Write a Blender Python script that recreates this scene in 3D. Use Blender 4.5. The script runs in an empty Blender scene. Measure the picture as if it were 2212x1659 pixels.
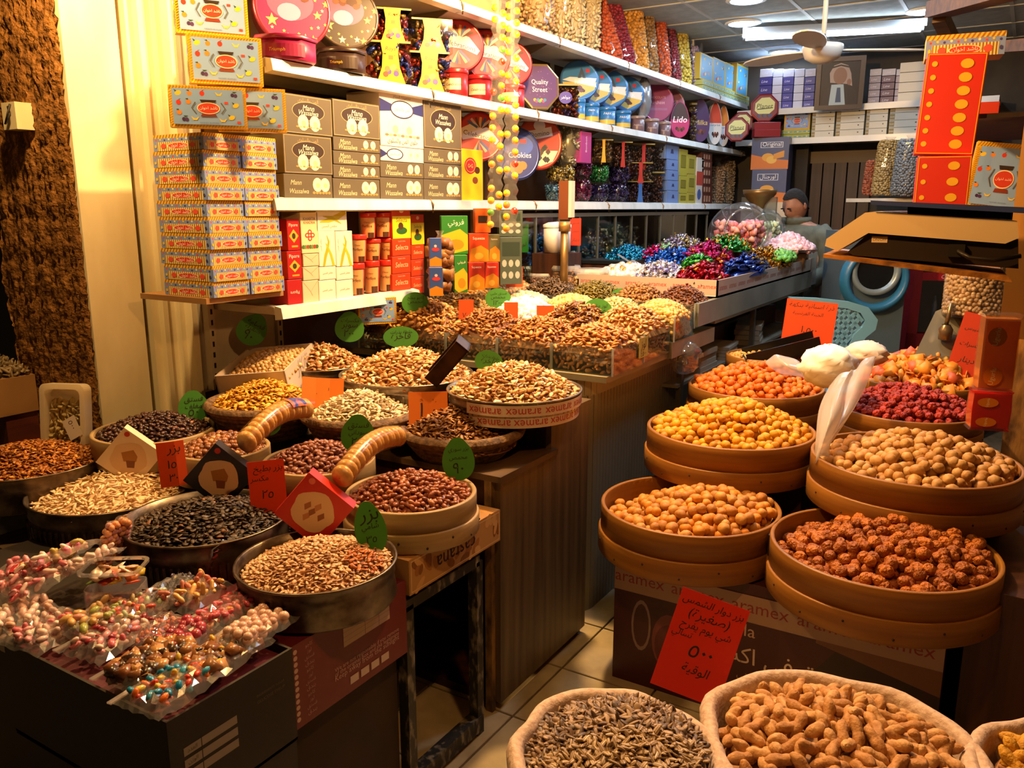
import bpy, bmesh, math, random
import numpy as np
from mathutils import Matrix, Vector, Euler
random.seed(7)
PI = math.pi
SC = bpy.context.scene
COL = SC.collection
# ------------------------------------------------------------------ camera
FPX = 1780.0
CAM = np.array([0.0, 0.0, 1.6])
PITCH = math.atan(380 / FPX)
YAW = math.atan(1124 / math.hypot(FPX, 380))
cam = bpy.data.cameras.new('camera')
cam.sensor_width = 36.0
cam.lens = 36.0 * FPX / 2212.0
cam.clip_start = 0.05
cam_o = bpy.data.objects.new('camera', cam)
COL.objects.link(cam_o)
cam_o.location = CAM
cam_o.rotation_euler = (PI / 2 - PITCH, 0, YAW)
SC.camera = cam_o
# ------------------------------------------------------------------ world, lights, exposure
SC.view_settings.view_transform = 'Standard'
SC.view_settings.look = 'None'
SC.view_settings.gamma = 1.0
SC.view_settings.exposure = 0.0
world = bpy.data.worlds.new('night')
SC.world = world
world.use_nodes = True
world.node_tree.nodes['Background'].inputs[0].default_value = (0.30, 0.15, 0.07, 1)
world.node_tree.nodes['Background'].inputs[1].default_value = 0.10
def lamp(name, loc, power, col, radius):
    l = bpy.data.lights.new(name, 'POINT'); l.energy = power; l.color = col; l.shadow_soft_size = radius
    o = bpy.data.objects.new(name, l); COL.objects.link(o); o.location = loc; return o
lamp('pillar_lamp', (-2.36, 1.38, 2.60), 105, (1.0, 0.58, 0.20), 0.05)
lamp('counter_lamp', (-1.42, 2.72, 2.66), 275, (1.0, 0.56, 0.20), 0.05)
lamp('scale_lamp', (-0.50, 1.22, 2.06), 34, (1.0, 0.47, 0.13), 0.04)
cy = SC.cycles
cy.max_bounces = 6; cy.diffuse_bounces = 3; cy.glossy_bounces = 2; cy.transmission_bounces = 3; cy.transparent_max_bounces = 7; cy.caustics_reflective = False; cy.caustics_refractive = False; cy.adaptive_threshold = 0.03
TUBE_STRENGTH = 13.0
DOWN_STRENGTH = 110.0
# ------------------------------------------------------------------ small helpers
_F = np.array([-math.sin(YAW) * math.cos(PITCH), math.cos(YAW) * math.cos(PITCH), -math.sin(PITCH)])
_R = np.array([math.cos(YAW), math.sin(YAW), 0.0])
_U = np.cross(_R, _F)
def at(px, py, ax, c):
    """World point seen at a photo pixel, on the plane x, y or z = c ('f': c metres ahead)."""
    d = _F * FPX + _R * (px - 1106) - _U * (py - 829.5)
    if ax == 'f':
        return CAM + d * c / (d @ _F)
    i = 'xyz'.index(ax)
    return CAM + d * (c - CAM[i]) / d[i]
def facing(px):
    """turn about z that makes a front face the street from where photo column px lies"""
    return YAW - math.atan((px - 1106) / 1820)
def lin(h):
    if not isinstance(h, str): return h
    v = [int(h[i:i + 2], 16) / 255 for i in (0, 2, 4)]
    return tuple(x / 12.92 if x <= 0.04045 else ((x + 0.055) / 1.055) ** 2.4 for x in v)
_MC = {}
def SM(h, rough=0.5, metal=0.0, emit=0.0, coat=0.0):
    k = (h, rough, metal, emit, coat)
    if k in _MC: return _MC[k]
    m = bpy.data.materials.new('paint_' + str(h)); m.use_nodes = True
    b = m.node_tree.nodes['Principled BSDF']; c = lin(h) + (1,)
    b.inputs['Base Color'].default_value = c
    b.inputs['Roughness'].default_value = rough
    b.inputs['Metallic'].default_value = metal
    b.inputs['Coat Weight'].default_value = coat
    if emit:
        b.inputs['Emission Color'].default_value = c; b.inputs['Emission Strength'].default_value = emit
    _MC[k] = m
    return m
def NM(name, c1, c2, scale=(8, 8, 8), rough=0.6, bump=0.0, detail=4, metal=0.0, ramp=(0.35, 0.65), kind='noise', bscale=None, rand=0.0):
    """two-colour noise material in object space, optional bump, optional per-object brightness spread"""
    k = (name, c1, c2, scale, rough, bump, metal)
    if k in _MC: return _MC[k]
    m = bpy.data.materials.new(name); m.use_nodes = True
    nt = m.node_tree; N = nt.nodes; L = nt.links; b = N['Principled BSDF']
    tc = N.new('ShaderNodeTexCoord'); mp = N.new('ShaderNodeMapping'); mp.inputs['Scale'].default_value = scale
    L.new(tc.outputs['Object'], mp.inputs['Vector'])
    if kind == 'wave':
        t = N.new('ShaderNodeTexWave'); t.inputs['Scale'].default_value = 1.0; t.inputs['Distortion'].default_value = 6; t.inputs['Detail'].default_value = detail
        fo = t.outputs['Fac']
    elif kind == 'voronoi':
        t = N.new('ShaderNodeTexVoronoi'); t.inputs['Scale'].default_value = 1.0; fo = t.outputs['Distance']
    else:
        t = N.new('ShaderNodeTexNoise'); t.inputs['Scale'].default_value = 1.0; t.inputs['Detail'].default_value = detail; fo = t.outputs['Fac']
    L.new(mp.outputs[0], t.inputs['Vector'])
    r = N.new('ShaderNodeValToRGB'); r.color_ramp.elements[0].position = ramp[0]; r.color_ramp.elements[1].position = ramp[1]
    r.color_ramp.elements[0].color = lin(c1) + (1,); r.color_ramp.elements[1].color = lin(c2) + (1,)
    L.new(fo, r.inputs[0]); out = r.outputs[0]
    if rand:
        oi = N.new('ShaderNodeObjectInfo'); mr = N.new('ShaderNodeMapRange'); mr.inputs[3].default_value = 1 - rand; mr.inputs[4].default_value = 1 + rand
        L.new(oi.outputs['Random'], mr.inputs[0]); hs = N.new('ShaderNodeHueSaturation'); L.new(mr.outputs[0], hs.inputs['Value']); L.new(out, hs.inputs['Color']); out = hs.outputs[0]
    L.new(out, b.inputs['Base Color'])
    b.inputs['Roughness'].default_value = rough; b.inputs['Metallic'].default_value = metal
    if bump:
        bp = N.new('ShaderNodeBump'); bp.inputs['Strength'].default_value = bump; bp.inputs['Distance'].default_value = 0.02
        if bscale:
            t2 = N.new('ShaderNodeTexNoise'); t2.inputs['Scale'].default_value = bscale; t2.inputs['Detail'].default_value = 5
            L.new(tc.outputs['Object'], t2.inputs['Vector']); L.new(t2.outputs['Fac'], bp.inputs['Height'])
        else:
            L.new(fo, bp.inputs['Height'])
        L.new(bp.outputs[0], b.inputs['Normal'])
    _MC[k] = m
    return m
def VCM(rough=0.5, metal=0.0, coat=0.0, bump=0.0):
    """pile material: piece colours come from the mesh's colour attribute"""
    k = ('vc', rough, metal, coat, bump)
    if k in _MC: return _MC[k]
    m = bpy.data.materials.new('piece_colours'); m.use_nodes = True
    N = m.node_tree.nodes; L = m.node_tree.links; b = N['Principled BSDF']
    a = N.new('ShaderNodeAttribute'); a.attribute_name = 'Col'
    L.new(a.outputs['Color'], b.inputs['Base Color'])
    b.inputs['Roughness'].default_value = rough; b.inputs['Metallic'].default_value = metal; b.inputs['Coat Weight'].default_value = coat
    if bump:
        t = N.new('ShaderNodeTexNoise'); t.inputs['Scale'].default_value = 350; bp = N.new('ShaderNodeBump'); bp.inputs['Strength'].default_value = bump; bp.inputs['Distance'].default_value = 0.003
        tc = N.new('ShaderNodeTexCoord'); L.new(tc.outputs['Object'], t.inputs['Vector']); L.new(t.outputs['Fac'], bp.inputs['Height']); L.new(bp.outputs[0], b.inputs['Normal'])
    _MC[k] = m
    return m
def CARDM(col, amt=.28, rough=.65):
    """paper or foam that lets some light through"""
    k = ('cardm', col, amt)
    if k in _MC: return _MC[k]
    m = SM(col, rough).copy(); N = m.node_tree.nodes; L = m.node_tree.links
    t = N.new('ShaderNodeBsdfTranslucent'); t.inputs[0].default_value = lin(col) + (1,); mx = N.new('ShaderNodeMixShader'); mx.inputs[0].default_value = amt
    L.new(N['Principled BSDF'].outputs[0], mx.inputs[1]); L.new(t.outputs[0], mx.inputs[2]); L.new(mx.outputs[0], N['Material Output'].inputs['Surface']); _MC[k] = m; return m
def CLEAR(tint='ffffff', gloss=0.10, milk=0.0, rough=0.06):
    """thin clear plastic or glass: mostly see-through, a sharp sheen, optional milky film"""
    k = ('clear', tint, gloss, milk, rough)
    if k in _MC: return _MC[k]
    m = bpy.data.materials.new('clear_plastic'); m.use_nodes = True
    N = m.node_tree.nodes; L = m.node_tree.links; N.remove(N['Principled BSDF']); o = N['Material Output']
    t = N.new('ShaderNodeBsdfTransparent'); t.inputs[0].default_value = lin(tint) + (1,)
    g = N.new('ShaderNodeBsdfGlossy'); g.inputs['Roughness'].default_value = rough
    lw = N.new('ShaderNodeLayerWeight'); lw.inputs[0].default_value = 0.5
    pw = N.new('ShaderNodeMath'); pw.operation = 'POWER'; pw.inputs[1].default_value = 4.0; L.new(lw.outputs['Facing'], pw.inputs[0])
    fr = N.new('ShaderNodeMath'); fr.operation = 'MULTIPLY'; fr.inputs[1].default_value = 0.55; L.new(pw.outputs[0], fr.inputs[0])
    ad = N.new('ShaderNodeMath'); ad.operation = 'ADD'; ad.use_clamp = True; ad.inputs[1].default_value = gloss; L.new(fr.outputs[0], ad.inputs[0])
    mx = N.new('ShaderNodeMixShader'); L.new(ad.outputs[0], mx.inputs[0]); L.new(t.outputs[0], mx.inputs[1]); L.new(g.outputs[0], mx.inputs[2])
    out = mx.outputs[0]
    if milk:
        d = N.new('ShaderNodeBsdfTranslucent'); d.inputs[0].default_value = (0.9, 0.9, 0.9, 1)
        d2 = N.new('ShaderNodeBsdfDiffuse'); d2.inputs[0].default_value = (0.85, 0.85, 0.85, 1)
        m3 = N.new('ShaderNodeMixShader'); L.new(d.outputs[0], m3.inputs[1]); L.new(d2.outputs[0], m3.inputs[2])
        m2 = N.new('ShaderNodeMixShader'); m2.inputs[0].default_value = milk; L.new(out, m2.inputs[1]); L.new(m3.outputs[0], m2.inputs[2]); out = m2.outputs[0]
    L.new(out, o.inputs['Surface'])
    _MC[k] = m
    return m
# ------------------------------------------------------------------ object bookkeeping
def tag(o, label=None, cat=None, group=None, kind=None):
    if label: o['label'] = label
    if cat: o['category'] = cat
    if group: o['group'] = group
    if kind: o['kind'] = kind
    return o
def link(name, data, parent=None, loc=(0, 0, 0), rz=0.0, rot=None, scale=None):
    o = bpy.data.objects.new(name, data); COL.objects.link(o)
    o.location = [float(v) for v in loc]; o.rotation_euler = rot if rot is not None else (0, 0, rz)
    if scale is not None: o.scale = scale
    if parent is not None: o.parent = parent
    return o
def empty(name, loc, rz=0.0, rot=None):
    o = link(name, None, None, loc, rz, rot); o.empty_display_size = 0.05; return o
class MB:
    """collects polygons of one mesh; each face has a material"""
    def __init__(s): s.v = []; s.f = []; s.m = []; s.mats = []; s.sm = []
    def mi(s, m):
        if m not in s.mats: s.mats.append(m)
        return s.mats.index(m)
    def add(s, vs, fs, m, smooth=False, M=None):
        b = len(s.v); i = s.mi(m)
        if M is not None: vs = [tuple(M @ Vector(p)) for p in vs]
        s.v += [tuple(map(float, p)) for p in vs]
        for f in fs: s.f.append([b + k for k in f]); s.m.append(i); s.sm.append(smooth)
        return s
    def box(s, x0, x1, y0, y1, z0, z1, m, M=None):
        return s.add([(x0, y0, z0), (x1, y0, z0), (x1, y1, z0), (x0, y1, z0), (x0, y0, z1), (x1, y0, z1), (x1, y1, z1), (x0, y1, z1)],
                     [(3, 2, 1, 0), (4, 5, 6, 7), (0, 1, 5, 4), (1, 2, 6, 5), (2, 3, 7, 6), (3, 0, 4, 7)], m, False, M)
    def bar(s, a, b, w, h, m):
        a = Vector(a); b = Vector(b); d = (b - a); L = d.length
        q = d.to_track_quat('Y', 'Z').to_matrix().to_4x4(); M = Matrix.Translation(a) @ q
        return s.box(-w / 2, w / 2, 0, L, -h / 2, h / 2, m, M)
    def lathe(s, prof, m, n=32, M=None, smooth=True, mats=None, sx=1.0, sy=1.0, wob=None):
        vs = []; fs = []
        for r, z in prof:
            for k in range(n):
                a = 2 * PI * k / n; q = 1 if wob is None else wob(a, z)
                vs.append((r * q * math.cos(a) * sx, r * q * math.sin(a) * sy, z))
        for i in range(len(prof) - 1):
            for k in range(n):
                fs.append((i * n + k, i * n + (k + 1) % n, (i + 1) * n + (k + 1) % n, (i + 1) * n + k))
        if mats is None: return s.add(vs, fs, m, smooth, M)
        b = len(s.v)
        if M is not None: vs = [tuple(M @ Vector(p)) for p in vs]
        s.v += vs
        for j, f in enumerate(fs): s.f.append([b + k for k in f]); s.m.append(s.mi(mats[j // n])); s.sm.append(smooth)
        return s
    def disc(s, r, z, m, n=32, M=None, up=True, sx=1.0, sy=1.0):
        vs = [(r * math.cos(2 * PI * k / n) * sx, r * math.sin(2 * PI * k / n) * sy, z) for k in range(n)]
        return s.add(vs, [tuple(range(n)) if up else tuple(range(n))[::-1]], m, False, M)
    def prism(s, pts, y0, y1, m, M=None, capm=None, smooth=False):
        """outline pts in xz, extruded from y0 to y1 (outline counter-clockwise seen from -y)"""
        n = len(pts); vs = [(p[0], y0, p[1]) for p in pts] + [(p[0], y1, p[1]) for p in pts]
        s.add(vs, [(k, k + n, (k + 1) % n + n, (k + 1) % n) for k in range(n)], m, smooth, M)
        s.add(vs[:n], [tuple(range(n))], capm or m, False, M); s.add(vs[n:], [tuple(range(n))[::-1]], m, False, M)
        return s
    def tube(s, path, r, m, n=8, cap=True, smooth=True):
        path = [Vector(p) for p in path]; vs = []; fs = []; L = len(path)
        rs = r if isinstance(r, (list, tuple)) else [r] * L
        up = Vector((0, 0, 1))
        for i, p in enumerate(path):
            t = (path[min(i + 1, L - 1)] - path[max(i - 1, 0)]).normalized()
            a = t.cross(up)
            if a.length < 1e-3: a = t.cross(Vector((0, 1, 0)))
            a.normalize(); b = a.cross(t)
            for k in range(n):
                an = 2 * PI * k / n; vs.append(p + a * (rs[i] * math.cos(an)) + b * (rs[i] * math.sin(an)))
        for i in range(L - 1):
            for k in range(n): fs.append((i * n + k, i * n + (k + 1) % n, (i + 1) * n + (k + 1) % n, (i + 1) * n + k))
        if cap: fs.append(tuple(range(n))[::-1]); fs.append(tuple((L - 1) * n + k for k in range(n)))
        return s.add([tuple(v) for v in vs], fs, m, smooth)
    def ball(s, c, r, m, nu=10, nv=6, sc=(1, 1, 1)):
        prof = [(max(1e-4, r * math.sin(PI * i / nv)), -r * math.cos(PI * i / nv)) for i in range(nv + 1)]
        return s.lathe(prof, m, nu, Matrix.Translation(Vector([float(v) for v in c])) @ Matrix.Diagonal((sc[0], sc[1], sc[2], 1)))
    def mesh(s, name='mesh'):
        me = bpy.data.meshes.new(name); me.from_pydata(s.v, [], s.f)
        for m in s.mats: me.materials.append(m)
        me.polygons.foreach_set('material_index', s.m); me.polygons.foreach_set('use_smooth', s.sm)
        me.update(); return me
    def build(s, name, parent=None, loc=(0, 0, 0), rz=0.0, rot=None):
        return link(name, s.mesh(name), parent, loc, rz, rot)
def struct(name, mb, parent=None):
    o = mb.build(name, parent)
    if parent is None: o['kind'] = 'structure'
    return o
# ------------------------------------------------------------------ lettering
_AR = {'ا': 'FE8D FE8E', 'ب': 'FE8F FE90 FE91 FE92', 'ت': 'FE95 FE96 FE97 FE98', 'ث': 'FE99 FE9A FE9B FE9C', 'ج': 'FE9D FE9E FE9F FEA0', 'ح': 'FEA1 FEA2 FEA3 FEA4', 'خ': 'FEA5 FEA6 FEA7 FEA8',
       'د': 'FEA9 FEAA', 'ذ': 'FEAB FEAC', 'ر': 'FEAD FEAE', 'ز': 'FEAF FEB0', 'س': 'FEB1 FEB2 FEB3 FEB4', 'ش': 'FEB5 FEB6 FEB7 FEB8', 'ص': 'FEB9 FEBA FEBB FEBC', 'ض': 'FEBD FEBE FEBF FEC0',
       'ط': 'FEC1 FEC2 FEC3 FEC4', 'ع': 'FEC9 FECA FECB FECC', 'غ': 'FECD FECE FECF FED0', 'ف': 'FED1 FED2 FED3 FED4', 'ق': 'FED5 FED6 FED7 FED8', 'ك': 'FED9 FEDA FEDB FEDC', 'ل': 'FEDD FEDE FEDF FEE0',
       'م': 'FEE1 FEE2 FEE3 FEE4', 'ن': 'FEE5 FEE6 FEE7 FEE8', 'ه': 'FEE9 FEEA FEEB FEEC', 'و': 'FEED FEEE', 'ي': 'FEF1 FEF2 FEF3 FEF4', 'ى': 'FEEF FEF0', 'ة': 'FE93 FE94', 'أ': 'FE83 FE84'}
_AR = {k: [chr(int(x, 16)) for x in v.split()] for k, v in _AR.items()}
def shape(t):
    """joins Arabic letters and lays them out right to left"""
    if not any(c in _AR for c in t): return t
    out = []
    for i, c in enumerate(t):
        if c not in _AR: out.append(c); continue
        pj = i > 0 and t[i - 1] in _AR and len(_AR[t[i - 1]]) == 4
        nj = len(_AR[c]) == 4 and i + 1 < len(t) and t[i + 1] in _AR
        out.append(_AR[c][(3 if pj else 2) if nj else (1 if pj else 0)])
    fl = {'(': ')', ')': '('}
    return ''.join(fl.get(c, c) for c in reversed(out))
_TX = {}
def glyphs(t, shear=0.0):
    """flat letter outlines: verts centred on the line, faces, width, height"""
    if (t, shear) in _TX: return _TX[(t, shear)]
    c = bpy.data.curves.new('lettering', 'FONT'); c.body = shape(t); c.resolution_u = 2; c.shear = shear
    o = bpy.data.objects.new('lettering', c); me = o.to_mesh()
    v = np.array([p.co[:2] for p in me.vertices]) if len(me.vertices) else np.zeros((1, 2))
    f = [list(p.vertices) for p in me.polygons]
    lo = v.min(0); hi = v.max(0); v = v - (lo + hi) / 2
    o.to_mesh_clear(); bpy.data.objects.remove(o); bpy.data.curves.remove(c)
    _TX[(t, shear)] = (v, f, max(1e-3, hi[0] - lo[0]), max(1e-3, hi[1] - lo[1]))
    return _TX[(t, shear)]
class Print:
    """flat print on one face: coloured outlines in the face's own u, v metres, stacked in thin layers"""
    def __init__(s, mb, M, rough=0.45): s.mb = mb; s.M = M; s.l = 0.0004; s.rough = rough
    def put(s, v2, fs, col):
        s.l += 0.00003
        s.mb.add([(p[0], p[1], s.l) for p in v2], fs, SM(col, s.rough), False, s.M)
    def poly(s, pts, col): s.put(pts, [tuple(range(len(pts)))], col)
    def rect(s, x0, y0, x1, y1, col): s.poly([(x0, y0), (x1, y0), (x1, y1), (x0, y1)], col)
    def ell(s, cx, cy, rx, ry, col, n=20, a=0.0):
        ca, sa = math.cos(a), math.sin(a)
        s.poly([(cx + rx * math.cos(t) * ca - ry * math.sin(t) * sa, cy + rx * math.cos(t) * sa + ry * math.sin(t) * ca) for t in [2 * PI * k / n for k in range(n)]], col)
    def frame(s, x0, y0, x1, y1, t, col):
        for q in ((x0, y0, x1, y0 + t), (x0, y1 - t, x1, y1), (x0, y0, x0 + t, y1), (x1 - t, y0, x1, y1)): s.rect(*q, col)
    def text(s, t, cx, cy, w, col, h=None, rot=0.0, flip=False, shear=0.0):
        v, f, tw, th = glyphs(t, shear); k = w / tw
        if h is not None: k = min(k, h / th)
        a = rot + (PI if flip else 0); ca, sa = math.cos(a) * k, math.sin(a) * k
        s.put([(cx + p[0] * ca - p[1] * sa, cy + p[0] * sa + p[1] * ca) for p in v], f, col)
    def band(s, pts, w, col):
        """a ribbon of width w along pts"""
        up = []; dn = []
        for i, p in enumerate(pts):
            a = pts[max(i - 1, 0)]; b = pts[min(i + 1, len(pts) - 1)]; dx, dy = b[0] - a[0], b[1] - a[1]; L = math.hypot(dx, dy) or 1
            ww = w[i] if isinstance(w, (list, tuple)) else w
            up.append((p[0] - dy / L * ww / 2, p[1] + dx / L * ww / 2)); dn.append((p[0] + dy / L * ww / 2, p[1] - dx / L * ww / 2))
        n = len(pts); s.put(up + dn, [(n + i, n + i + 1, i + 1, i) for i in range(n - 1)], col)
def face_M(w, d, h, side):
    """frame of one face of a box standing on z=0 around the origin; u to the viewer's right, v up"""
    if side == 'f': o, u, v, n = (0, -d / 2, h / 2), (1, 0, 0), (0, 0, 1), (0, -1, 0)
    elif side == 'r': o, u, v, n = (w / 2, 0, h / 2), (0, 1, 0), (0, 0, 1), (1, 0, 0)
    elif side == 'l': o, u, v, n = (-w / 2, 0, h / 2), (0, -1, 0), (0, 0, 1), (-1, 0, 0)
    else: o, u, v, n = (0, 0, h), (1, 0, 0), (0, 1, 0), (0, 0, 1)
    return Matrix(((u[0], v[0], n[0], o[0]), (u[1], v[1], n[1], o[1]), (u[2], v[2], n[2], o[2]), (0, 0, 0, 1)))
_BX = {}
def carton(name, label, cat, loc, size, rz, col, prints=None, group=None, rough=0.4, bev=0.0015, rot=None, mat=None):
    """a box thing (bevelled body) whose printed faces are child parts; alike boxes share meshes"""
    w, d, h = [round(float(q), 4) for q in size]
    k = (w, d, h, col if mat is None else mat.name, rough)
    if k not in _BX:
        bm = bmesh.new(); bmesh.ops.create_cube(bm, size=1.0)
        bmesh.ops.scale(bm, vec=(w, d, h), verts=bm.verts); bmesh.ops.translate(bm, vec=(0, 0, h / 2), verts=bm.verts)
        if bev: bmesh.ops.bevel(bm, geom=bm.edges[:], offset=bev, segments=1, affect='EDGES')
        me = bpy.data.meshes.new(name); bm.to_mesh(me); bm.free(); me.materials.append(mat or SM(col, rough)); _BX[k] = me
    o = link(name, _BX[k], None, loc, rz, rot); tag(o, label, cat, group)
    for side, fn in (prints or {}).items():
        kk = k + (side, fn.__name__)
        if kk not in _BX:
            mb = MB(); fw = w if side in 'ft' else d; fh = h if side != 't' else d
            fn(Print(mb, face_M(w, d, h, side)), fw, fh); _BX[kk] = mb.mesh('print')
        link('printed_' + {'f': 'front', 'r': 'side', 'l': 'side', 't': 'top'}[side], _BX[kk], o)
    return o
ORD = ['first', 'second', 'third', 'fourth', 'fifth', 'sixth', 'seventh', 'eighth', 'ninth', 'tenth', 'eleventh', 'twelfth']
# ------------------------------------------------------------------ heaps
def ellipsoid(a, b, c, nu=6, nv=4, fn=None):
    vs = [(0, 0, -1)]; fs = []
    for i in range(1, nv):
        t = PI * i / nv
        for k in range(nu): vs.append((math.sin(t) * math.cos(2 * PI * k / nu), math.sin(t) * math.sin(2 * PI * k / nu), -math.cos(t)))
    vs.append((0, 0, 1)); n = len(vs)
    for k in range(nu):
        fs.append((0, 1 + (k + 1) % nu, 1 + k)); fs.append((n - 1, n - 1 - nu + k, n - 1 - nu + (k + 1) % nu))
        for i in range(nv - 2):
            q = 1 + i * nu; w = q + nu
            fs.append((q + k, q + (k + 1) % nu, w + (k + 1) % nu)); fs.append((q + k, w + (k + 1) % nu, w + k))
    v = np.array(vs)[:, [2, 0, 1]] * np.array([a, b, c])   # long axis along x, flat axis z
    if fn is not None: v = fn(v)
    return v, np.array(fs)
def _taper(v):
    v = v.copy(); t = v[:, 0] / (abs(v[:, 0]).max() + 1e-9); v[:, 1] *= 1 - 0.35 * t; v[:, 2] *= 1 - 0.25 * t; return v
def _bend(v):
    v = v.copy(); L = abs(v[:, 0]).max(); th = v[:, 0] / L * 1.25; R = L * 0.7
    x = (R + v[:, 1]) * np.sin(th); y = (R + v[:, 1]) * np.cos(th) - R * 0.6; v[:, 0] = x; v[:, 1] = y; return v
def _waist(v):
    v = v.copy(); L = abs(v[:, 0]).max(); k = 1 - 0.28 * np.exp(-(v[:, 0] / (0.3 * L)) ** 2); v[:, 1] *= k; v[:, 2] *= k; return v
def _crumple(v):
    rs = np.random.RandomState(3); return v * (1 + rs.uniform(-0.28, 0.28, (len(v), 1)))
def cube_shape(a):
    v = np.array([(x, y, z) for x in (-1, 1) for y in (-1, 1) for z in (-1, 1)], float) * a
    f = [(0, 1, 3), (0, 3, 2), (4, 6, 7), (4, 7, 5), (0, 4, 5), (0, 5, 1), (2, 3, 7), (2, 7, 6), (0, 2, 6), (0, 6, 4), (1, 5, 7), (1, 7, 3)]
    return v, np.array(f)
def wrapped_shape(a):
    """a sweet in foil: a lumpy core with two fanned twist ends"""
    v, f = ellipsoid(a, a * 0.72, a * 0.6, 6, 4, _crumple); vs = [v]; fs = [f]; b = len(v)
    for sgn in (-1, 1):
        q = np.array([(sgn * a * 0.75, 0, 0), (sgn * a * 1.5, a * 0.55, a * 0.2), (sgn * a * 1.55, 0, -a * 0.15), (sgn * a * 1.5, -a * 0.55, a * 0.2)])
        vs.append(q); fs.append(np.array([(0, 1, 2), (0, 2, 3)]) + b); b += 4
    return np.vstack(vs), np.vstack(fs)
SHAPES = {}
def SHP(kind, s):
    k = (kind, s)
    if k not in SHAPES:
        SHAPES[k] = {'ball': lambda: ellipsoid(s, s, s, 8, 5), 'almond': lambda: ellipsoid(s, s * 0.58, s * 0.34, 6, 4, _taper), 'bean': lambda: ellipsoid(s, s * 0.6, s * 0.55, 6, 4),
                     'seed': lambda: ellipsoid(s, s * 0.6, s * 0.2, 6, 3, _taper), 'long': lambda: ellipsoid(s, s * 0.34, s * 0.2, 5, 4, _taper), 'cashew': lambda: ellipsoid(s, s * 0.34, s * 0.34, 6, 6, _bend),
                     'peanut': lambda: ellipsoid(s, s * 0.42, s * 0.42, 8, 8, _waist), 'cube': lambda: cube_shape(s), 'foil': lambda: wrapped_shape(s), 'chip': lambda: ellipsoid(s, s * 0.8, s * 0.16, 5, 3, _crumple)}[kind]()
    return SHAPES[k]
def rotm(ax, ay, az):
    """stack of rotation matrices Rz Ry Rx"""
    cx, sx, cy, sy, cz, sz = np.cos(ax), np.sin(ax), np.cos(ay), np.sin(ay), np.cos(az), np.sin(az)
    R = np.empty((len(ax), 3, 3))
    R[:, 0, 0] = cz * cy; R[:, 0, 1] = cz * sy * sx - sz * cx; R[:, 0, 2] = cz * sy * cx + sz * sx
    R[:, 1, 0] = sz * cy; R[:, 1, 1] = sz * sy * sx + cz * cx; R[:, 1, 2] = sz * sy * cx - cz * sx
    R[:, 2, 0] = -sy; R[:, 2, 1] = cy * sx; R[:, 2, 2] = cy * cx
    return R
class Heap:
    """thousands of small pieces joined into one mesh with a colour per piece"""
    def __init__(s): s.v = []; s.f = []; s.c = []; s.n = 0
    def pieces(s, pos, shp, cols, tilt=0.5, seed=0, var=0.16, scale=(0.85, 1.12), up=None):
        rs = np.random.RandomState(seed); n = len(pos); v, f = shp
        if n == 0: return s
        R = rotm(rs.normal(0, tilt, n), rs.normal(0, tilt, n), rs.uniform(0, 2 * PI, n)); k = rs.uniform(scale[0], scale[1], n)
        V = np.einsum('nij,vj->nvi', R, v) * k[:, None, None] + np.asarray(pos)[:, None, :]
        L = np.array([lin(c[0] if isinstance(c, tuple) else c) for c in cols]); w = np.array([c[1] if isinstance(c, tuple) else 1.0 for c in cols], float)
        C = L[rs.choice(len(L), n, p=w / w.sum())] * rs.uniform(1 - var, 1 + var, (n, 1))
        s.v.append(V.reshape(-1, 3)); s.f.append((f[None] + (s.n + np.arange(n) * len(v))[:, None, None]).reshape(-1, 3)); s.c.append(np.repeat(C, len(v), 0)); s.n += n * len(v)
        return s
    def raw(s, v, f, col):
        s.v.append(np.asarray(v, float)); s.f.append(np.asarray(f) + s.n); s.c.append(np.tile(lin(col), (len(v), 1))); s.n += len(v); return s
    def build(s, name, mat, parent=None, loc=(0, 0, 0), rz=0.0, rot=None, kind='stuff'):
        V = np.vstack(s.v).astype(np.float32); F = np.vstack(s.f).astype(np.int32); C = np.vstack(s.c)
        me = bpy.data.meshes.new(name); me.vertices.add(len(V)); me.vertices.foreach_set('co', V.ravel())
        me.loops.add(F.size); me.loops.foreach_set('vertex_index', F.ravel()); me.polygons.add(len(F))
        me.polygons.foreach_set('loop_start', np.arange(0, F.size, 3, dtype=np.int32)); me.polygons.foreach_set('use_smooth', np.ones(len(F), bool))
        a = me.color_attributes.new('Col', 'FLOAT_COLOR', 'POINT'); a.data.foreach_set('color', np.hstack([C, np.ones((len(C), 1))]).astype(np.float32).ravel())
        me.materials.append(mat); me.update(calc_edges=True); me.validate()
        o = link(name, me, parent, loc, rz, rot)
        if kind: o['kind'] = kind
        return o
def spread(sp, R=None, rect=None, seed=0, jit=0.32):
    """jittered hexagonal points over a disc or a rectangle"""
    rs = np.random.RandomState(seed); hx = R if R else rect[0] / 2; hy = R if R else rect[1] / 2; p = []
    ny = int(2 * hy / (sp * 0.87)) + 1
    for j in range(ny):
        y = -hy + (j + 0.5) * 2 * hy / ny
        for x in np.arange(-hx + (sp / 2 if j % 2 else 0), hx + 1e-6, sp): p.append((x, y))
    p = np.array(p) + rs.uniform(-jit, jit, (len(p), 2)) * sp
    if R: p = p[np.hypot(p[:, 0], p[:, 1]) < R]
    else: p = p[(abs(p[:, 0]) < hx) & (abs(p[:, 1]) < hy)]
    return p
def dome(p, R, h, power=1.7, off=(0, 0)):
    r = np.hypot(p[:, 0] - off[0], p[:, 1] - off[1]) / (R * 1.02); return h * np.clip(1 - r ** power, -0.4, 1)
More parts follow.
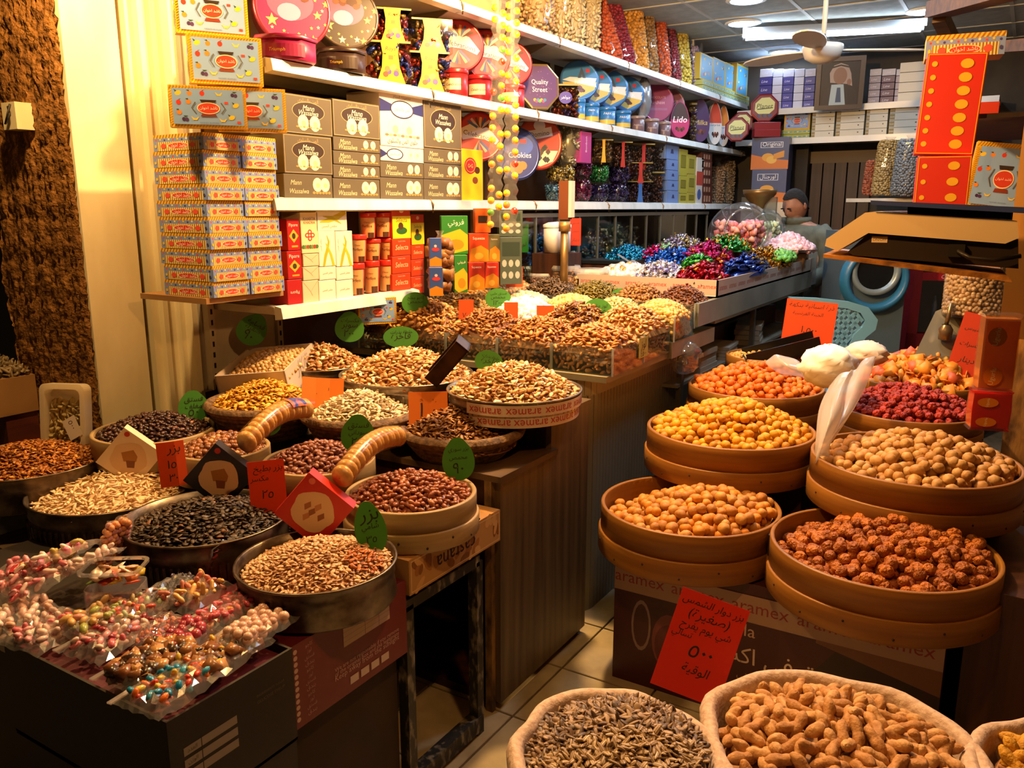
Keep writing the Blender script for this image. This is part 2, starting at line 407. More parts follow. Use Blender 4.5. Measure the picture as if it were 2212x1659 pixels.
def surf(p, h, R=None, rect=None, off=(0, 0), power=1.7):
    if R: return dome(p, R, h, power, off)
    u = np.clip(1 - np.abs(p[:, 0] / (rect[0] / 2)) ** 2.2, 0, 1); w = np.clip(1 - np.abs(p[:, 1] / (rect[1] / 2)) ** 2.2, 0, 1); return h * u ** 0.6 * w ** 0.6
def under(H, R, rect, h, drop, col, off=(0, 0), power=1.7):
    """the body of a heap below its top pieces"""
    if R:
        n, m = 28, 7; v = [(0, 0)]
        for i in range(1, m + 1): v += [(R * i / m * math.cos(2 * PI * k / n), R * i / m * math.sin(2 * PI * k / n)) for k in range(n)]
        v = np.array(v); f = [(0, 1 + k, 1 + (k + 1) % n) for k in range(n)]
        for i in range(m - 1):
            for k in range(n): a = 1 + i * n + k; b = 1 + i * n + (k + 1) % n; f += [(a, a + n, b + n), (a, b + n, b)]
    else:
        m = 10; v = np.array([(rect[0] * (i / m - 0.5), rect[1] * (j / m - 0.5)) for j in range(m + 1) for i in range(m + 1)]); f = []
        for j in range(m):
            for i in range(m): a = j * (m + 1) + i; f += [(a, a + 1, a + m + 2), (a, a + m + 2, a + m + 1)]
    z = surf(v, h, R, rect, off, power) - drop
    H.raw(np.column_stack([v, z]), f, col)
def heap(name, shp, size, cols, h, R=None, rect=None, loc=(0, 0, 0), rz=0.0, seed=1, tilt=0.45, rough=0.5, layers=2, sp=None, label=None, cat=None, group=None, off=(0, 0), var=0.16, power=1.7, parent=None, metal=0.0, coat=0.0, base=None, drop=None, bump=0.0):
    H = Heap(); sp = sp or size * 1.55; drop = size * 0.9 if drop is None else drop
    c0 = cols[0][0] if isinstance(cols[0], tuple) else cols[0]
    under(H, R, rect, h, drop, base or c0, off, power)
    for l in range(layers):
        p = spread(sp, R, rect, seed + 17 * l); z = surf(p, h, R, rect, off, power) - drop * 0.55 * l + np.random.RandomState(seed + l).uniform(-0.25, 0.25, len(p)) * size
        kinds = shp if isinstance(shp, list) else [(shp, cols, 1.0)]
        rs = np.random.RandomState(seed * 3 + l); w = np.array([k[2] for k in kinds]); pick = rs.choice(len(kinds), len(p), p=w / w.sum())
        for i, (kn, cc, _) in enumerate(kinds):
            q = np.column_stack([p, z])[pick == i]; H.pieces(q, SHP(kn, size), cc, tilt, seed + 5 * i + l, var)
    o = H.build(name, VCM(rough, metal, coat, bump), parent, loc, rz)
    if label: tag(o, label, cat or 'nuts', group)
    return o
# ================================================================== SETTING
WALLX, XS, YB, ZC = -2.68, -2.30, 7.87, 2.90
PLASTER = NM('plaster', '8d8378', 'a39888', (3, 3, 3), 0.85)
CREAM = NM('cream_paint', 'd9cba4', 'efe4c2', (5, 5, 2), 0.45, 0.05)
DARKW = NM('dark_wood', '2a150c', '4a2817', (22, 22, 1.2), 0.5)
mb = MB().box(-4.5, 2.5, -2.0, 8.2, -0.06, -0.012, NM('grout', '4f4a40', '6a6456', (9, 9, 9), 0.9))
floor = struct('floor', mb)
TILE = NM('floor_tile', '9c8f74', 'bfb294', (6, 6, 6), 0.32, 0.03, rand=0.06)
tm = MB(); T = 0.335; g = 0.004
tm.box(g, T - g, g, T - g, -0.012, -0.001, TILE); tm.box(g + 0.002, T - g - 0.002, g + 0.002, T - g - 0.002, -0.001, 0.0, TILE)
tme = tm.mesh('tile')
for i in range(-6, 5):
    for j in range(-4, 12):
        link('floor_tile', tme, floor, (-1.245 + i * T, 2.02 + j * T, 0))
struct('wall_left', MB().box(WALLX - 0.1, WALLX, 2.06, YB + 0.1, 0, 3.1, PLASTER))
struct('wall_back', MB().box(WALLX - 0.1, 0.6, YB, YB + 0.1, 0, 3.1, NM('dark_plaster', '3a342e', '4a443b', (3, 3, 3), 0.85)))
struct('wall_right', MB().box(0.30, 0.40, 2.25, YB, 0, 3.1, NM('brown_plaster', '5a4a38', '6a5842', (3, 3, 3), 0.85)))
ceil = struct('ceiling', MB().box(WALLX - 0.1, 0.6, 2.25, YB + 0.1, ZC + 0.03, ZC + 0.1, SM('8f9490', 0.9)))
CP = NM('ceiling_panel', '9aa09c', 'aab0ab', (14, 14, 14), 0.9, 0.15, rand=0.04)
cm = MB().box(0.012, 0.588, 0.012, 0.588, 0.0, 0.028, CP).mesh('panel')
for i in range(5):
    for j in range(9): link('ceiling_panel', cm, ceil, (-2.66 + i * 0.6, 2.45 + j * 0.6, ZC))
rail = SM('b9bdb9', 0.5)
rm = MB().box(-0.012, 0.012, 0, 5.4, 0, 0.012, rail).mesh('rail')
for i in range(6): link('ceiling_rail', rm, ceil, (-2.66 + i * 0.6, 2.45, ZC - 0.004))
rm = MB().box(0, 3.0, -0.012, 0.012, 0, 0.012, rail).mesh('rail')
for j in range(10): link('ceiling_rail', rm, ceil, (-2.66, 2.45 + j * 0.6, ZC - 0.006))
# ---- stone pillar and the cream door jamb on the left
STONE = NM('rough_stone', '7a5228', '9c6c36', (26, 26, 14), 0.5, 0.9, 6, bscale=40)
def rough_face():
    m = MB(); nx, nz = 46, 150; rs = np.random.RandomState(4); vs = []
    def f(u, w): return 0.010 * math.sin(u * 61 + 3 * math.sin(w * 23)) * math.sin(w * 47 + 2 * math.sin(u * 31)) + rs.uniform(-0.003, 0.003)
    for j in range(nz + 1):
        for i in range(nx + 1):
            u = i / nx; w = j / nz; x = -3.32 + 0.52 * u; ed = 0.02 * math.sin(w * 40) if i == 0 else 0
            vs.append((x + ed, 1.68 - f(u, w * 6), 3.1 * w))
    fs = [(j * (nx + 1) + i, j * (nx + 1) + i + 1, (j + 1) * (nx + 1) + i + 1, (j + 1) * (nx + 1) + i) for j in range(nz) for i in range(nx)]
    m.add(vs, fs, STONE, True); m.box(-3.31, -2.83, 1.70, 1.88, 0, 3.1, STONE); return m
tag(struct('pillar', rough_face()), 'rough brown stone pillar at the left edge of the shopfront')
jm = MB().box(-2.83, -2.795, 1.69, 1.895, 0, 3.1, CREAM)
struct('trim_1', jm)
struct('trim_2', MB().box(-2.95, -2.90, 1.885, 1.935, 0, 3.1, SM('15100c', 0.6)))
fm = MB()
for k, (y0, y1, x) in enumerate(((1.925, 1.955, -2.79), (1.955, 1.975, -2.76), (1.975, 2.015, -2.775), (2.015, 2.035, -2.745), (2.035, 2.06, -2.70))): fm.box(-2.9, x, y0, y1, 0, 3.1, CREAM)
struct('door_1', fm)
struct('wall_street', MB().box(-6.5, -3.42, 2.6, 2.7, 0, 3.2, SM('12233f', 0.5)))
sb = empty('wall_socket_box', at(22, 250, 'y', 1.62), 0); tag(sb, 'small cream electrical box with a loose wire on the stone pillar', 'electrical box')
MB().box(-0.05, 0.035, 0, 0.06, -0.045, 0.045, CREAM).build('housing', sb)
MB().tube([(0.0, -0.004, 0.03), (0.02, -0.012, 0.0), (0.0, -0.02, -0.03), (0.03, -0.012, 0.035)], 0.004, SM('1a1510', 0.6), 6).build('wire', sb)
# ================================================================== LEFT SHELVING
STEEL = NM('shelf_enamel', 'b9b2a2', 'cfc8b8', (6, 6, 6), 0.4)
RAIL = NM('price_rail', 'cfd6d6', 'e6ecec', (2, 9, 2), 0.25)
UNDER = SM('6b5a44', 0.6)
def wall_shelf(z, y0, y1, label, bay=0.92, x0=WALLX + 0.02):
    s = empty('wall_shelf', (0, 0, z)); tag(s, label, 'shelf')
    MB().box(x0, XS - 0.02, y0, y1, -0.028, 0.0, STEEL).build('board', s)
    y = y0; n = 0
    while y < y1 - 0.1:
        ye = min(y + bay, y1)
        MB().add([(XS - 0.022, y + 0.004, 0.004), (XS + 0.012, y + 0.004, -0.002), (XS + 0.020, y + 0.004, -0.042), (XS - 0.022, y + 0.004, -0.048),
                  (XS - 0.022, ye - 0.004, 0.004), (XS + 0.012, ye - 0.004, -0.002), (XS + 0.020, ye - 0.004, -0.042), (XS - 0.022, ye - 0.004, -0.048)],
                 [(0, 1, 2, 3)[::-1], (4, 5, 6, 7), (0, 1, 5, 4), (1, 2, 6, 5), (2, 3, 7, 6), (3, 0, 4, 7)], RAIL).build('price_rail', s)
        if n:
            MB().prism([(x0, -0.03), (XS - 0.05, -0.03), (x0, -0.16)][::-1], y - 0.004, y + 0.004, UNDER).build('bracket', s)
            MB().tube([(XS + 0.006, y, 0.004), (XS + 0.024, y, -0.02), (XS + 0.012, y + 0.01, -0.055)], 0.004, SM('8a6a45', 0.6), 5).build('cable_tie', s)
        y = ye; n += 1
    return s
Z1, Z2, Z3, Z4 = 2.512, 2.108, 1.635, 1.245
wall_shelf(Z1, 2.35, 7.75, 'highest long wall shelf carrying tall bags of nuts')
wall_shelf(Z2, 2.12, 7.75, 'long wall shelf of round sweet tins below the nut bags')
wall_shelf(Z3, 2.10, 7.75, 'long wall shelf of grey sweet boxes and chocolate bowls at eye level')
wall_shelf(Z4, 2.10, 2.92, 'short lowest wall shelf carrying white boxes and red tubs')
for y in (2.09, 2.98, 3.9, 4.8, 5.7, 6.6):
    struct('trim_%d' % int(y * 10), MB().box(WALLX, WALLX + 0.018, y - 0.018, y + 0.018, 0.3, 2.9, STEEL))
# end panel with two slotted uprights below the stack of fruit boxes
ep = empty('shelf_end_panel', (0, 0, 0)); tag(ep, 'grey metal end panel with slotted uprights under the fruit box stack', 'panel')
MB().box(-2.68, -2.66, 2.065, 2.44, 0.75, 1.28, STEEL).build('sheet', ep)
for y in (2.078, 2.42):
    u = MB().box(-2.66, -2.643, y - 0.014, y + 0.014, 0.75, 1.28, STEEL).build('upright', ep)
    sm = MB()
    for k in range(11): sm.box(-2.6435, -2.641, y - 0.004, y + 0.004, 0.78 + k * 0.042, 0.80 + k * 0.042, SM('1c1712', 0.8))
    tag(sm.build('slots', u), kind='stuff')
# dark back panel of the shelving above the counter
struct('wall_panel', MB().box(WALLX, WALLX + 0.008, 2.1, 7.7, 0.9, 2.9, NM('brown_backing', '4a3018', '6b4824', (3, 3, 3), 0.7)))
# ================================================================== COUNTER
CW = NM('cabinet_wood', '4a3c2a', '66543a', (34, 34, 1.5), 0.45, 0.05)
cab = empty('wooden_cabinet', (-1.9, 2.3, 0)); tag(cab, 'dark brown veneered cabinet with a stepped top under the nut pans', 'cabinet')
def cbx(n, x0, x1, y0, y1, z0, z1, m=CW): MB().box(x0 + 1.9, x1 + 1.9, y0 - 2.3, y1 - 2.3, z0, z1, m).build(n, cab)
cbx('side_panel', -1.31, -1.29, 2.02, 2.62, 0.03, 0.785); cbx('side_panel', -1.31, -1.29, 2.34, 2.62, 0.785, 0.905)
cbx('side_panel', -2.66, -2.64, 2.02, 2.62, 0.0, 0.905)
cbx('step_top', -2.64, -1.275, 2.0, 2.36, 0.785, 0.805, NM('worn_top', '3b2a1a', '5b432b', (20, 4, 4), 0.5)); cbx('upper_top', -2.64, -1.29, 2.34, 2.64, 0.905, 0.92)
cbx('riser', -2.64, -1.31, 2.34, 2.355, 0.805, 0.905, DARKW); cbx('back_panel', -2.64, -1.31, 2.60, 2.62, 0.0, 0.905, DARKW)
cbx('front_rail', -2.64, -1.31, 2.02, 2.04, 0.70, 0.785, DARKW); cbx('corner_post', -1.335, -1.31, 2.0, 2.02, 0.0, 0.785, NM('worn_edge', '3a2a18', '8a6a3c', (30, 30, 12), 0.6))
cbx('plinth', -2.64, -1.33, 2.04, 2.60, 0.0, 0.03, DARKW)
ctr = empty('shop_counter', (-1.9, 4.3, 0)); tag(ctr, 'long shop counter with ribbed curved base under the nut bins', 'counter')
def ctx(n, x0, x1, y0, y1, z0, z1, m): return MB().box(x0 + 1.9, x1 + 1.9, y0 - 4.3, y1 - 4.3, z0, z1, m).build(n, ctr)
GREYL = NM('grey_laminate', '6f6a5c', '8a8474', (4, 4, 4), 0.5)
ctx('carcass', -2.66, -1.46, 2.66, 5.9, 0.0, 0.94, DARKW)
ctx('counter_top', -2.66, -1.27, 2.72, 3.33, 0.965, 0.988, GREYL); ctx('counter_top', -2.66, -1.25, 3.33, 3.9, 0.965, 1.035, GREYL); ctx('counter_top', -2.66, -1.25, 3.9, 5.92, 1.05, 1.07, GREYL)
ctx('side_rail', -1.262, -1.238, 3.62, 5.92, 1.07, 1.175, NM('grey_rail', '6f7068', '8b8c82', (3, 3, 3), 0.35))
ctx('front_rail', -2.66, -1.26, 3.9, 3.915, 1.07, 1.175, GREYL)
ctx('lower_shelf', -1.46, -1.28, 3.5, 5.9, 0.80, 0.815, GREYL)
for y in (3.55, 4.7, 5.88): ctx('shelf_post', -1.30, -1.275, y - 0.015, y + 0.015, 0.0, 1.05, SM('4a453c', 0.5))
slat = MB().box(-0.013, 0.013, -0.006, 0.006, 0.0, 0.90, NM('slat_plastic', '6e6c60', '858376', (4, 4, 1), 0.45)).mesh('slat')
path = [(-1.52 + 0.03 * k / 3, 2.665) for k in range(3)]
path = []
for k in range(36):
    s_ = k * 0.029
    if s_ < 0.16: a = s_ / 0.16 * (PI / 2); path.append((-1.46 + 0.10 * math.sin(a), 2.83 - 0.10 * math.cos(a), a))
    else: path.append((-1.36, 2.83 + (s_ - 0.16), PI / 2))
for x, y, a in path: link('base_slat', slat, ctr, (x + 1.9, y - 4.3, 0.0), a)
bm_ = MB(); pts = [(x, y) for x, y, a in path]
for (xa, ya), (xb, yb) in zip(pts[:-1], pts[1:]): bm_.bar((xa + 1.9, ya - 4.3, 0.93), (xb + 1.9, yb - 4.3, 0.93), 0.014, 0.07, NM('band', '8a8878', 'a09e8e', (4, 4, 4), 0.45))
bm_.build('top_band', ctr)
for k, (y, z, h, c) in enumerate(((3.95, 0.815, 0.10, 'a39a86'), (4.35, 0.815, 0.07, '9b9484'), (4.9, 0.815, 0.12, '8f8878'))):
    o = empty('paper_bag_stack', (-1.36, y, z), 0.1 * k); tag(o, 'stack of folded paper bags on the low counter shelf, ' + ORD[k] + ' from the front', 'paper bags', 'paper bags under the counter')
    for q in range(4): MB().box(-0.075 + 0.006 * (q % 2), 0.075 - 0.004 * (q % 3), -0.13, 0.13 - 0.01 * (q % 2), q * h / 4, (q + 0.92) * h / 4, SM(c, 0.8)).build('paper_bag', o)
cl = MB()
rs = np.random.RandomState(5)
def crumple_bag(name, label, loc, sx, sy, sz, mat, seed=1, cat='bag', ne=26, nv=16, sharp=0.10, group=None, rz=0.0, kind=None):
    r = np.random.RandomState(seed); m = MB(); vs = []; fs = []
    for i in range(nv + 1):
        t = PI * i / nv
        for k in range(ne):
            a = 2 * PI * k / ne; q = 1 + r.uniform(-sharp, sharp) + .13 * math.sin(3 * a + 5 * t + seed) * math.sin(4 * t + 2 * a) + .08 * abs(math.sin(5 * a - 7 * t))
            vs.append((sx * q * math.sin(t) * math.cos(a), sy * q * math.sin(t) * math.sin(a), sz * (1 - math.cos(t)) / 2 * (1 + r.uniform(-0.05, 0.05))))
    for i in range(nv):
        for k in range(ne): fs.append((i * ne + k, i * ne + (k + 1) % ne, (i + 1) * ne + (k + 1) % ne, (i + 1) * ne + k))
    m.add(vs, fs, mat, True); o = m.build(name, None, loc, rz); return tag(o, label, cat, group)
crumple_bag('plastic_bag', 'crumpled clear plastic bag hanging under the counter edge', at(1480, 775, 'x', -1.26) - np.array([0, 0, .07]), 0.06, 0.09, 0.15, CLEAR('eef2f4', 0.12, 0.10), 3, sharp=.22)
# ---- metal table frame carrying the low pans
tf = empty('metal_table_frame', (-1.9, 1.5, 0)); tag(tf, 'worn dark metal table frame standing under the nut pans', 'table')
RUST = NM('worn_metal', '1d1a16', '8d8470', (40, 40, 18), 0.55, 0.1, ramp=(0.5, 0.72))
def tbr(n, a, b, w=0.032, h=0.032): MB().bar((a[0] + 1.9, a[1] - 1.5, a[2]), (b[0] + 1.9, b[1] - 1.5, b[2]), w, h, RUST).build(n, tf)
for x in (-1.296, -2.62):
    for y in (1.56, 1.89): tbr('leg', (x, y, 0), (x, y, 0.575))
    tbr('top_rail', (x, 1.17, 0.578), (x, 1.89, 0.578)); tbr('foot_rail', (x, 1.56, 0.04), (x, 1.89, 0.04), 0.04, 0.05)
for y in (1.17, 1.89): tbr('cross_rail', (-2.62, y, 0.578), (-1.296, y, 0.578))
tbr('leg', (-1.40, 1.2, 0), (-1.40, 1.2, 0.575)); tbr('leg', (-2.5, 1.2, 0), (-2.5, 1.2, 0.575))
MB().box(-0.72, 0.604, -0.34, 0.40, 0.594, 0.606, NM('board', '4a3826', '64503a', (20, 4, 4), 0.6)).build('table_board', tf)
# ================================================================== PANS, BASKETS AND SIEVES ON THE LEFT
TIN = NM('worn_tin', '6f655a', 'a39a8c', (16, 16, 22), 0.34, 0.05, metal=0.85)
DTIN = NM('dark_tin', '4b3f36', '837668', (18, 18, 24), 0.36, 0.08, metal=0.8)
SIEVEW = NM('sieve_wood', '7c4e16', '96641e', (2, 2, 40), 0.5, 0.05)
PALEW = NM('pale_sieve_wood', '8f7650', 'a98f66', (3, 3, 40), 0.5, 0.05)
WICK = NM('wicker', '4a3320', '7a5a38', (60, 60, 60), 0.75, 0.4)
def metal_pan(loc, r, hh, label, ribs=60, mat=TIN, group='metal pans of nuts and seeds', base=0.93):
    x, y, z = loc; t = empty('metal_pan', (x, y, z - hh)); tag(t, label, 'pan', group)
    rb = r * base
    def wob(a, zz): return 1.0
    MB().lathe([(rb * 0.2, 0.0), (rb, 0.0), (rb + 0.004, 0.006), (r - 0.006, hh * 0.55), (r - 0.002, hh * 0.62), (r - 0.004, hh * 0.68), (r, hh - 0.008), (r + 0.005, hh - 0.004), (r + 0.004, hh), (r - 0.003, hh - 0.001), (r - 0.008, hh * 0.6), (rb - 0.004, 0.006), (0.001, 0.005)], mat, 48).build('pan_body', t)
    if ribs:
        m = MB()
        for k in range(ribs):
            a = 2 * PI * k / ribs; r0 = rb + (r - rb) * 0.12 + 0.002; r1 = rb + (r - rb) * 0.5 + 0.003
            m.bar((r0 * math.cos(a), r0 * math.sin(a), hh * 0.12), (r1 * math.cos(a), r1 * math.sin(a), hh * 0.52), 0.006, 0.004, mat)
        tag(m.build('pressed_ribs', t), kind='stuff')
    return t
def basket(loc, r, hh, label, group='wicker baskets of pumpkin seeds'):
    x, y, z = loc; t = empty('wicker_basket', (x, y, z - hh)); tag(t, label, 'basket', group); rb = r * 0.66
    MB().lathe([(0.001, 0.0), (rb, 0.0), (r - 0.008, hh - 0.01), (r - 0.016, hh - 0.01), (rb - 0.008, 0.008), (0.001, 0.008)], WICK, 40).build('basket_wall', t)
    n = 6
    for k in range(n):
        q = k / (n - 1.0); rr = rb + (r - rb - 0.008) * q; ti = 0.011 if k < n - 1 else 0.017
        MB().lathe([(rr + ti * math.cos(2 * PI * i / 8), hh * q * 0.93 + 0.006 + ti * math.sin(2 * PI * i / 8)) for i in range(9)], WICK, 40).build('coil' if k < n - 1 else 'rim_coil', t)
    return t
def sieve(loc, r, hh, label, mat=SIEVEW, group='wooden sieves of coated nuts', two=True, notch=False, name='wooden_sieve', a0=0.0):
    x, y, z = loc; t = empty(name, (x, y, z - hh), a0); tag(t, label, 'sieve', group)
    zl = hh * 0.44 if two else 0.0; n = 64
    MB().lathe([(r - 0.013, zl), (r, zl), (r, hh - 0.003), (r - 0.002, hh), (r - 0.011, hh), (r - 0.013, hh - 0.003), (r - 0.013, zl)], mat, n).build('upper_band', t)
    if two:
        MB().lathe([(r - 0.012, 0.0), (r + 0.004, 0.0), (r + 0.007, 0.004), (r + 0.007, zl + 0.001), (r + 0.005, zl + 0.004), (r - 0.001, zl + 0.004), (r - 0.012, zl)], mat, n).build('lower_band', t)
        nm = MB()
        for k in range(16):
            a = 2 * PI * k / 16 + 0.1; nm.ball(((r + 0.007) * math.cos(a), (r + 0.007) * math.sin(a), zl * (0.3 + 0.35 * (k % 2))), 0.0035, SM('1f130a', 0.6), 6, 4)
        tag(nm.build('nail_heads', t), kind='stuff')
    MB().disc(r - 0.012, 0.012, SM('6b5436', 0.8), 48).build('mesh_floor', t)
    if notch: MB().box(r - 0.002, r + 0.004, -0.012, 0.012, hh * 0.42, hh * 0.9, SM('2a1a0e', 0.6)).build('lap_strip', t)
    return t
ALM = ['9a6230', 'b0743a', ('8a5528', .7)]
MIX = [('almond', ['b88048', 'c8925a', 'a06c38'], .40), ('seed', ['f0dcb4', 'e6cc9c', 'f6e8c8'], .38), ('cashew', ['d0a064', 'dcb074'], .13), ('bean', ['c8945a', 'b47c42'], .14)]
# back row: three metal pans
metal_pan((-2.35, 2.345, 1.0), 0.184, 0.08, 'round metal pan of almonds and seeds left of the other big nut pans')
heap('almond_seed_mix', [('almond', ['b47c44', 'c48c52', 'a26c38'], .6), ('seed', ['f0dcb4', 'e0c694'], .4)], 0.0145, ['8f5c2c'], 0.085, R=0.176, loc=(-2.35, 2.345, 0.985), seed=11, label='heap of almonds and white seeds in the left metal pan', group='heaps of mixed nuts')
metal_pan((-1.92, 2.36, 1.0), 0.245, 0.08, 'wide ribbed metal pan of mixed nuts with a scoop in it')
heap('mixed_nuts', MIX, 0.0145, ['8f5c2c'], 0.105, R=0.237, loc=(-1.92, 2.36, 0.985), seed=12, label='heap of mixed nuts and white seeds in the middle metal pan', group='heaps of mixed nuts')
p3 = metal_pan((-1.44, 2.347, 1.0), 0.228, 0.08, 'metal pan of mixed nuts wrapped in red lettered parcel tape')
heap('mixed_nuts', MIX, 0.0135, ['8f5c2c'], 0.10, R=0.221, loc=(-1.44, 2.347, 0.985), seed=13, label='heap of mixed nuts in the tape wrapped pan', group='heaps of mixed nuts')
def ring_text(parent, t, r, z, hgt, a0, step, n, col, flip=False, name='tape_lettering'):
    """lettering wrapped round a drum"""
    mb = MB(); v, f, tw, th = glyphs(t); k = hgt / th
    for q in range(n):
        vs = []
        for p in v:
            u, w = p[0] * k, p[1] * k
            if flip: u, w = -u, -w
            a = a0 + q * step + u / r; vs.append((r * math.cos(a), r * math.sin(a), z + w))
        mb.add(vs, f, SM(col, 0.4))
    return tag(mb.build(name, parent), kind='stuff')
for z0, z1 in ((-0.006, 0.032), (0.034, 0.070)):
    m = MB(); n = 40; a0, a1 = -1.75, 0.6; vs = []; fs = []
    for k in range(n + 1):
        a = a0 + (a1 - a0) * k / n; rr = (0.2215 if z0 < 0.01 else 0.2305)
        vs += [(rr * math.cos(a), rr * math.sin(a), z0), (rr * math.cos(a), rr * math.sin(a), z1)]
    m.add(vs, [(2 * k, 2 * k + 2, 2 * k + 3, 2 * k + 1) for k in range(n)], SM('cdb7a4', 0.35), True); tp = m.build('parcel_tape', p3)
    ring_text(p3, 'aramex', rr + 0.001, (z0 + z1) / 2, 0.018, -1.45 + (0.12 if z0 < 0.01 else 0), 0.56, 4, 'b03030', True)
# middle row: three wicker baskets
basket((-2.233, 1.955, 0.93), 0.20, 0.11, 'wicker basket of yellow pumpkin seeds beside the cardboard chickpea box')
heap('yellow_pumpkin_seeds', 'seed', 0.0125, ['d8a032', 'e3b044', 'c58a24'], 0.085, R=0.183, loc=(-2.233, 1.955, 0.92), seed=21, sp=0.017, label='heap of bright yellow pumpkin seeds in a wicker basket', cat='seeds', group='heaps of pumpkin seeds', base='b07c20')
basket((-1.883, 2.059, 0.915), 0.195, 0.11, 'wicker basket of white pumpkin seeds between two other baskets')
heap('white_pumpkin_seeds', 'seed', 0.0125, ['e0cdb0', 'ead9be', 'd2bb99'], 0.085, R=0.18, loc=(-1.883, 2.059, 0.905), seed=22, sp=0.017, label='heap of white pumpkin seeds in a wicker basket', cat='seeds', group='heaps of pumpkin seeds', base='b8a283')
basket((-1.527, 2.154, 0.885), 0.204, 0.085, 'wicker basket of brown roasted seeds below the tape wrapped pan')
heap('brown_roasted_seeds', 'seed', 0.0125, ['8a5a30', '9d6c3e', '764a26', 'a97c50'], 0.088, R=0.185, loc=(-1.527, 2.154, 0.872), seed=23, sp=0.017, off=(-.03, 0), label='heap of brown roasted pumpkin seeds in a wicker basket', cat='seeds', group='heaps of pumpkin seeds', base='6b4524')
# third row: thin wooden sieves
for (x, y, z, r, lab, hl, cc, sh, s_, sd) in (
        (-2.45, 1.66, 0.87, 0.198, 'pale wooden sieve of dark coated peanuts by the cream door jamb', 'heap of dark purple coated peanuts by the door jamb', ['3f2622', '4a2d28', '35201e', ('8a5a48', .06)], 'bean', 0.0115, 31),
        (-2.12, 1.67, 0.855, 0.148, 'pale wooden sieve of glossy hazelnuts behind the black sesame box', 'heap of glossy brown hazelnuts behind the black sesame box', ['7d4a2c', '9a6240', '6b3b22', ('b98a60', .3)], 'ball', 0.0105, 32),
        (-1.799, 1.774, 0.84, 0.172, 'pale wooden sieve of dusty pink peanuts behind the red sesame box', 'heap of dusty pink skinned peanuts behind the red sesame box', ['8a5648', '9a6454', '7a483c'], 'bean', 0.0125, 33),
        (-1.405, 1.733, 0.82, 0.185, 'wooden sieve of red skinned peanuts standing on the carton', 'heap of red skinned peanuts in the sieve on the carton', ['8f5038', '9f5c42', '7c4430', ('b0714e', .4)], 'bean', 0.0125, 34)):
    sieve((x, y, z), r, 0.095 if r != 0.185 else 0.112, lab, PALEW, 'pale sieves of peanuts', r == 0.185, name='shallow_wooden_sieve')
    heap(hl.split(' in ')[0].split(' behind')[0].split(' by ')[0].replace('heap of ', '').replace(' ', '_'), sh, s_, cc, 0.06 if r > .16 else .05, R=r - 0.02, loc=(x, y, z - 0.012), seed=sd, label=hl, group='heaps of peanuts', rough=0.35, sp=s_ * 1.7)
# front row: deeper metal pans
for (x, y, z, r, hh, lab, nm, hl, cc, sh, s_, sd, hp, mt) in (
        (-2.69, 1.36, 0.805, 0.235, 0.115, 'dark metal pan of orange brown seeds at the far left', 'orange_brown_seeds', 'heap of orange brown toasted seeds at the far left', ['9a5a1c', 'ad6a24', '7d4614', ('c28a3c', .4)], 'seed', 0.0095, 41, 0.075, DTIN),
        (-2.34, 1.42, 0.75, 0.235, 0.12, 'metal drum pan of pale seeds with arabic lettering on its side', 'pale_pumpkin_seeds', 'heap of pale cream pumpkin seeds in the lettered drum pan', ['e0be92', 'eacfa6', 'd0aa7a'], 'long', 0.0145, 42, 0.062, DTIN),
        (-1.85, 1.387, 0.77, 0.219, 0.125, 'ribbed dark metal pan of black melon seeds', 'black_melon_seeds', 'heap of blackish melon seeds in the ribbed pan', ['2f221b', '3d2c22', '4b372a', ('7d5236', .08)], 'seed', 0.0115, 43, 0.06, DTIN),
        (-1.40, 1.355, 0.76, 0.192, 0.10, 'round tin pan heaped with tan seeds in the foreground', 'tan_seeds', 'heap of small tan seeds with an orange patch in the foreground pan', ['d2a47c', 'deb48c', 'c2946c'], 'seed', 0.0088, 44, 0.065, DTIN)):
    pan = metal_pan((x, y, z), r, hh, lab, 70 if sd in (43, 42) else 0, mt, 'deep metal pans of seeds', 0.985)
    heap(nm, sh, s_, cc, hp, R=r - 0.012, loc=(x, y, z - 0.022), seed=sd, label=hl, cat='seeds', group='heaps of seeds in deep pans', sp=s_ * 1.5, off=(0.015, 0.0), tilt=0.35)
    if sd == 42: ring_text(pan, 'عمر الضفة معمل', r + 0.006, 0.05, 0.028, -1.35, 0.5, 1, '2a1c10', False, 'pan_lettering')
    if sd == 44:
        q = spread(0.0135, 0.05, seed=5); q[:, 0] += 0.135; q[:, 1] += 0.03; q = q[np.hypot(q[:, 0], q[:, 1]) < 0.175]
        z_ = dome(q, 0.18, 0.065, 1.7, (0.015, 0)) + 0.006; H = Heap(); H.pieces(np.column_stack([q, z_]), SHP('seed', 0.0095), ['a5561c', 'b8682a'], 0.35, 5); tag(H.build('orange_seeds', VCM(0.5), None, (x, y, z - 0.022)), 'patch of orange seeds on the tan seed heap', 'seeds')
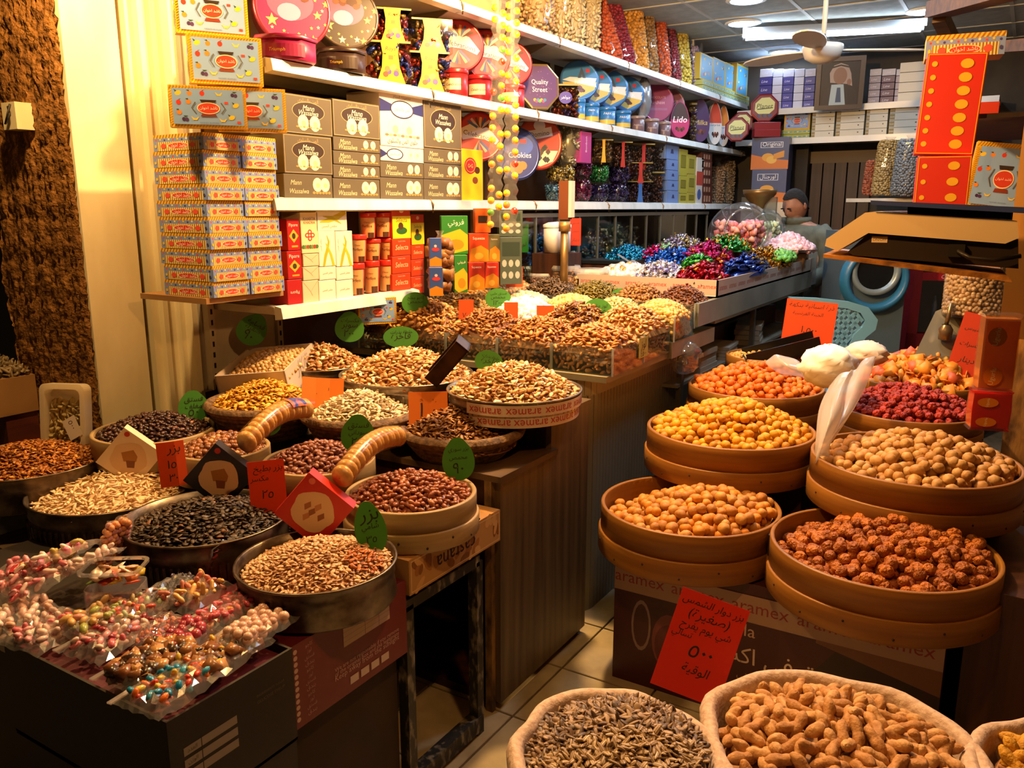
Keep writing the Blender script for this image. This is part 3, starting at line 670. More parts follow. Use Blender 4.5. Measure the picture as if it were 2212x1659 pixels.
# supports under the rows
CARD = NM('cardboard', '8a6236', '9c7446', (5, 5, 5), 0.8)
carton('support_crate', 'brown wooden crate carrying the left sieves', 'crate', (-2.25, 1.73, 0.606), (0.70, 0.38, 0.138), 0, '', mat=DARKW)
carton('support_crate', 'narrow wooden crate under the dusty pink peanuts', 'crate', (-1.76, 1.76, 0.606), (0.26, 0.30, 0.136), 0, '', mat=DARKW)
def p_castana(P, w, h):
    P.rect(-w / 2, -h / 2, w / 2, h / 2, 'b28a58')
    r = random.Random(3)
    for k in range(26): P.ell(r.uniform(-.46, .46) * w, r.uniform(-.36, .36) * h, r.uniform(.015, .03), r.uniform(.008, .014), ['9c6a3a', 'c9a06a', '84552c'][k % 3], 10, r.uniform(0, 3))
    P.frame(-w / 2 + .006, -h / 2 + .006, w / 2 - .006, h / 2 - .006, .003, 'd9b98a')
    P.text('castana', -0.02 * w, 0.0, w * .42, '2f2238', flip=True)
carton('nut_carton', 'flat printed nut carton turned upside down under the red peanut sieve', 'carton', (-1.405, 1.775, 0.606), (0.26, 0.44, 0.1), 0, 'a87c4c', {'r': p_castana})
def p_maroon(P, w, h):
    P.rect(-w / 2, -h / 2, w / 2, h / 2, '6e2029')
    for k in range(12): P.ell(-w * .42, h * (.42 - .074 * k), .006, .006, 'c9a9a2', 10); P.text(['كاجو', 'لوز', 'فستق', 'بندق'][k % 4], -w * .32, h * (.42 - .074 * k), w * .08, 'b08a84', h=.012)
    P.rect(w * -.06, h * .12, w * .34, h * .44, 'c4a890')
    for k in range(4): P.rect(-w * .06, h * (.18 + .06 * k), w * .34, h * (.183 + .06 * k), '7c4a40')
    P.rect(w * .12, h * .12, w * .123, h * .44, '7c4a40'); P.rect(w * .24, h * .12, w * .243, h * .44, '7c4a40')
    for k, t in enumerate(('We are not responsible if you remove', 'of the original box and the legitimate', 'Keep away from the sunlight')): P.text(t, w * .14, h * (-.10 - .055 * k), w * .56, 'c29a92')
    for k in range(4): P.rect(w * (-.02 + .09 * k), -h * .40, w * (.05 + .09 * k), -h * .30, 'c8b2a6')
carton('maroon_carton', 'maroon printed carton with white lettering under the tan seed pan', 'carton', (-1.47, 1.335, 0.45), (0.38, 0.42, 0.205), 0, '5a1a22', {'r': p_maroon})
MBs = MB().box(-0.19, 0.19, -0.2, 0.2, 0.0, 0.448, NM('dark_carton', '2a1c12', '3a281a', (5, 5, 5), 0.8)).build('dark_crate', None, (-1.50, 1.335, 0.0)); tag(MBs, 'dark crate standing on the floor under the maroon carton', 'crate')
# cardboard box of chickpeas
kb = empty('cardboard_box', tuple(at(470, 835, 'z', 0.93) * np.array([1, 1, 0]) + np.array([0, 0, 0.0])), 0.0)
kz = np.array([-2.40, 2.14]); kb.location = (kz[0], kz[1], 0.925); kb.rotation_euler = (0.18, -0.10, 0.42); tag(kb, 'open white cardboard box of chickpeas printed with faint grey lettering', 'box')
WC = NM('white_carton', 'b9a898', 'cbbcae', (4, 4, 4), 0.75)
W_, D_, H_ = 0.27, 0.30, 0.12
MB().box(-W_ / 2, W_ / 2, -D_ / 2, D_ / 2, 0, 0.006, WC).build('bottom', kb)
for nme, q in (('front_side', (-W_ / 2, W_ / 2, -D_ / 2, -D_ / 2 + 0.006)), ('back_side', (-W_ / 2, W_ / 2, D_ / 2 - 0.006, D_ / 2)), ('left_side', (-W_ / 2, -W_ / 2 + 0.006, -D_ / 2, D_ / 2)), ('right_side', (W_ / 2 - 0.006, W_ / 2, -D_ / 2, D_ / 2))):
    MB().box(*q, 0, H_, WC).build(nme, kb)
mb = MB(); P = Print(mb, face_M(W_, D_, H_, 'r')); P.text('JKiliz', 0.03, 0.02, 0.15, '8d8078', shear=0.25); P.text('Kuruyemis', 0.07, -0.015, 0.09, '6e6058', shear=0.3); P.text('NATURAL ROASTED CHICKPEAS', 0.0, -0.045, 0.26, '7a6c66'); mb.build('box_lettering', kb)
mb = MB(); P = Print(mb, face_M(W_, D_, H_, 'f')); P.text('Kuruyemis Gida', 0, 0.0, 0.14, '9a8c80'); P.rect(-0.03, 0.02, 0.03, 0.03, '9a8c80'); mb.build('box_lettering', kb)
hp = heap('chickpeas', 'ball', 0.0085, ['cfa56a', 'dcb67e', 'c09458'], 0.05, rect=(W_ - 0.016, D_ - 0.016), loc=kb.location + Vector((0, 0, 0.085)), seed=51, label='heap of yellow chickpeas in the white cardboard box', group='heaps of chickpeas', sp=0.0165, power=2)
hp.rotation_euler = kb.rotation_euler
# herb crate and foam tray at the far left
hb = empty('herb_carton', at(10, 835, 'y', 1.60) - np.array([0.09, 0, 0.09]), 0); tag(hb, 'brown carton of dried herbs with red lettered tape at the far left', 'carton')
MB().box(-0.26, 0.20, -0.10, 0.06, 0.0, 0.14, CARD).build('carton_body', hb)
mb = MB(); P = Print(mb, Matrix.Translation((0, -0.10, 0)) @ face_M(0.46, 0, 0.14, 'f')); P.rect(-0.26, -.022, 0.20, .022, 'cdb7a4'); P.text('aramex', 0.10, 0, 0.14, 'b03030'); P.text('aramex', -0.10, 0, 0.14, 'b03030'); mb.build('parcel_tape', hb)
hh_ = heap('dried_herbs', [('long', ['7d6a4e', '94805f', '5f4f3a'], .6), ('chip', ['8a7658', '6c5b42'], .4)], 0.02, ['6c5b42'], 0.05, rect=(0.44, 0.14), loc=hb.location + Vector((-0.03, -0.02, 0.15)), seed=61, tilt=0.9, label='tangled heap of grey dried herbs in the far left carton', cat='herbs', sp=0.02)
carton('support_crate', 'reddish wooden crate under the dried herb carton', 'crate', (hb.location.x - 0.03, 1.60, 0.62), (0.44, 0.12, float(hb.location.z) - 0.622), 0, '', mat=NM('red_crate', '4a1c10', '6b2c18', (2, 2, 30), 0.6))
fp = at(137, 850, 'y', 1.52); ft = empty('foam_tray', (fp[0], fp[1], 0.905), 0.5, (-0.12, 0.0, 0.42)); tag(ft, 'white foam tray of yellowish dried flakes wrapped in film, standing upright', 'tray')
FO = CARDM('f6ecd6', .6); w_, h_ = 0.165, 0.225
def ring(m, pts_o, pts_i, y0, y1, mat):
    n = len(pts_o); vs = [(p[0], y0, p[1]) for p in pts_o] + [(p[0], y0, p[1]) for p in pts_i] + [(p[0], y1, p[1]) for p in pts_i] + [(p[0], y1, p[1]) for p in pts_o]; fs = []
    for k in range(n):
        j = (k + 1) % n; fs += [(k, j, n + j, n + k), (n + k, n + j, 2 * n + j, 2 * n + k), (j, k, 3 * n + k, 3 * n + j)]
    m.add(vs, fs, mat, False)
def rrect(w, h, r, cz, n=5):
    p = []
    for cx, cy, a in ((w / 2 - r, -h / 2 + r, -PI / 2), (w / 2 - r, h / 2 - r, 0), (-w / 2 + r, h / 2 - r, PI / 2), (-w / 2 + r, -h / 2 + r, PI)):
        p += [(cx + r * math.cos(a + PI / 2 * k / n), cz + cy + r * math.sin(a + PI / 2 * k / n)) for k in range(n + 1)]
    return p
m = MB(); ring(m, rrect(w_, h_, 0.022, 0), rrect(w_ - 0.035, h_ - 0.035, 0.02, 0), -0.02, 0.02, FO); m.add([(p[0], 0.018, p[1]) for p in rrect(w_ - 0.03, h_ - 0.03, 0.02, 0)], [tuple(range(24))], FO); m.build('foam_shell', ft)
H = Heap(); q = spread(0.016, rect=(0.12, 0.15), seed=4); q[:, 1] -= 0.02; H.pieces(np.column_stack([q[:, 0], np.full(len(q), 0.004), q[:, 1]]), SHP('chip', 0.017), ['d6c48c', 'e2d29e', 'c9b478'], 1.0, 4); H.build('dried_flakes', CARDM('e0cc90', .5), ft)
m = MB(); M_ = Matrix.Translation((0.035, -0.0215, -0.035)) @ face_M(0, 0, 0, 'f'); P = Print(m, M_); P.poly([(-.035, .02), (.01, .045), (.04, -.02), (-.005, -.045)], 'd8cfc6'); P.text('٥٠٠', 0.0, 0.01, 0.03, '4a4050', rot=-1.1); m.build('price_sticker', ft)
# fig rolls: strings of pressed dried figs in film
FIG = NM('fig_skin', 'b58a52', 'd2ab72', (40, 40, 40), 0.28, 0.1)
def fig_roll(px0, py0, px1, py1, z0, z1, r, label, sticker):
    a = Vector(at(px0, py0, 'z', z0)); b = Vector(at(px1, py1, 'z', z1)); n = 15
    t = empty('dried_fig_roll', tuple(a)); tag(t, label, 'dried figs', 'film wrapped dried fig rolls'); d = (b - a); q = d.to_track_quat('Z', 'X').to_matrix().to_4x4()
    disc_ = MB().lathe([(0.001, -0.012), (r * 0.75, -0.011), (r, -0.003), (r, 0.004), (r * 0.75, 0.011), (0.001, 0.012)], FIG, 16).mesh('fig')
    for k in range(n):
        u = (k + 0.5) / n; p = d * u + Vector((0, 0, 0.035 * math.sin(u * PI))) ; o = link('pressed_fig', disc_, t, tuple(p)); o.rotation_euler = (q @ Matrix.Rotation(0.25 * math.sin(k * 2.1), 4, 'X')).to_euler(); o.scale = (1, 1, d.length / n / 0.019)
    MB().tube([tuple(d * u + Vector((0, 0, 0.035 * math.sin(u * PI)))) for u in [k / 12 for k in range(13)]], r * 1.07, CLEAR('fff4e0', 0.05, 0.0, .2), 14, False).build('film_wrap', t)
    if sticker:
        m = MB(); u0, u1 = 0.62, 0.85; vs = []; fs = []
        sd = Vector((0, 0, 1)).cross(d.normalized()).normalized()
        for i in range(7):
            u = u0 + (u1 - u0) * i / 6
            for j in range(6):
                an = -1.2 + 1.2 * j / 5; c_ = d * u + Vector((0, 0, 0.035 * math.sin(u * PI))); vs.append(tuple(c_ + (Vector((0, 0, 1)) * math.cos(an) + sd * math.sin(an)) * r * 1.11))
        fs = [(i * 6 + j, i * 6 + j + 1, (i + 1) * 6 + j + 1, (i + 1) * 6 + j) for i in range(6) for j in range(5)]
        m.add(vs, fs, NM('fig_sticker', '2b3a8c', 'd8622c', (30, 30, 30), 0.3, ramp=(.45, .55))); m.build('sticker', t)
fig_roll(528, 960, 664, 882, 0.93, 0.965, 0.033, 'roll of pressed dried figs with a blue and red sticker', True)
fig_roll(735, 1035, 862, 942, 0.90, 0.93, 0.031, 'plain roll of pressed dried figs leaning on the brown seed basket', False)
# house shaped sesame bar boxes
def sesame_box(px, py, f, w, hgt, rz, tilt, col, colp, label):
    p = at(px, py, 'f', f); t = empty('sesame_box', p, 0, (0, tilt, rz)); tag(t, label, 'box', 'sesame bar boxes standing on one corner')
    s_ = w / 2; d = 0.045; pts = [(-s_, -hgt / 2), (s_, -hgt / 2), (s_, hgt / 2), (-s_, hgt / 2)]
    MB().prism(pts, -d / 2, d / 2, SM(col, 0.35)).build('carton', t)
    m = MB(); P = Print(m, Matrix(((1, 0, 0, 0), (0, 0, -1, -d / 2), (0, 1, 0, 0), (0, 0, 0, 1)))); c45 = -tilt
    r_ = random.Random(2); P.poly([((0.38 + 0.02 * math.sin(7 * a)) * w * math.cos(a), (0.38 + 0.02 * math.sin(5 * a)) * w * math.sin(a) - 0.02 * w) for a in [2 * PI * k / 30 for k in range(30)]], 'd9b994')
    ca, sa = math.cos(tilt), math.sin(tilt)
    def rot(x, y): return (x * ca - y * sa, x * sa + y * ca)
    if colp == 'bars':
        for q in ((-.14, -.10), (-.03, -.02), (.08, .06), (-.10, .10), (.12, -.12)): P.poly([rot(w * (q[0] + dx), w * (q[1] + dy)) for dx, dy in ((-.06, -.08), (.06, -.02), (.06, .08), (-.06, .03))], ['8f5a3a', 'a06848', 'b98058'][int(abs(q[0]) * 100) % 3])
    else: P.poly([rot(w * x, w * y) for x, y in ((-.16, .14), (.10, .18), (.17, .02), (.13, -.10), (-.13, -.07))], 'a87230'); P.poly([rot(w * x, w * y) for x, y in ((-.08, -.05), (.11, -.08), (.08, -.24), (-.07, -.22))], '7d4a2a')
    P.ell(*rot(0.0, w * .55), w * .06, w * .06, 'c0392b' if col != 'c02a22' else 'e07060', 14); m.build('printed_front', t)
    m = MB(); P = Print(m, Matrix(((0, 0, 1, s_), (1, 0, 0, 0), (0, 1, 0, 0), (0, 0, 0, 1)))); P.text('SESAME', 0, 0, hgt * .6, 'f0e4d4' if col != 'e6d2b8' else '8a3a2a', rot=PI / 2); m.build('printed_side', t)
sesame_box(283, 985, 2.60, 0.14, 0.14, 0.78, 0.72, 'e6d2b8', 'x', 'cream sesame bar box tilted on its corner by the dark peanuts')
sesame_box(478, 1026, 2.40, 0.145, 0.145, 0.68, 0.74, '1c2030', 'x', 'black sesame bar box tilted on its corner by the hazelnuts')
sesame_box(682, 1097, 2.17, 0.148, 0.148, 0.56, 0.72, 'c02a22', 'bars', 'red sesame bar box tilted on its corner by the pink peanuts')
# metal scoop standing in the middle pan
sc_ = empty('metal_scoop', at(985, 785, 'f', 2.62), 0); sc_.rotation_euler = (0.2, -0.85, 0.35); tag(sc_, 'dark square metal scoop stuck in the middle nut pan', 'scoop')
BR = NM('brown_metal', '2a1a10', '54361e', (14, 14, 14), 0.4, metal=0.6)
MB().box(-0.09, 0.07, -0.04, 0.04, 0, 0.006, BR).build('blade', sc_); MB().box(-0.09, 0.07, -0.04, -0.034, 0, 0.05, BR).build('side_wall', sc_); MB().box(-0.09, 0.07, 0.034, 0.04, 0, 0.05, BR).build('side_wall', sc_)
MB().box(0.064, 0.07, -0.04, 0.04, 0, 0.05, BR).build('back_wall', sc_)
# ================================================================== CLEAR BINS ON THE COUNTER
ACR = CLEAR('eef3ec', 0.05, 0.03)
EDGE = CLEAR('cfe0d4', 0.12, 0.35)
def clear_bin(x0, x1, y0, y1, z, hh, label, group='clear nut bins on the counter', clip=True):
    t = empty('clear_bin', ((x0 + x1) / 2, (y0 + y1) / 2, z)); tag(t, label, 'bin', group); w = (x1 - x0) / 2 - 0.002; d = (y1 - y0) / 2 - 0.002; q = 0.004
    MB().box(-w, w, -d, d, 0, q, ACR).build('bottom', t)
    for n_, b in (('front_pane', (-w, w, -d, -d + q)), ('back_pane', (-w, w, d - q, d)), ('side_pane', (-w, -w + q, -d + q, d - q)), ('side_pane', (w - q, w, -d + q, d - q))):
        MB().box(*b, q, hh, ACR).build(n_, t)
    m = MB()
    for sx in (-1, 1): m.box(sx * w - 0.003, sx * w + 0.003, -d - 0.003, -d + 0.003, 0, hh, EDGE)
    m.build('corner_strip', t)
    return t
XC = [-2.50, -2.02, -1.765, -1.515, -1.255]
NUT_A = [[('cashew', ['bc8848', 'cc9a58', 'a87438'], .8), ('bean', ['c09050', 'd0a464'], .2)], [('cashew', ['a06c34', '8c5a2a', 'b48044'], .5), ('almond', ['8c5428', 'a06a34'], .5)],
         [('almond', ['a66c34', 'b87e48', '945c2a'], .7), ('cashew', ['cc985a', 'bc884a'], .3)], [('almond', ['bc8044', 'cc9054', 'aa6e38'], 1.0)]]
NA = ['fried cashews', 'dark roasted cashews', 'roasted almonds and cashews', 'plain roasted almonds']
NB = [('pale_pistachios', [('seed', ['c9a868', 'b8965a', 'd6b87c'], 1)], 'pale pistachios'), ('sugared_almonds', [('ball', ['efe6e2', 'f6efec', ('d08a98', .15)], 1)], 'white and pink sugared almonds'),
      ('walnut_pieces', [('chip', ['8a5c34', '6f4826', 'a87a4a'], .7), ('cashew', ['c99e66', 'b98a50'], .3)], 'mixed walnut pieces'), ('shelled_almonds', [('almond', ['c08c58', 'b07c48', 'cc9c68'], 1)], 'pale almonds in shell')]
for c in range(4):
    x0, x1 = XC[c], XC[c + 1]; xm = (x0 + x1) / 2
    clear_bin(x0, x1, 2.74, 3.03, 0.988, 0.105, 'clear acrylic bin of %s, front row' % NA[c])
    heap(NA[c].replace(' ', '_'), NUT_A[c], 0.0150, ['7c4c24'], [0.15, 0.13, 0.11, 0.10][c] - 0.02, rect=(x1 - x0 - 0.014, 0.276), loc=(xm, 2.885, 1.075), seed=70 + c, label='heap of %s in the front row bin' % NA[c], group='heaps of nuts in clear bins', sp=0.0215)
    # nuts seen through the front pane
    H = Heap(); w = x1 - x0 - 0.014; q = spread(0.021, rect=(w, 0.088), seed=80 + c)
    for (kn, cc, wt) in NUT_A[c][:1]: H.pieces(np.column_stack([q[:, 0], np.full(len(q), -0.128), q[:, 1]]), SHP(kn, 0.0145), cc, 0.9, 80 + c)
    tag(H.build(NA[c].replace(' ', '_'), VCM(0.5), None, (xm, 2.885, 1.038)), '%s pressed against the front pane of their bin' % NA[c], 'nuts', 'nuts seen through the panes')
    nm, kd, words = NB[c]
    clear_bin(x0, x1, 3.035, 3.325, 0.995, 0.115, 'clear acrylic bin of %s, second row' % words)
    heap(nm, kd, 0.0150, [kd[0][1][0]], 0.10, rect=(x1 - x0 - 0.014, 0.276), loc=(xm, 3.18, 1.10), seed=90 + c, label='heap of %s in the second row bin' % words, group='heaps of nuts in clear bins', sp=0.0215, rough=0.45)
for k, (yy, cc, kn) in enumerate(((2.885, ['6b4020', '7c4e2a'], 'bean'), (3.18, ['a8743c', 'b9864c'], 'almond'))):
    H = Heap(); q = spread(0.021, rect=(0.27, 0.085), seed=95 + k); H.pieces(np.column_stack([np.full(len(q), 0), q[:, 0], q[:, 1]]), SHP(kn, 0.0145), cc, 0.9, 95 + k)
    tag(H.build('nuts', VCM(0.5), None, (-1.272, yy, 1.038 + .01 * k)), ['dark nuts', 'golden almonds'][k] + ' pressed against the right side pane of the front bins', 'nuts', 'nuts seen through the panes')
ps = empty('price_sticker', (-1.2525, 3.02, 1.055)); tag(ps, 'yellow handwritten price sticker on the right side of the bins', 'label')
MB().box(0, 0.001, -0.045, 0.045, -0.035, 0.045, SM('a8a050', 0.6)).build('paper', ps); m = MB(); P = Print(m, Matrix(((0, 0, 1, 0.0012), (1, 0, 0, 0), (0, 1, 0, 0), (0, 0, 0, 1)))); P.text('لوز', 0, 0.015, 0.05, '2a2a18'); P.text('٤٥٠٠', 0, -0.018, 0.05, '2a2a18'); m.build('handwriting', ps)
# third and fourth rows, stepping up
ROW3 = [('fried_corn', 'bean', ['d8a24e', 'e3b264', 'c68e3c'], 'yellow fried corn'), ('white_chickpeas', 'ball', ['e0d0b0', 'ead9bc', 'd2be98'], 'whitish chickpeas'), ('yellow_chickpeas', 'ball', ['d6b26e', 'e0c080', 'c8a05c'], 'yellow chickpeas'),
        ('pale_beans', 'bean', ['cfc08a', 'dccd98', 'bba974'], 'pale green beans'), ('roasted_chickpeas', 'ball', ['d0a45c', 'ddb470', 'c0924a'], 'golden roasted chickpeas')]
ROW4 = [('hazelnuts', 'ball', ['b08c5c', 'c19e6e', '9c7848'], 'blanched hazelnuts'), ('striped_sunflower_seeds', 'long', ['5f4a34', '7c644a', '483624'], 'brown sunflower seeds'), ('green_pumpkin_seeds', 'long', ['7a6c30', '928440', '625624'], 'long green pumpkin seeds'),
        ('mixed_kernels', 'bean', ['8f6234', 'a67844', '7a5028'], 'mixed brown kernels'), ('brown_melon_seeds', 'seed', ['6f4228', '82502f', '5c3520'], 'reddish brown melon seeds')]
X5 = [-2.52, -2.2, -1.93, -1.68, -1.47, -1.245]
for r_, (row, y0, y1, z, hh, hp) in enumerate(((ROW3, 3.34, 3.58, 1.036, 0.11, 0.075), (ROW4, 3.59, 3.86, 1.065, 0.11, 0.09))):
    for c, (nm, kn, cc, words) in enumerate(row):
        x0, x1 = X5[c], X5[c + 1]
        clear_bin(x0, x1, y0, y1, z, hh, 'clear acrylic bin of %s, %s row' % (words, ORD[2 + r_]))
        heap(nm, kn, 0.0115 if kn != 'long' else 0.0165, cc, hp, rect=(x1 - x0 - 0.014, y1 - y0 - 0.014), loc=((x0 + x1) / 2, (y0 + y1) / 2, z + 0.085), seed=110 + r_ * 10 + c, label='heap of %s in the %s row bin' % (words, ORD[2 + r_]), group='heaps of nuts in clear bins', sp=0.017 if kn != 'long' else 0.014, tilt=0.5)
    H = Heap(); q = spread(0.016, rect=(y1 - y0 - .02, 0.09), seed=130 + r_); H.pieces(np.column_stack([np.full(len(q), 0), q[:, 0], q[:, 1]]), SHP(row[4][1], 0.011), row[4][2], 0.9, 130 + r_)
    tag(H.build(row[4][0], VCM(0.5), None, (-1.262, (y0 + y1) / 2, z + 0.055)), row[4][3] + ' pressed against the side pane of their bin', 'nuts', 'nuts seen through the panes')
# clear bags of nuts standing behind the bins
def nut_bag(px, py, y, w, hgt, kn, cc, label, seed, z=1.072):
    p = at(px, py, 'y', y); t = empty('nut_bag', (p[0], y, z), 0.5); tag(t, label, 'bag', 'open clear bags of nuts behind the bins')
    H = Heap(); r = w / 2
    q = spread(0.019, rect=(2 * PI * r, hgt * 0.86), seed=seed); a = q[:, 0] / r; H.pieces(np.column_stack([r * 0.96 * np.cos(a), r * 0.8 * np.sin(a), q[:, 1] + hgt * 0.45]), SHP(kn, 0.0125), cc, 1.0, seed)
    q = spread(0.019, r, seed=seed + 1); H.pieces(np.column_stack([q[:, 0] * .96, q[:, 1] * .8, hgt * 0.9 + dome(q, r, 0.02)]), SHP(kn, 0.0125), cc, 0.6, seed + 2)
    v, f = ellipsoid(r * .9, r * .74, hgt * .44, 14, 8); H.raw(v[:, [0, 1, 2]] + np.array([0, 0, hgt * .45]), f, cc[0]); H.build('nuts', VCM(0.5), t)
    rr = random.Random(seed); MB().lathe([(r * 1.0, 0.0), (r * 1.04, hgt * .3), (r * 1.03, hgt * .9), (r * 1.08, hgt * 1.0), (r * 1.0, hgt * 1.09)], CLEAR('ffffff', 0.07, 0.10), 22, None, False, None, 1, .84, lambda a, z: 1 + 0.03 * math.sin(7 * a + 40 * z)).build('bag_film', t)
    MB().lathe([(r * 1.08, hgt * .99), (r * 1.12, hgt * 1.04), (r * 1.02, hgt * 1.12)], CLEAR('ffffff', 0.1, 0.55), 22, None, False, None, 1, .84, lambda a, z: 1 + 0.04 * math.sin(5 * a)).build('rolled_rim', t)
nut_bag(1128, 585, 4.02, 0.20, 0.19, 'bean', ['a07858', 'b08a68', '8c6548'], 'clear bag of pinkish peanuts, leftmost of the open bags', 141)
nut_bag(1172, 592, 3.98, 0.15, 0.16, 'bean', ['7a5444', '8a6250', '6a463a'], 'clear bag of dark peanuts between two other bags', 142)
nut_bag(1222, 575, 4.0, 0.15, 0.20, 'cashew', ['b58450', 'c6965e', 'a37240'], 'clear bag of brown cashews below the scale pole', 143)
nut_bag(1278, 585, 4.0, 0.17, 0.19, 'ball', ['d6b482', 'e2c394', 'c8a470'], 'clear bag of pale chickpeas at the corner of the sweets tray', 144)
# ================================================================== SWEETS TRAY
tr = empty('sweets_tray', (-1.6, 4.9, 1.176)); tag(tr, 'long cardboard sweets tray edged with red lettered parcel tape', 'tray')
TAPE = SM('b9a79a', 0.35); TX0, TX1, TY0, TY1 = -2.0, -1.243, 3.895, 5.9
MB().box(TX0 + 1.6, TX1 + 1.6, TY0 - 4.9, TY1 - 4.9, 0, 0.01, CARD).build('tray_floor', tr)
MB().box(TX0 + 1.6, TX1 + 1.6, TY0 - 4.9, TY0 - 4.892, 0, 0.085, TAPE).build('front_edge', tr); MB().box(TX1 + 1.592, TX1 + 1.6, TY0 - 4.9, TY1 - 4.9, 0, 0.085, TAPE).build('side_edge', tr)
MB().add([(TX0 + 1.61, -.85, .03), (TX1 + 1.59, -.85, .03), (TX1 + 1.59, .95, .15), (TX0 + 1.61, .95, .15), (TX0 + 1.61, .95, .01), (TX1 + 1.59, .95, .01)], [(0, 1, 2, 3), (3, 2, 5, 4)], CARD).build('sloped_board', tr)
MB().box(TX0 + 1.6, TX0 + 1.608, TY0 - 4.9, TY1 - 4.9, 0, 0.06, CARD).build('inner_edge', tr); MB().box(TX0 + 1.6, TX1 + 1.6, TY1 - 4.908, TY1 - 4.9, 0, 0.085, CARD).build('back_edge', tr)
m = MB(); P = Print(m, Matrix.Translation((TX0 / 2 + TX1 / 2 + 1.6, TY0 - 4.9, 0.042)) @ Matrix(((1, 0, 0, 0), (0, 0, -1, 0), (0, 1, 0, 0), (0, 0, 0, 1))))
for k in range(6): P.text('aramex', -0.31 + k * 0.127, 0.008, 0.095, 'c04038')
P.rect(-.37, -.036, .37, -.031, 'd9cfc6'); m.build('tape_lettering', tr)
m = MB(); P = Print(m, Matrix.Translation((TX1 + 1.6, -0.5, 0.042)) @ Matrix(((0, 0, 1, 0), (1, 0, 0, 0), (0, 1, 0, 0), (0, 0, 0, 1))))
for k in range(12): P.text('aramex', -0.42 + k * 0.155, 0.0, 0.12, 'a8685c')
m.build('tape_lettering', tr)
FOIL = dict(rough=0.22, metal=0.75)
def sweets(nm, label, px, py, z, rx, ry, hp, cc, seed, kn='foil', size=0.019, **kw):
    p = at(px, py, 'z', z)
    a = dict(FOIL); a.update(kw)
    o = heap(nm, kn, size, cc, hp, R=1.0 * rx, loc=(p[0], p[1], z - hp * 0.55), seed=seed, label=label, cat='sweets', group='heaps of wrapped sweets', sp=size * 1.55, tilt=0.8, layers=2, **a)
    o.scale = (1, ry / rx, 1); return o
sweets('white_cup_sweets', 'white and gold cup shaped sweets at the near corner of the tray', 1352, 582, 1.27, 0.15, 0.20, 0.05, ['d8d4cc', 'e8e6e2', ('b88a40', .3)], 201, 'ball', 0.02, metal=0.3, rough=.3)
sweets('silver_purple_sweets', 'silver and lilac wrapped sweets beside the white ones', 1428, 580, 1.28, 0.12, 0.2, 0.07, ['c4bcd0', 'e2dce4', '9a8cc0', 'f0e8e0'], 202)
sweets('red_sweets', 'red foil wrapped sweets at the right front edge of the tray', 1520, 585, 1.285, 0.12, 0.24, 0.085, ['a01428', 'b81c34', '8a1024', ('d08030', .15)], 203)
sweets('blue_sweets', 'bright blue foil sweets behind the silver ones', 1455, 553, 1.325, 0.15, 0.22, 0.085, ['1a50b0', '2a6cd0', '123c8c', ('c0d0e8', .2)], 204)
sweets('green_sweets', 'small patch of green foil sweets among the blue', 1508, 560, 1.325, 0.08, 0.12, 0.06, ['3a9a30', '58b848', '2c7c28'], 205)
sweets('magenta_sweets', 'magenta and red foil sweets in the middle of the tray', 1530, 540, 1.36, 0.13, 0.22, 0.09, ['a01858', 'c02878', '8a1444', ('d87830', .2)], 206)
sweets('deep_blue_sweets', 'deep blue foil sweets along the right edge of the tray', 1612, 567, 1.305, 0.085, 0.4, 0.09, ['1c3ca0', '2850c0', '14307c', ('c8a040', .12)], 207)
sweets('gold_sweets', 'gold foil sweets towards the far end of the tray', 1655, 552, 1.315, 0.13, 0.33, 0.10, ['b07c20', 'c89434', '8f6218', ('c03878', .1)], 208)
sweets('green_gold_sweets', 'green and gold foil sweets in front of the sweets jar', 1568, 522, 1.40, 0.14, 0.24, 0.07, ['2c8a3c', '4aa850', 'b89030', '206c30'], 209)
sweets('cyan_sweets', 'turquoise wrapped sweets on the dark tray by the glass cabinet', 1358, 545, 1.325, 0.13, 0.20, 0.08, ['1c8ac0', '34a8d8', '146c9c'], 210)
sweets('pink_sweets', 'hot pink wrapped sweets on the dark tray by the glass cabinet', 1415, 545, 1.325, 0.07, 0.14, 0.07, ['c01c6c', 'd83888', 'a01458'], 211)
sweets('pale_green_sweets', 'pale green sweets behind the hot pink ones', 1440, 535, 1.345, 0.10, 0.2, 0.05, ['7cb068', '94c480', 'c4bcc8'], 212)
sweets('lilac_sweets', 'dull lilac wrapped sweets near the glass cabinet', 1470, 520, 1.385, 0.12, 0.22, 0.06, ['8a7c94', 'a094a8', 'b0a070'], 213)
dt = MB().box(-2.36, -2.01, 4.55, 5.85, 1.27, 1.29, SM('14181c', 0.4)).build('dark_sweets_tray'); tag(dt, 'dark flat tray of turquoise sweets beside the glass cabinet', 'tray')
dt2 = MB().box(-2.36, -2.01, 4.56, 5.84, 1.072, 1.27, DARKW).build('tray_support'); tag(dt2, 'dark wooden box under the turquoise sweets tray', 'box')
sc2 = empty('plastic_scoop', at(1375, 575, 'f', 4.75), 0.4); sc2.rotation_euler = (0.2, 0.55, 0.4); tag(sc2, 'clear blue plastic scoop lying on the white cup sweets', 'scoop')
MB().lathe([(0.001, -0.05), (0.022, -0.04), (0.026, 0.02), (0.02, 0.045)], CLEAR('bcd8ee', 0.2, 0.3), 12, Matrix.Rotation(PI / 2, 4, 'Y'), True).build('bowl', sc2); MB().bar((-.05, 0, 0), (-.13, 0, 0), 0.016, 0.006, CLEAR('bcd8ee', 0.2, 0.3)).build('handle', sc2)
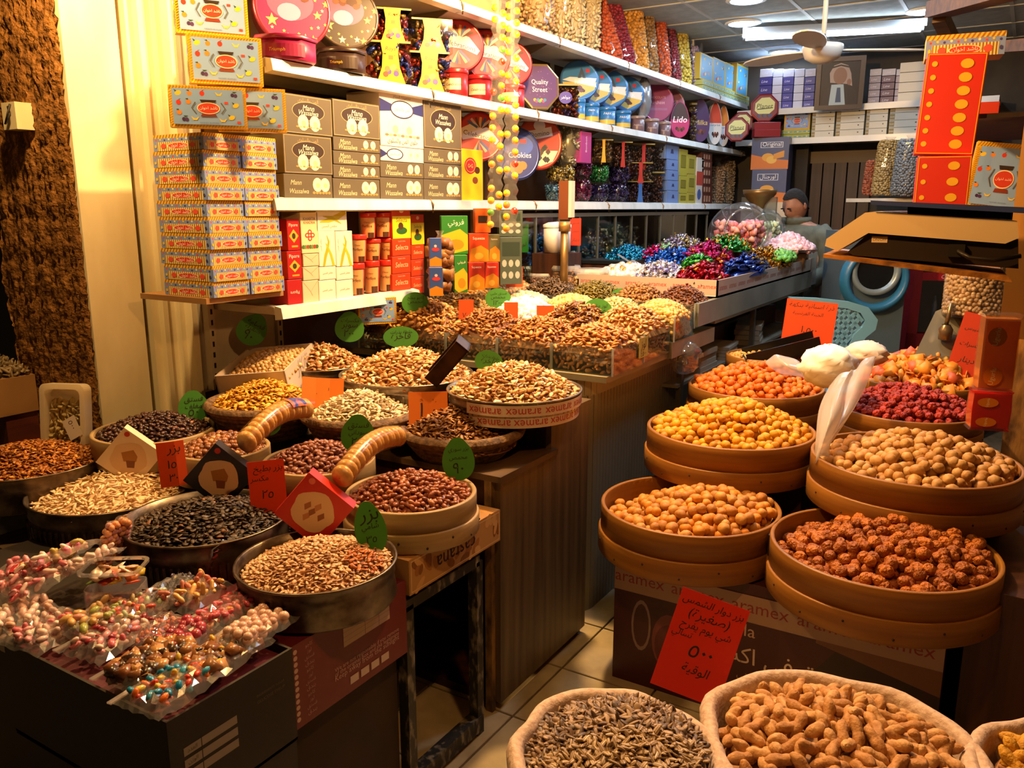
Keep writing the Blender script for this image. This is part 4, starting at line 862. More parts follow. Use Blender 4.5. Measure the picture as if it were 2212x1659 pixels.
# big tilted sweets jar with pink rock candy, a greenish one behind it
def jar(px, py, f, r, label, cc, rz, open_=True):
    p = at(px, py, 'f', f); t = empty('sweets_jar', p, rz); tag(t, label, 'jar', 'tilted clear sweets jars')
    Rm = Matrix.Rotation(PI / 2 - 0.12, 4, 'X')
    MB().lathe([(0.06, -r * .92), (r * .8, -r * .85), (r, -r * .5), (r * 1.04, 0), (r, r * .5), (r * .72, r * .9)], CLEAR('f4fbff', 0.10, 0.04), 30, Rm).build('glass_shell', t)
    MB().lathe([(r * .72, r * .9), (r * .76, r * .92), (r * .74, r * .98), (r * .68, r * .95)], CLEAR('e0f0f8', 0.25, 0.1), 30, Rm).build('mouth_ring', t)
    H = Heap(); rs = np.random.RandomState(8); q = rs.uniform(-1, 1, (420, 3)); q = q[np.linalg.norm(q, axis=1) < 1] * r * 0.84; q = q[q[:, 2] < r * 0.35]
    H.pieces(q, SHP('cube', r * 0.085), cc, 2.0, 8, 0.12); H.build('rock_candy', VCM(0.4), t)
jar(1597, 503, 5.3, 0.183, 'big clear jar of pink rock candy on the counter', ['e08a8e', 'ec9c9c', 'd8777e', 'f0b0a8'], 0.55)
jar(1645, 498, 5.62, 0.14, 'clear jar of pale green rock candy behind the pink one', ['cfd8a8', 'dde4bc', 'bcc894'], 0.55)
pl = at(1703, 538, 'f', 5.45); t = empty('delight_plate', pl - np.array([0, 0, .02])); tag(t, 'round metal plate heaped with pale pink sweets near the shopkeeper', 'plate')
MB().lathe([(0.001, 0), (.12, 0), (.18, .018), (.185, .02), (.18, .024), (.12, .008), (.001, .006)], TIN, 32).build('plate', t)
heap('pink_delight', 'cube', 0.0145, ['e8bcc0', 'f0ccd0', 'dca4aa'], 0.10, R=0.165, loc=pl + np.array([0, 0, 0.0]), seed=221, label='heap of pale pink sugared cubes on the metal plate', cat='sweets', sp=0.024, tilt=1.0, rough=0.7, power=1.2)
MB_ = MB().lathe([(0.001, 0), (.10, 0), (.12, float(pl[2]) - 1.19 - .022), (.001, float(pl[2]) - 1.19 - .022)], CARD, 20).build('plate_stand', None, (pl[0], pl[1], 1.188)); tag(MB_, 'low round stand under the pink sweets plate', 'stand')
sweets('lime_sweets', 'lime green sweets on the tray end by the shopkeeper', 1690, 550, 1.32, 0.07, 0.16, 0.04, ['6cb84c', '88cc64', '529c38'], 222, 'cube', 0.014, metal=0.0, rough=.4)
eb = empty('counter_end_bin', (-1.36, 5.98, 1.08)); tag(eb, 'taped clear bin of orange sweets at the far counter end', 'bin')
MB().box(-.12, .12, -.07, .09, 0, .22, CLEAR('d8e0dc', 0.1, 0.2)).build('shell', eb); MB().box(-.09, .10, -.05, .07, .02, .18, NM('orange_sweets', 'b06a20', 'c88434', (40, 40, 40), 0.5)).build('sweets_block', eb)
# ================================================================== GLASS CABINET BEHIND THE COUNTER
gc = empty('glass_candy_cabinet', (0, 0, 0)); tag(gc, 'row of glass fronted sweet compartments with metal strips below the eye level shelf', 'cabinet')
AL = SM('8a8c88', 0.35, 0.7)
for k in range(13):
    y = 3.72 + 0.26 * k
    MB().box(-2.315, -2.30, y - 0.006, y + 0.006, 1.19, 1.56, AL).build('metal_strip', gc)
    if k < 12: MB().box(-2.309, -2.305, y + 0.008, y + 0.252, 1.19, 1.55, CLEAR('e6ece8', 0.04, 0.0)).build('glass_pane', gc)
MB().box(-2.318, -2.298, 3.7, 6.86, 1.55, 1.572, AL).build('top_rail', gc); MB().box(-2.66, -2.298, 3.7, 6.86, 1.10, 1.19, DARKW).build('base', gc)
CCOL = ['3a4450', '2060c0', '8c1448', '3c4444', '7a6a70', '6a7258', '5c5048', '4a5838', '203c80', '6c5c40', '505850', '3c4048']
for k in range(12):
    y = 3.72 + 0.26 * k + 0.13
    H = Heap(); q = spread(0.035, rect=(0.23, 0.28 if k in (1, 2, 4, 5, 6) else 0.14), seed=230 + k); H.pieces(np.column_stack([np.random.RandomState(k).uniform(-.03, .03, len(q)), q[:, 0], q[:, 1]]), SHP('foil', 0.02), [CCOL[k], ('c8c8c8', .15)], 1.5, 230 + k)
    tag(H.build('cabinet_sweets', VCM(0.3, 0.4), None, (-2.38, y, 1.19 + (0.15 if k in (1, 2, 4, 5, 6) else 0.075))), 'wrapped sweets behind the %s glass pane from the left' % ORD[k], 'sweets', 'sweets behind the glass panes')
# white cylinder tin, scale pole with display, hanging cards
cy = at(1203, 545, 'f', 4.55); t = empty('white_canister', cy); tag(t, 'white round canister behind the bags of nuts', 'canister')
MB().lathe([(.001, 0), (.075, 0), (.075, .14), (.001, .14)], SM('e6e0da', .4), 28).build('body', t); MB().lathe([(.078, .135), (.078, .15), (.05, .162), (.001, .166)], SM('f0eeec', .35), 28).build('lid', t)
ws = MB().box(-.1, .1, -.1, .1, 0, float(cy[2]) - 1.075, DARKW).build('canister_stand', None, (cy[0], cy[1], 1.072)); tag(ws, 'dark block under the white canister', 'stand')
pp = at(1219, 545, 'f', 4.2); t = empty('scale_pole', (pp[0], pp[1], 1.07)); tag(t, 'brass scale pole with a slim upright display among the nut bags', 'scale')
zt = float(at(1222, 478, 'f', 4.2)[2]) - 1.07
MB().lathe([(.001, 0), (.02, 0), (.02, zt), (.001, zt)], SM('9a7a4a', .3, .7), 16).build('pole', t); MB().lathe([(.001, zt - .05), (.03, zt - .05), (.03, zt), (.001, zt)], SM('b08a50', .35, .6), 16).build('collar', t)
zu = float(at(1222, 392, 'f', 4.2)[2]) - 1.07
m = MB().box(-.025, .03, -.02, .02, zt + .01, zu, SM('6b3a20', .3)).build('display_body', t); MB().box(.03, .045, -.02, .02, zt + .02, zu, SM('e6d8c4', .35)).build('display_edge', t)
# ================================================================== GOODS ON THE LEFT SHELVES
def proj(P):
    v = np.array(P, float) - CAM; z = v @ _F; return 1106 + FPX * (v @ _R) / z, 829.5 - FPX * (v @ _U) / z
def ypx(px, z, x=XS):
    lo, hi = 0.5, 12.0
    for _ in range(40):
        m_ = (lo + hi) / 2
        if proj((x, m_, z))[0] < px: lo = m_
        else: hi = m_
    return lo
def zpy(py, y, x=XS):
    lo, hi = 0.0, 4.0
    for _ in range(40):
        m_ = (lo + hi) / 2
        if proj((x, y, m_))[1] > py: lo = m_
        else: hi = m_
    return lo
def slot(px0, px1, z, py, x=XS - 0.012):
    """shelf stretch between two photo columns: centre y, width, height up to photo row py"""
    y0, y1 = ypx(px0, z, x), ypx(px1, z, x); ym = (y0 + y1) / 2; return ym, y1 - y0, max(0.03, zpy(py, ym, x) - z)
FX = XS - 0.012
def shelf_pt(px, py, f, inset):
    """point on a shelf seen at a pixel, with its distance ahead; a base close to a board is set on it"""
    if inset is None: return at(px, py, 'f', f), f
    x = XS - inset; p = at(px, py, 'x', x)
    for z in (Z1, Z2, Z3, Z4):
        if abs(p[2] - z) < .07: p = np.array([x, ypx(px, z, x), z + .002])
    return p, float((p - CAM) @ _F)
def shelf_box(name, label, cat, px0, px1, z, pyt, depth, col, prints=None, group=None, h=None, gap=0.003, rough=0.4):
    y, w, hh = slot(px0, px1, z, pyt); h = h or hh
    carton(name, label, cat, (FX - depth / 2, y, z), (w - gap, depth, h - 0.002), PI / 2, col, prints, group, rough)
    return y, w, h
# ---- printed faces
GR, GO = '5f5748', 'c9a877'
def blob(P, cx, cy, r, c='efe2c4'):
    P.ell(cx, cy, r, r * 1.05, c, 14); P.ell(cx + r * .1, cy - r * .1, r * .45, r * .4, 'd8be92', 10)
def p_grey(P, w, h):
    P.frame(-w / 2 + .004, -h / 2 + .004, w / 2 - .004, h / 2 - .004, .0014, GO); P.text('المن والسلوى', 0, h * .36, w * .42, 'a08c66')
    P.ell(-.0, h * .10, w * .335, h * .24, GO, 28); P.ell(0, h * .10, w * .325, h * .228, '35261e', 28)
    P.text('Mann', 0, h * .185, w * .24, 'f0e4cc', shear=.3); P.text('Wassalwa', 0, h * .06, w * .40, 'f0e4cc', shear=.3)
    blob(P, -w * .12, -h * .2, w * .11); blob(P, w * .12, -h * .2, w * .11)
    for k in range(8): P.ell(w * (-.24 + .068 * k), -h * .31, w * .03, h * .025, ['b98a4c', 'd6b078'][k % 2], 8)
def p_greyflat(P, w, h):
    P.text('Mann', -w * .26, h * .16, w * .22, 'd8c49c', shear=.3); P.text('Wassalwa', -w * .2, -h * .2, w * .38, 'd8c49c', shear=.3)
    for cx in (.18, .34): blob(P, w * cx, h * .08, min(h * .3, w * .1))
    for k in range(6): P.ell(w * (.10 + .065 * k), -h * .26, w * .03, h * .06, 'b98a4c', 8)
def p_white(P, w, h):
    P.poly([(-w / 2, h * .36), (-w * .18, h * .26), (-w * .18, h * .16), (-w / 2, h * .12)], '2a2c66'); P.poly([(w / 2, h * .36), (w * .18, h * .26), (w * .18, h * .16), (w / 2, h * .12)], '2a2c66')
    P.ell(0, h * .2, w * .27, h * .17, '2f2a3c', 26); P.ell(0, h * .2, w * .245, h * .145, 'efe4dc', 26); P.text('المن والسلوى', 0, h * .2, w * .38, '2a2440')
    P.text('مجموعة السلام', 0, h * .42, w * .4, '8a7c74'); blob(P, -w * .18, -h * .16, w * .15); blob(P, w * .14, -h * .16, w * .15)
    for k in range(9): P.ell(w * (-.36 + .09 * k), -h * .29, w * .045, h * .025, ['a8704a', 'd0a880'][k % 2], 8)
    P.text('حلوى المن والسلوى', 0, -h * .4, w * .7, '6a5a58')
def p_whiteflat(P, w, h):
    P.poly([(-w / 2, h * .3), (-w * .34, 0), (-w / 2, -h * .3)], '2a2c66'); P.ell(-w * .18, 0, w * .19, h * .4, '2f2a3c', 22); P.ell(-w * .18, 0, w * .165, h * .33, 'efe4dc', 22); P.text('المن والسلوى', -w * .18, 0, w * .24, '2a2440')
    for cx in (.18, .34): blob(P, w * cx, h * .06, min(h * .32, w * .1))
FRU = ['d83a28', 'e0b020', '4a2c6a', 'e07820', 'c8c030']
def fruit(P, x, y, s, k):
    if k % 6 == 0: P.ell(x, y, s * .55, s * .6, 'cc3420', 12); P.poly([(x, y + s * .5), (x + s * .6, y + s * .9), (x + s * .1, y + s * .7)], '24421c')
    elif k % 6 == 1: P.ell(x, y, s * .75, s * .5, 'e6c42c', 12, .4); P.poly([(x - s * .6, y + s * .2), (x - s * .9, y + s * .8), (x - s * .3, y + s * .5)], '24421c')
    elif k % 6 == 2: P.band([(x - s * .8, y + s * .35), (x - s * .3, y - s * .25), (x + s * .3, y - s * .25), (x + s * .8, y + s * .3)], [s * .12, s * .4, s * .4, s * .12], 'e8c838')
    elif k % 6 == 3: P.ell(x - s * .35, y, s * .42, s * .45, '3c2458', 10); P.ell(x + s * .35, y - s * .1, s * .42, s * .45, '4a2c6a', 10); P.poly([(x, y + s * .4), (x + s * .7, y + s * .8), (x - s * .4, y + s * .8)], '2c5024')
    elif k % 6 == 4: P.ell(x, y, s * .55, s * .55, 'e08428', 12); P.poly([(x, y + s * .4), (x - s * .7, y + s * .7), (x - s * .1, y + s * .8)], '24421c')
    else: P.rect(x - s * .4, y - s * .28, x + s * .4, y + s * .28, 'd04034')
def stripes(P, x0, y0, x1, y1, t, col, n, sl=.6):
    """diagonal stripes in a strip lying along x (or along y when taller)"""
    if x1 - x0 >= y1 - y0:
        st = (x1 - x0) / n
        for k in range(n): a = x0 + st * k; P.poly([(a, y0), (a + st * .42, y0), (min(x1, a + st * .42 + (y1 - y0) * sl), y1), (min(x1, a + (y1 - y0) * sl), y1)], col)
    else:
        st = (y1 - y0) / n
        for k in range(n): a = y0 + st * k; P.poly([(x0, a), (x1, min(y1, a + (x1 - x0) * sl)), (x1, min(y1, a + st * .42 + (x1 - x0) * sl)), (x0, a + st * .42)], col)
def badge(P, cx, cy, w, h, small=False):
    P.ell(cx, cy, w / 2, h / 2, 'f0e0b8', 22); P.ell(cx, cy, w * .46, h * .44, 'c83a26', 22); P.text('ناشد اخوان', cx, cy, w * .78, 'f6ece0')
    if not small:
        P.poly([(cx - w * .3, cy + h * .5), (cx + w * .3, cy + h * .5), (cx + w * .36, cy + h * .72), (cx - w * .36, cy + h * .72)], '2c1c14'); P.poly([(cx - w * .36, cy - h * .72), (cx + w * .36, cy - h * .72), (cx + w * .3, cy - h * .5), (cx - w * .3, cy - h * .5)], '7c2c1c')
        for s_ in (-1, 1): P.band([(cx + s_ * w * .55, cy - h * .45), (cx + s_ * w * .72, cy), (cx + s_ * w * .55, cy + h * .5)], w * .05, '5c5a4c')
FPOS = [(-.42, .34), (-.26, .34), (-.08, .35), (.16, .35), (.38, .33), (-.42, .10), (-.28, .12), (.26, .12), (.40, .06), (-.42, -.16), (-.34, -.33), (-.20, -.30), (.20, -.33), (.33, -.26), (.43, -.38)]
def p_fruit(P, w, h):
    b = min(w, h) * .075; P.rect(-w / 2, -h / 2, w / 2, h / 2, 'e8c020')
    for q in ((-w / 2, -h / 2, w / 2, -h / 2 + b), (-w / 2, h / 2 - b, w / 2, h / 2)): stripes(P, *q, 0, 'c88a1c', int(w / .009))
    for q in ((-w / 2, -h / 2 + b, -w / 2 + b, h / 2 - b), (w / 2 - b, -h / 2 + b, w / 2, h / 2 - b)): stripes(P, *q, 0, 'c88a1c', int(h / .009))
    P.rect(-w / 2 + b, -h / 2 + b, w / 2 - b, h / 2 - b, '84a8e4')
    for k, (x, y) in enumerate(FPOS): fruit(P, x * w * .9, y * h * .92, min(w * .062, h * .105), [1, 4, 0, 2, 3, 0, 4, 5, 1, 4, 3, 2, 2, 1, 5][k])
    badge(P, 0, -h * .03, w * .30, h * .28); P.text('NASHED IKHWAN', 0, -h * .38, w * .24, '5c6c9c')
def p_fruitside(P, w, h):
    P.rect(-w / 2, h * .28, w / 2, h / 2, 'e8b83c'); stripes(P, -w / 2, h * .28, w / 2, h / 2, 0, '9c6a24', 16)
    P.rect(-w / 2, -h / 2, w / 2, h * .28, '7890cc')
    for k in range(11): P.ell(w * (-.44 + .088 * k), h * (.16 + .05 * (k % 2)), w * .018, h * .06, ['d84a34', 'e0c030', '3c3c80', 'e8e0c0'][k % 4], 8)
    P.rect(-w * .42, -h * .5, w * .42, h * .06, 'ecd48c')
    for k in range(20): P.rect(w * (-.415 + .042 * k), -h * .5, w * (-.415 + .042 * k + .016), h * .06, '8a6420')
    badge(P, 0, -h * .2, w * .42, h * .38, True)
    for s_ in (-1, 1): P.ell(s_ * w * .29, -h * .2, w * .055, h * .16, 'd85040', 12); P.ell(s_ * w * .45, -h * .2, w * .02, h * .1, ['e0c030', '3c3c80'][s_ > 0], 8)
# ---- stack of fruit boxes at the shelf end
GS = 'fruit jelly boxes stacked at the shelf end'
w_, d_, h_ = 0.152, 0.255, 0.0535
for L in range(10):
    for c in range(2):
        jx = 0.006 * math.sin(L * 2.3 + c); carton('fruit_jelly_box', 'flat striped fruit jelly box, %s layer from the bottom of the stack, %s column' % (ORD[L], ['nearer', 'farther'][c]), 'box',
               (XS - d_ / 2 + jx, 1.90 + c * 0.156, 1.305 + L * h_), (w_, d_, h_ - 0.001), PI / 2, 'c89a3c', {'f': p_fruitside, 'l': p_fruitside}, GS)
sb2 = MB().box(-2.665, -2.31, 1.80, 2.14, 1.285, 1.304, CARD).build('stack_board'); tag(sb2, 'torn cardboard sheet under the stack of fruit jelly boxes', 'board')
zt = 1.305 + 10 * h_
def big_fruit(px0, px1, py0, py1, f, rz, label, tilt=0.0):
    a = at(px0, py1, 'f', f); b = at(px1, py1, 'f', f); c = at((px0 + px1) / 2, py0, 'f', f); w = float(np.linalg.norm(b - a)); h = float(c[2] - (a[2] + b[2]) / 2); p = (a + b) / 2
    carton('large_fruit_jelly_box', label, 'box', (p[0] - .02 * math.sin(rz), p[1] + .025, (a[2] + b[2]) / 2), (w, 0.045, h), rz, 'd8a838', {'f': p_fruit, 'l': p_fruitside}, 'large fruit jelly boxes above the stack', rot=(tilt, 0, rz))
big_fruit(368, 525, 188, 276, 2.62, 0.9, 'large fruit jelly box with a mauve blue face standing on the stack')
big_fruit(470, 612, 192, 284, 2.73, 0.88, 'large fruit jelly box partly hidden beside the mauve one')
big_fruit(408, 560, 80, 182, 2.66, 1.0, 'large fruit jelly box standing second from the top of the pile')
big_fruit(378, 528, -32, 76, 2.66, 1.02, 'highest large fruit jelly box, cut off by the top of the picture')
# ---- eye level shelf: grey nougat boxes in four columns
NG = 'nougat boxes on the eye level shelf'
def column(px0, px1, rows, name):
    z = Z3 + 0.001
    for k, (pyt, kind, words) in enumerate(rows):
        y, w, hh = slot(px0, px1, z, pyt)
        cc, pr = {'G': ('5f5748', p_grey), 'g': ('5f5748', p_greyflat), 'W': ('e2d6cc', p_white), 'w': ('e2d6cc', p_whiteflat)}[kind]
        carton('nougat_box', 'grey nougat box, %s, %s column from the left' % (words, name) if kind in 'Gg' else 'white and blue nougat box, %s, %s column from the left' % (words, name), 'box', (FX - .09, y, z), (w - .004, .18, hh - .002), PI / 2, cc, {'f': pr}, NG)
        z += hh
column(614, 720, ((376, 'g', 'flat one at the bottom'), (291, 'G', 'big one above the flat one'), (206, 'G', 'big one on top')), 'first')
column(720, 822, ((386, 'g', 'flat one at the bottom'), (357, 'g', 'second flat one up'), (328, 'g', 'third flat one up'), (298, 'g', 'fourth flat one up'), (219, 'G', 'big one on top')), 'second')
column(822, 916, ((384, 'g', 'flat one at the bottom'), (350, 'g', 'second flat one up'), (318, 'w', 'flat one'), (201, 'W', 'big one on top')), 'third')
column(916, 998, ((388, 'g', 'flat one at the bottom'), (354, 'g', 'second flat one up'), (322, 'g', 'third flat one up'), (219, 'G', 'big one on top')), 'fourth')
def p_yellow(P, w, h):
    P.ell(-w * .1, h * .18, w * .28, h * .16, 'a8242c', 20); P.ell(-w * .1, h * .18, w * .23, h * .13, 'd8a030', 20); P.ell(-w * .1, h * .18, w * .21, h * .115, 'a8242c', 20); P.text('G•G', -w * .1, h * .18, w * .24, 'e8c050'); P.ell(w * .22, h * .1, w * .13, h * .07, '4a2414', 14); P.ell(w * .12, -h * .1, w * .13, h * .07, '7c3c1c', 14)
shelf_box('yellow_box', 'tall yellow chocolate box with a red seal beside the grey nougat boxes', 'box', 998, 1044, Z3 + .001, 322, .12, 'e0b818', {'f': p_yellow})
# ---- round tins
def tin(px, py, f, rpx, th, face, rimc, art, label, name='round_tin', rz=None, lean=0.12, n=40, group='round tins leaning on the shelves', sq=1.0, oct_=False, free=False):
    """a tin on its edge, its lid turned to the aisle; art(P, r) prints the lid"""
    p = at(px, py, 'f', f) if free else at(px, py, 'x', XS - .13); f = float((p - CAM) @ _F); rz = facing(px) + .22 if rz is None else rz; r = rpx * f / FPX; t = empty(name, p, 0, (-lean, 0, rz)); tag(t, label, 'tin', group); nn = 8 if oct_ else n
    Rm = Matrix.Diagonal((1, 1, sq, 1)) @ Matrix.Rotation(PI / 2, 4, 'X') @ Matrix.Rotation(PI / 8 if oct_ else 0, 4, 'Z'); m = MB()
    m.lathe([(.001, -th), (r * .97, -th), (r * .98, -.012), (r * .985, -.012)], SM(rimc, .3, .3), nn, Rm, not oct_); m.build('tin_body', t)
    m = MB().lathe([(r * .985, -.014), (r, -.012), (r, -.002), (r * .985, .002), (r * .93, .0035), (r * .90, .0015), (.001, .0015)], SM(rimc, .28, .4), nn, Rm, not oct_); lid = m.build('lid', t)
    m = MB(); P = Print(m, Rm @ Matrix.Translation((0, 0, .0012)) @ Matrix.Rotation(-(PI / 8 if oct_ else 0), 4, 'Z'), .45); P.ell(0, 0, r * .90, r * .90, face, nn if not oct_ else 8, PI / 8 if oct_ else 0); art(P, r); m.build('lid_print', lid)
    return t
# in the tin frame v runs up after the quarter turn: lathe z axis points to -y, so print axes are x and z
def a_stars(P, r):
    P.ell(-r * .05, r * .15, r * .6, r * .46, '6c4c78', 22); P.ell(-r * .1, -r * .1, r * .3, r * .22, '9a88b8', 18); rr = random.Random(1)
    for k in range(26): a = rr.uniform(-.4, 3.5); P.ell(r * .42 * math.cos(a) * rr.uniform(.2, 1), r * .32 + r * .3 * math.sin(a) * rr.uniform(.2, 1), r * .1, r * .085, ['5a2c1c', '7c4028', '3c1c14'][k % 3], 8)
    for k in range(16):
        a = -2.6 + k * .2; rr_ = r * (.64 + .12 * (k % 3)); s_ = r * (.05 + .07 * (k % 4 == 0) + .05 * (k % 7 == 0)); cx, cy = rr_ * math.cos(a), rr_ * math.sin(a)
        P.poly([(cx + s_ * (1 if j % 2 == 0 else .42) * math.cos(PI / 2 + j * PI / 5), cy + s_ * (1 if j % 2 == 0 else .42) * math.sin(PI / 2 + j * PI / 5)) for j in range(10)], ['d8b868', 'e8dcb0', 'b89850'][k % 3])
def a_celeb(P, r):
    P.band([(-r * .8, r * .05), (-r * .3, r * .22), (r * .3, r * .1), (r * .75, -r * .25)], [r * .45, r * .6, r * .5, r * .2], 'e6dce0'); P.text('Celebrations', -r * .02, r * .02, r * 1.35, '2c2440', rot=-.22)
    for k in range(7): a = .4 + k * .35; P.band([(r * .1 * math.cos(a), r * .35), (r * .62 * math.cos(a), r * .35 + r * .42 * abs(math.sin(a)))], r * .1, ['5a3424', 'c8b8c0', '3c5ca0', 'd8b060'][k % 4])
    for k in range(6): a = 4.2 + k * .25; P.band([(0, -r * .2), (r * .55 * math.cos(a), -r * .2 + r * .5 * math.sin(a))], r * .11, ['c8a878', '3c4c90', 'a86a5a', '8a3040'][k % 4])
def a_park(P, r):
    P.poly([(-r * .88, -r * .1), (r * .88, -r * .1), (r * .75, -r * .48), (0, -r * .86), (-r * .75, -r * .48)], 'c8b050'); P.poly([(-r * .88, 0), (r * .86, -r * .35), (r * .8, -r * .1), (r * .88, r * .1), (-r * .5, r * .15)], 'd8dce0')
    P.poly([(-r * .1, r * .1), (r * .1, r * .62), (r * .14, r * .62), (r * .32, r * .1), (r * .18, r * .1), (r * .12, r * .3), (r * .05, r * .1)], '3c4c68'); P.rect(r * .32, r * .38, r * .52, r * .56, 'c03040')
    P.text('PARK', r * .1, -r * .08, r * .7, 'f0f4f8'); rr = random.Random(2)
    for k in range(8): P.ell(r * rr.uniform(-.3, .2), -r * rr.uniform(.3, .55), r * .1, r * .08, ['4a2418', '6b3828'][k % 2], 8)
def a_quality(P, r):
    rr = random.Random(3)
    for k in range(30): P.ell(r * .7 * math.cos(k) * rr.random(), r * .7 * math.sin(k) * rr.random(), r * .012, r * .012, 'c888c8', 6)
    P.text('Quality', 0, r * .16, r * .8, 'f2ecf4'); P.text('Street', 0, -r * .12, r * .72, 'f2ecf4')
    for k in range(7): P.ell(r * (-.25 + .08 * k), -r * (.55 + .05 * (k % 2)), r * .08, r * .07, ['c8a030', 'c04070', '3c80a0', '50a050'][k % 4], 8)
def a_cook(P, r):
    P.ell(0, r * .3, r * .7, r * .4, '3c5cb8', 20); P.text('Cookies', r * .1, -r * .05, r * 1.0, 'f0f0f8'); P.rect(r * .1, r * .4, r * .4, r * .55, 'c03848')
    for k in range(5): P.ell(r * (-.15 + .18 * (k % 3)), -r * (.45 + .14 * (k // 3)), r * .2, r * .17, ['b07838', 'c88c48'][k % 2], 12)
def a_domino(P, r):
    P.poly([(-r * .8, -r * .3), (r * .8, -r * .3), (r * .55, -r * .7), (0, -r * .88), (-r * .55, -r * .7)], 'e0cda0'); P.band([(-r * .5, r * .25), (0, r * .32), (r * .55, r * .42)], r * .34, 'd8d8e0'); P.ell(0, r * .62, r * .26, r * .2, 'd0d0dc', 14); P.text('Domino', 0, r * .32, r * .85, '30407c', rot=.13)
    rr = random.Random(5)
    for k in range(12): P.poly([(r * (x + dx * .12), r * (y + dy * .12)) for x, y in [(rr.uniform(-.4, .4), rr.uniform(-.7, -.15))] for dx, dy in ((-1, 0), (0, -1), (1, 0), (.2, 1))], ['2c3028', '4a3420', '1c2018'][k % 3])
def a_plain(P, r):
    P.text('CHOCOLATE', 0, r * .25, r * 1.0, 'c89aa8'); P.text('Purchase', 0, 0, r * .9, 'c89aa8'); P.band([(-r * .6, -r * .35), (r * .6, -r * .35)], r * .12, '8a4a70')
def a_planet(P, r):
    P.ell(0, r * .1, r * .72, r * .62, 'd6dc94', 8, PI / 8); P.text('Planet', 0, r * .12, r * 1.1, '2c3a20', shear=.2); P.band([(-r * .5, -r * .1), (r * .55, r * .0)], r * .06, '2c3a20')
    for k in range(8): P.ell(r * (-.4 + .11 * k), -r * .52, r * .13, r * .13, ['4a3040', '3c4c7c', '6b4a30'][k % 3], 8)
tin(632, 18, 3.35, 84, .07, 'a81c58', '8a3048', a_stars, 'large magenta round tin with gold stars at the left end of its shelf')
tin(748, 32, 3.52, 72, .07, '281c1c', '4a3c34', a_stars, 'large black round tin with gold stars beside the magenta one')
G2 = 'red round tins leaning behind hanging sweets'
tin(992, 98, 4.22, 56, .08, 'b02430', '8a1820', a_celeb, 'red round tin, leftmost and lowest of the upper red tins')
tin(1052, 118, 4.38, 54, .08, 'b02430', '8a1820', a_celeb, 'red round tin half hidden by the hanging strings of sweets')
tin(1104, 138, 4.55, 48, .08, 'b02430', '8a1820', a_celeb, 'red round tin right behind the hanging strings of sweets')
tin(1036, 294, 4.12, 52, .09, 'b02430', '9a1c20', a_celeb, 'red round tin on the eye level shelf beside the tall yellow box')
for k, (px, py, f, r) in enumerate(((1252, 173, 5.05, 43), (1284, 185, 5.25, 40), (1318, 192, 5.3, 41), (1355, 203, 5.5, 38))): tin(px, py, f, r, .09, '2c74b8', '3c6ca8', a_park, 'blue round tin with a tower picture, %s of four from the left' % ORD[k], lean=.2)
tin(1166, 187, 4.75, 46, .05, '4a2268', '8a7850', a_quality, 'purple eight sided tin with gold edges beside the blue tins', 'octagonal_tin', oct_=True, sq=1.12)
tin(1118, 332, 4.42, 50, .06, '24347c', '20306c', a_cook, 'dark blue round tin with a cookie picture behind the hanging sweets', sq=1.12)
tin(1166, 308, 4.55, 50, .06, 'a83a20', '9a3420', a_domino, 'orange brown tall oval tin with dark chocolates', sq=1.15)
for k, (px, py, f, r) in enumerate(((1420, 221, 5.9, 36), (1448, 228, 6.1, 32))): tin(px, py, f, r, .05, ['8a3058', '7c4450'][k], ['8a4060', '8a6468'][k], a_plain, ['dull pink round tin beside the silver wrapped parcel', 'greyish pink round tin behind the dull pink one'][k], sq=1.15)
for k, (px, py, f, r) in enumerate(((1592, 279, 6.9, 27), (1603, 266, 7.15, 25), (1652, 233, 7.0, 31))): tin(px, py, f, r, .05, '7c2c30', '8a2028', a_planet, ['red eight sided tin with a lime label near the shelf end', 'red eight sided tin half hidden behind its twin', 'red eight sided tin with a lime label standing highest at the back corner'][k], 'octagonal_tin', oct_=True, rz=.35, group='eight sided tins at the shelf end', free=True, lean=.05)
# flat tins and tubs below the tins
def tub(px, pyt, pyb, f, rpx, col, label, name='small_tub', lidc=None, text=None, tcol='f0e0d0', group='small tubs in front of the tins', band=None, taper=1.0, n=28, inset=.055):
    p, f = shelf_pt(px, pyb, f, inset); q = at(px, pyt, 'f', f); r = rpx * f / FPX; h = float(q[2] - p[2]); t = empty(name, p, .55); tag(t, label, 'tub', group)
    MB().lathe([(.001, 0), (r * taper * .94, 0), (r * taper * .96, .003), (r * .97, h * .84), (.001, h * .84)], SM(col, .35), n).build('tub_body', t)
    MB().lathe([(r * .9, h * .82), (r * 1.03, h * .82), (r * 1.04, h * .85), (r * 1.03, h * .97), (r * .98, h), (.001, h)], SM(lidc or col, .3), n).build('lid', t)
    m = MB()
    def wrap(v2, fs, colr, off=.0012):
        m.add([((r * (taper + (1 - taper) * p[1] / h) * .975 + off) * math.sin(p[0] / r), -(r * (taper + (1 - taper) * p[1] / h) * .975 + off) * math.cos(p[0] / r), p[1]) for p in v2], fs, SM(colr, .35))
    if band:
        n_ = 14
        for (y0, y1, c, a0, a1) in band: wrap([(r * (a0 + (a1 - a0) * k / n_), h * yy) for k in range(n_ + 1) for yy in (y0, y1)], [(2 * k, 2 * k + 2, 2 * k + 3, 2 * k + 1) for k in range(n_)], c)
    for (tt, yy, ww, c) in (text or []):
        v, f_, tw, th = glyphs(tt, .2); k = ww * r / tw; wrap([(p[0] * k, h * yy + p[1] * k) for p in v], f_, c, .002)
    if m.v: m.build('label_print', t.children[0])
    return t
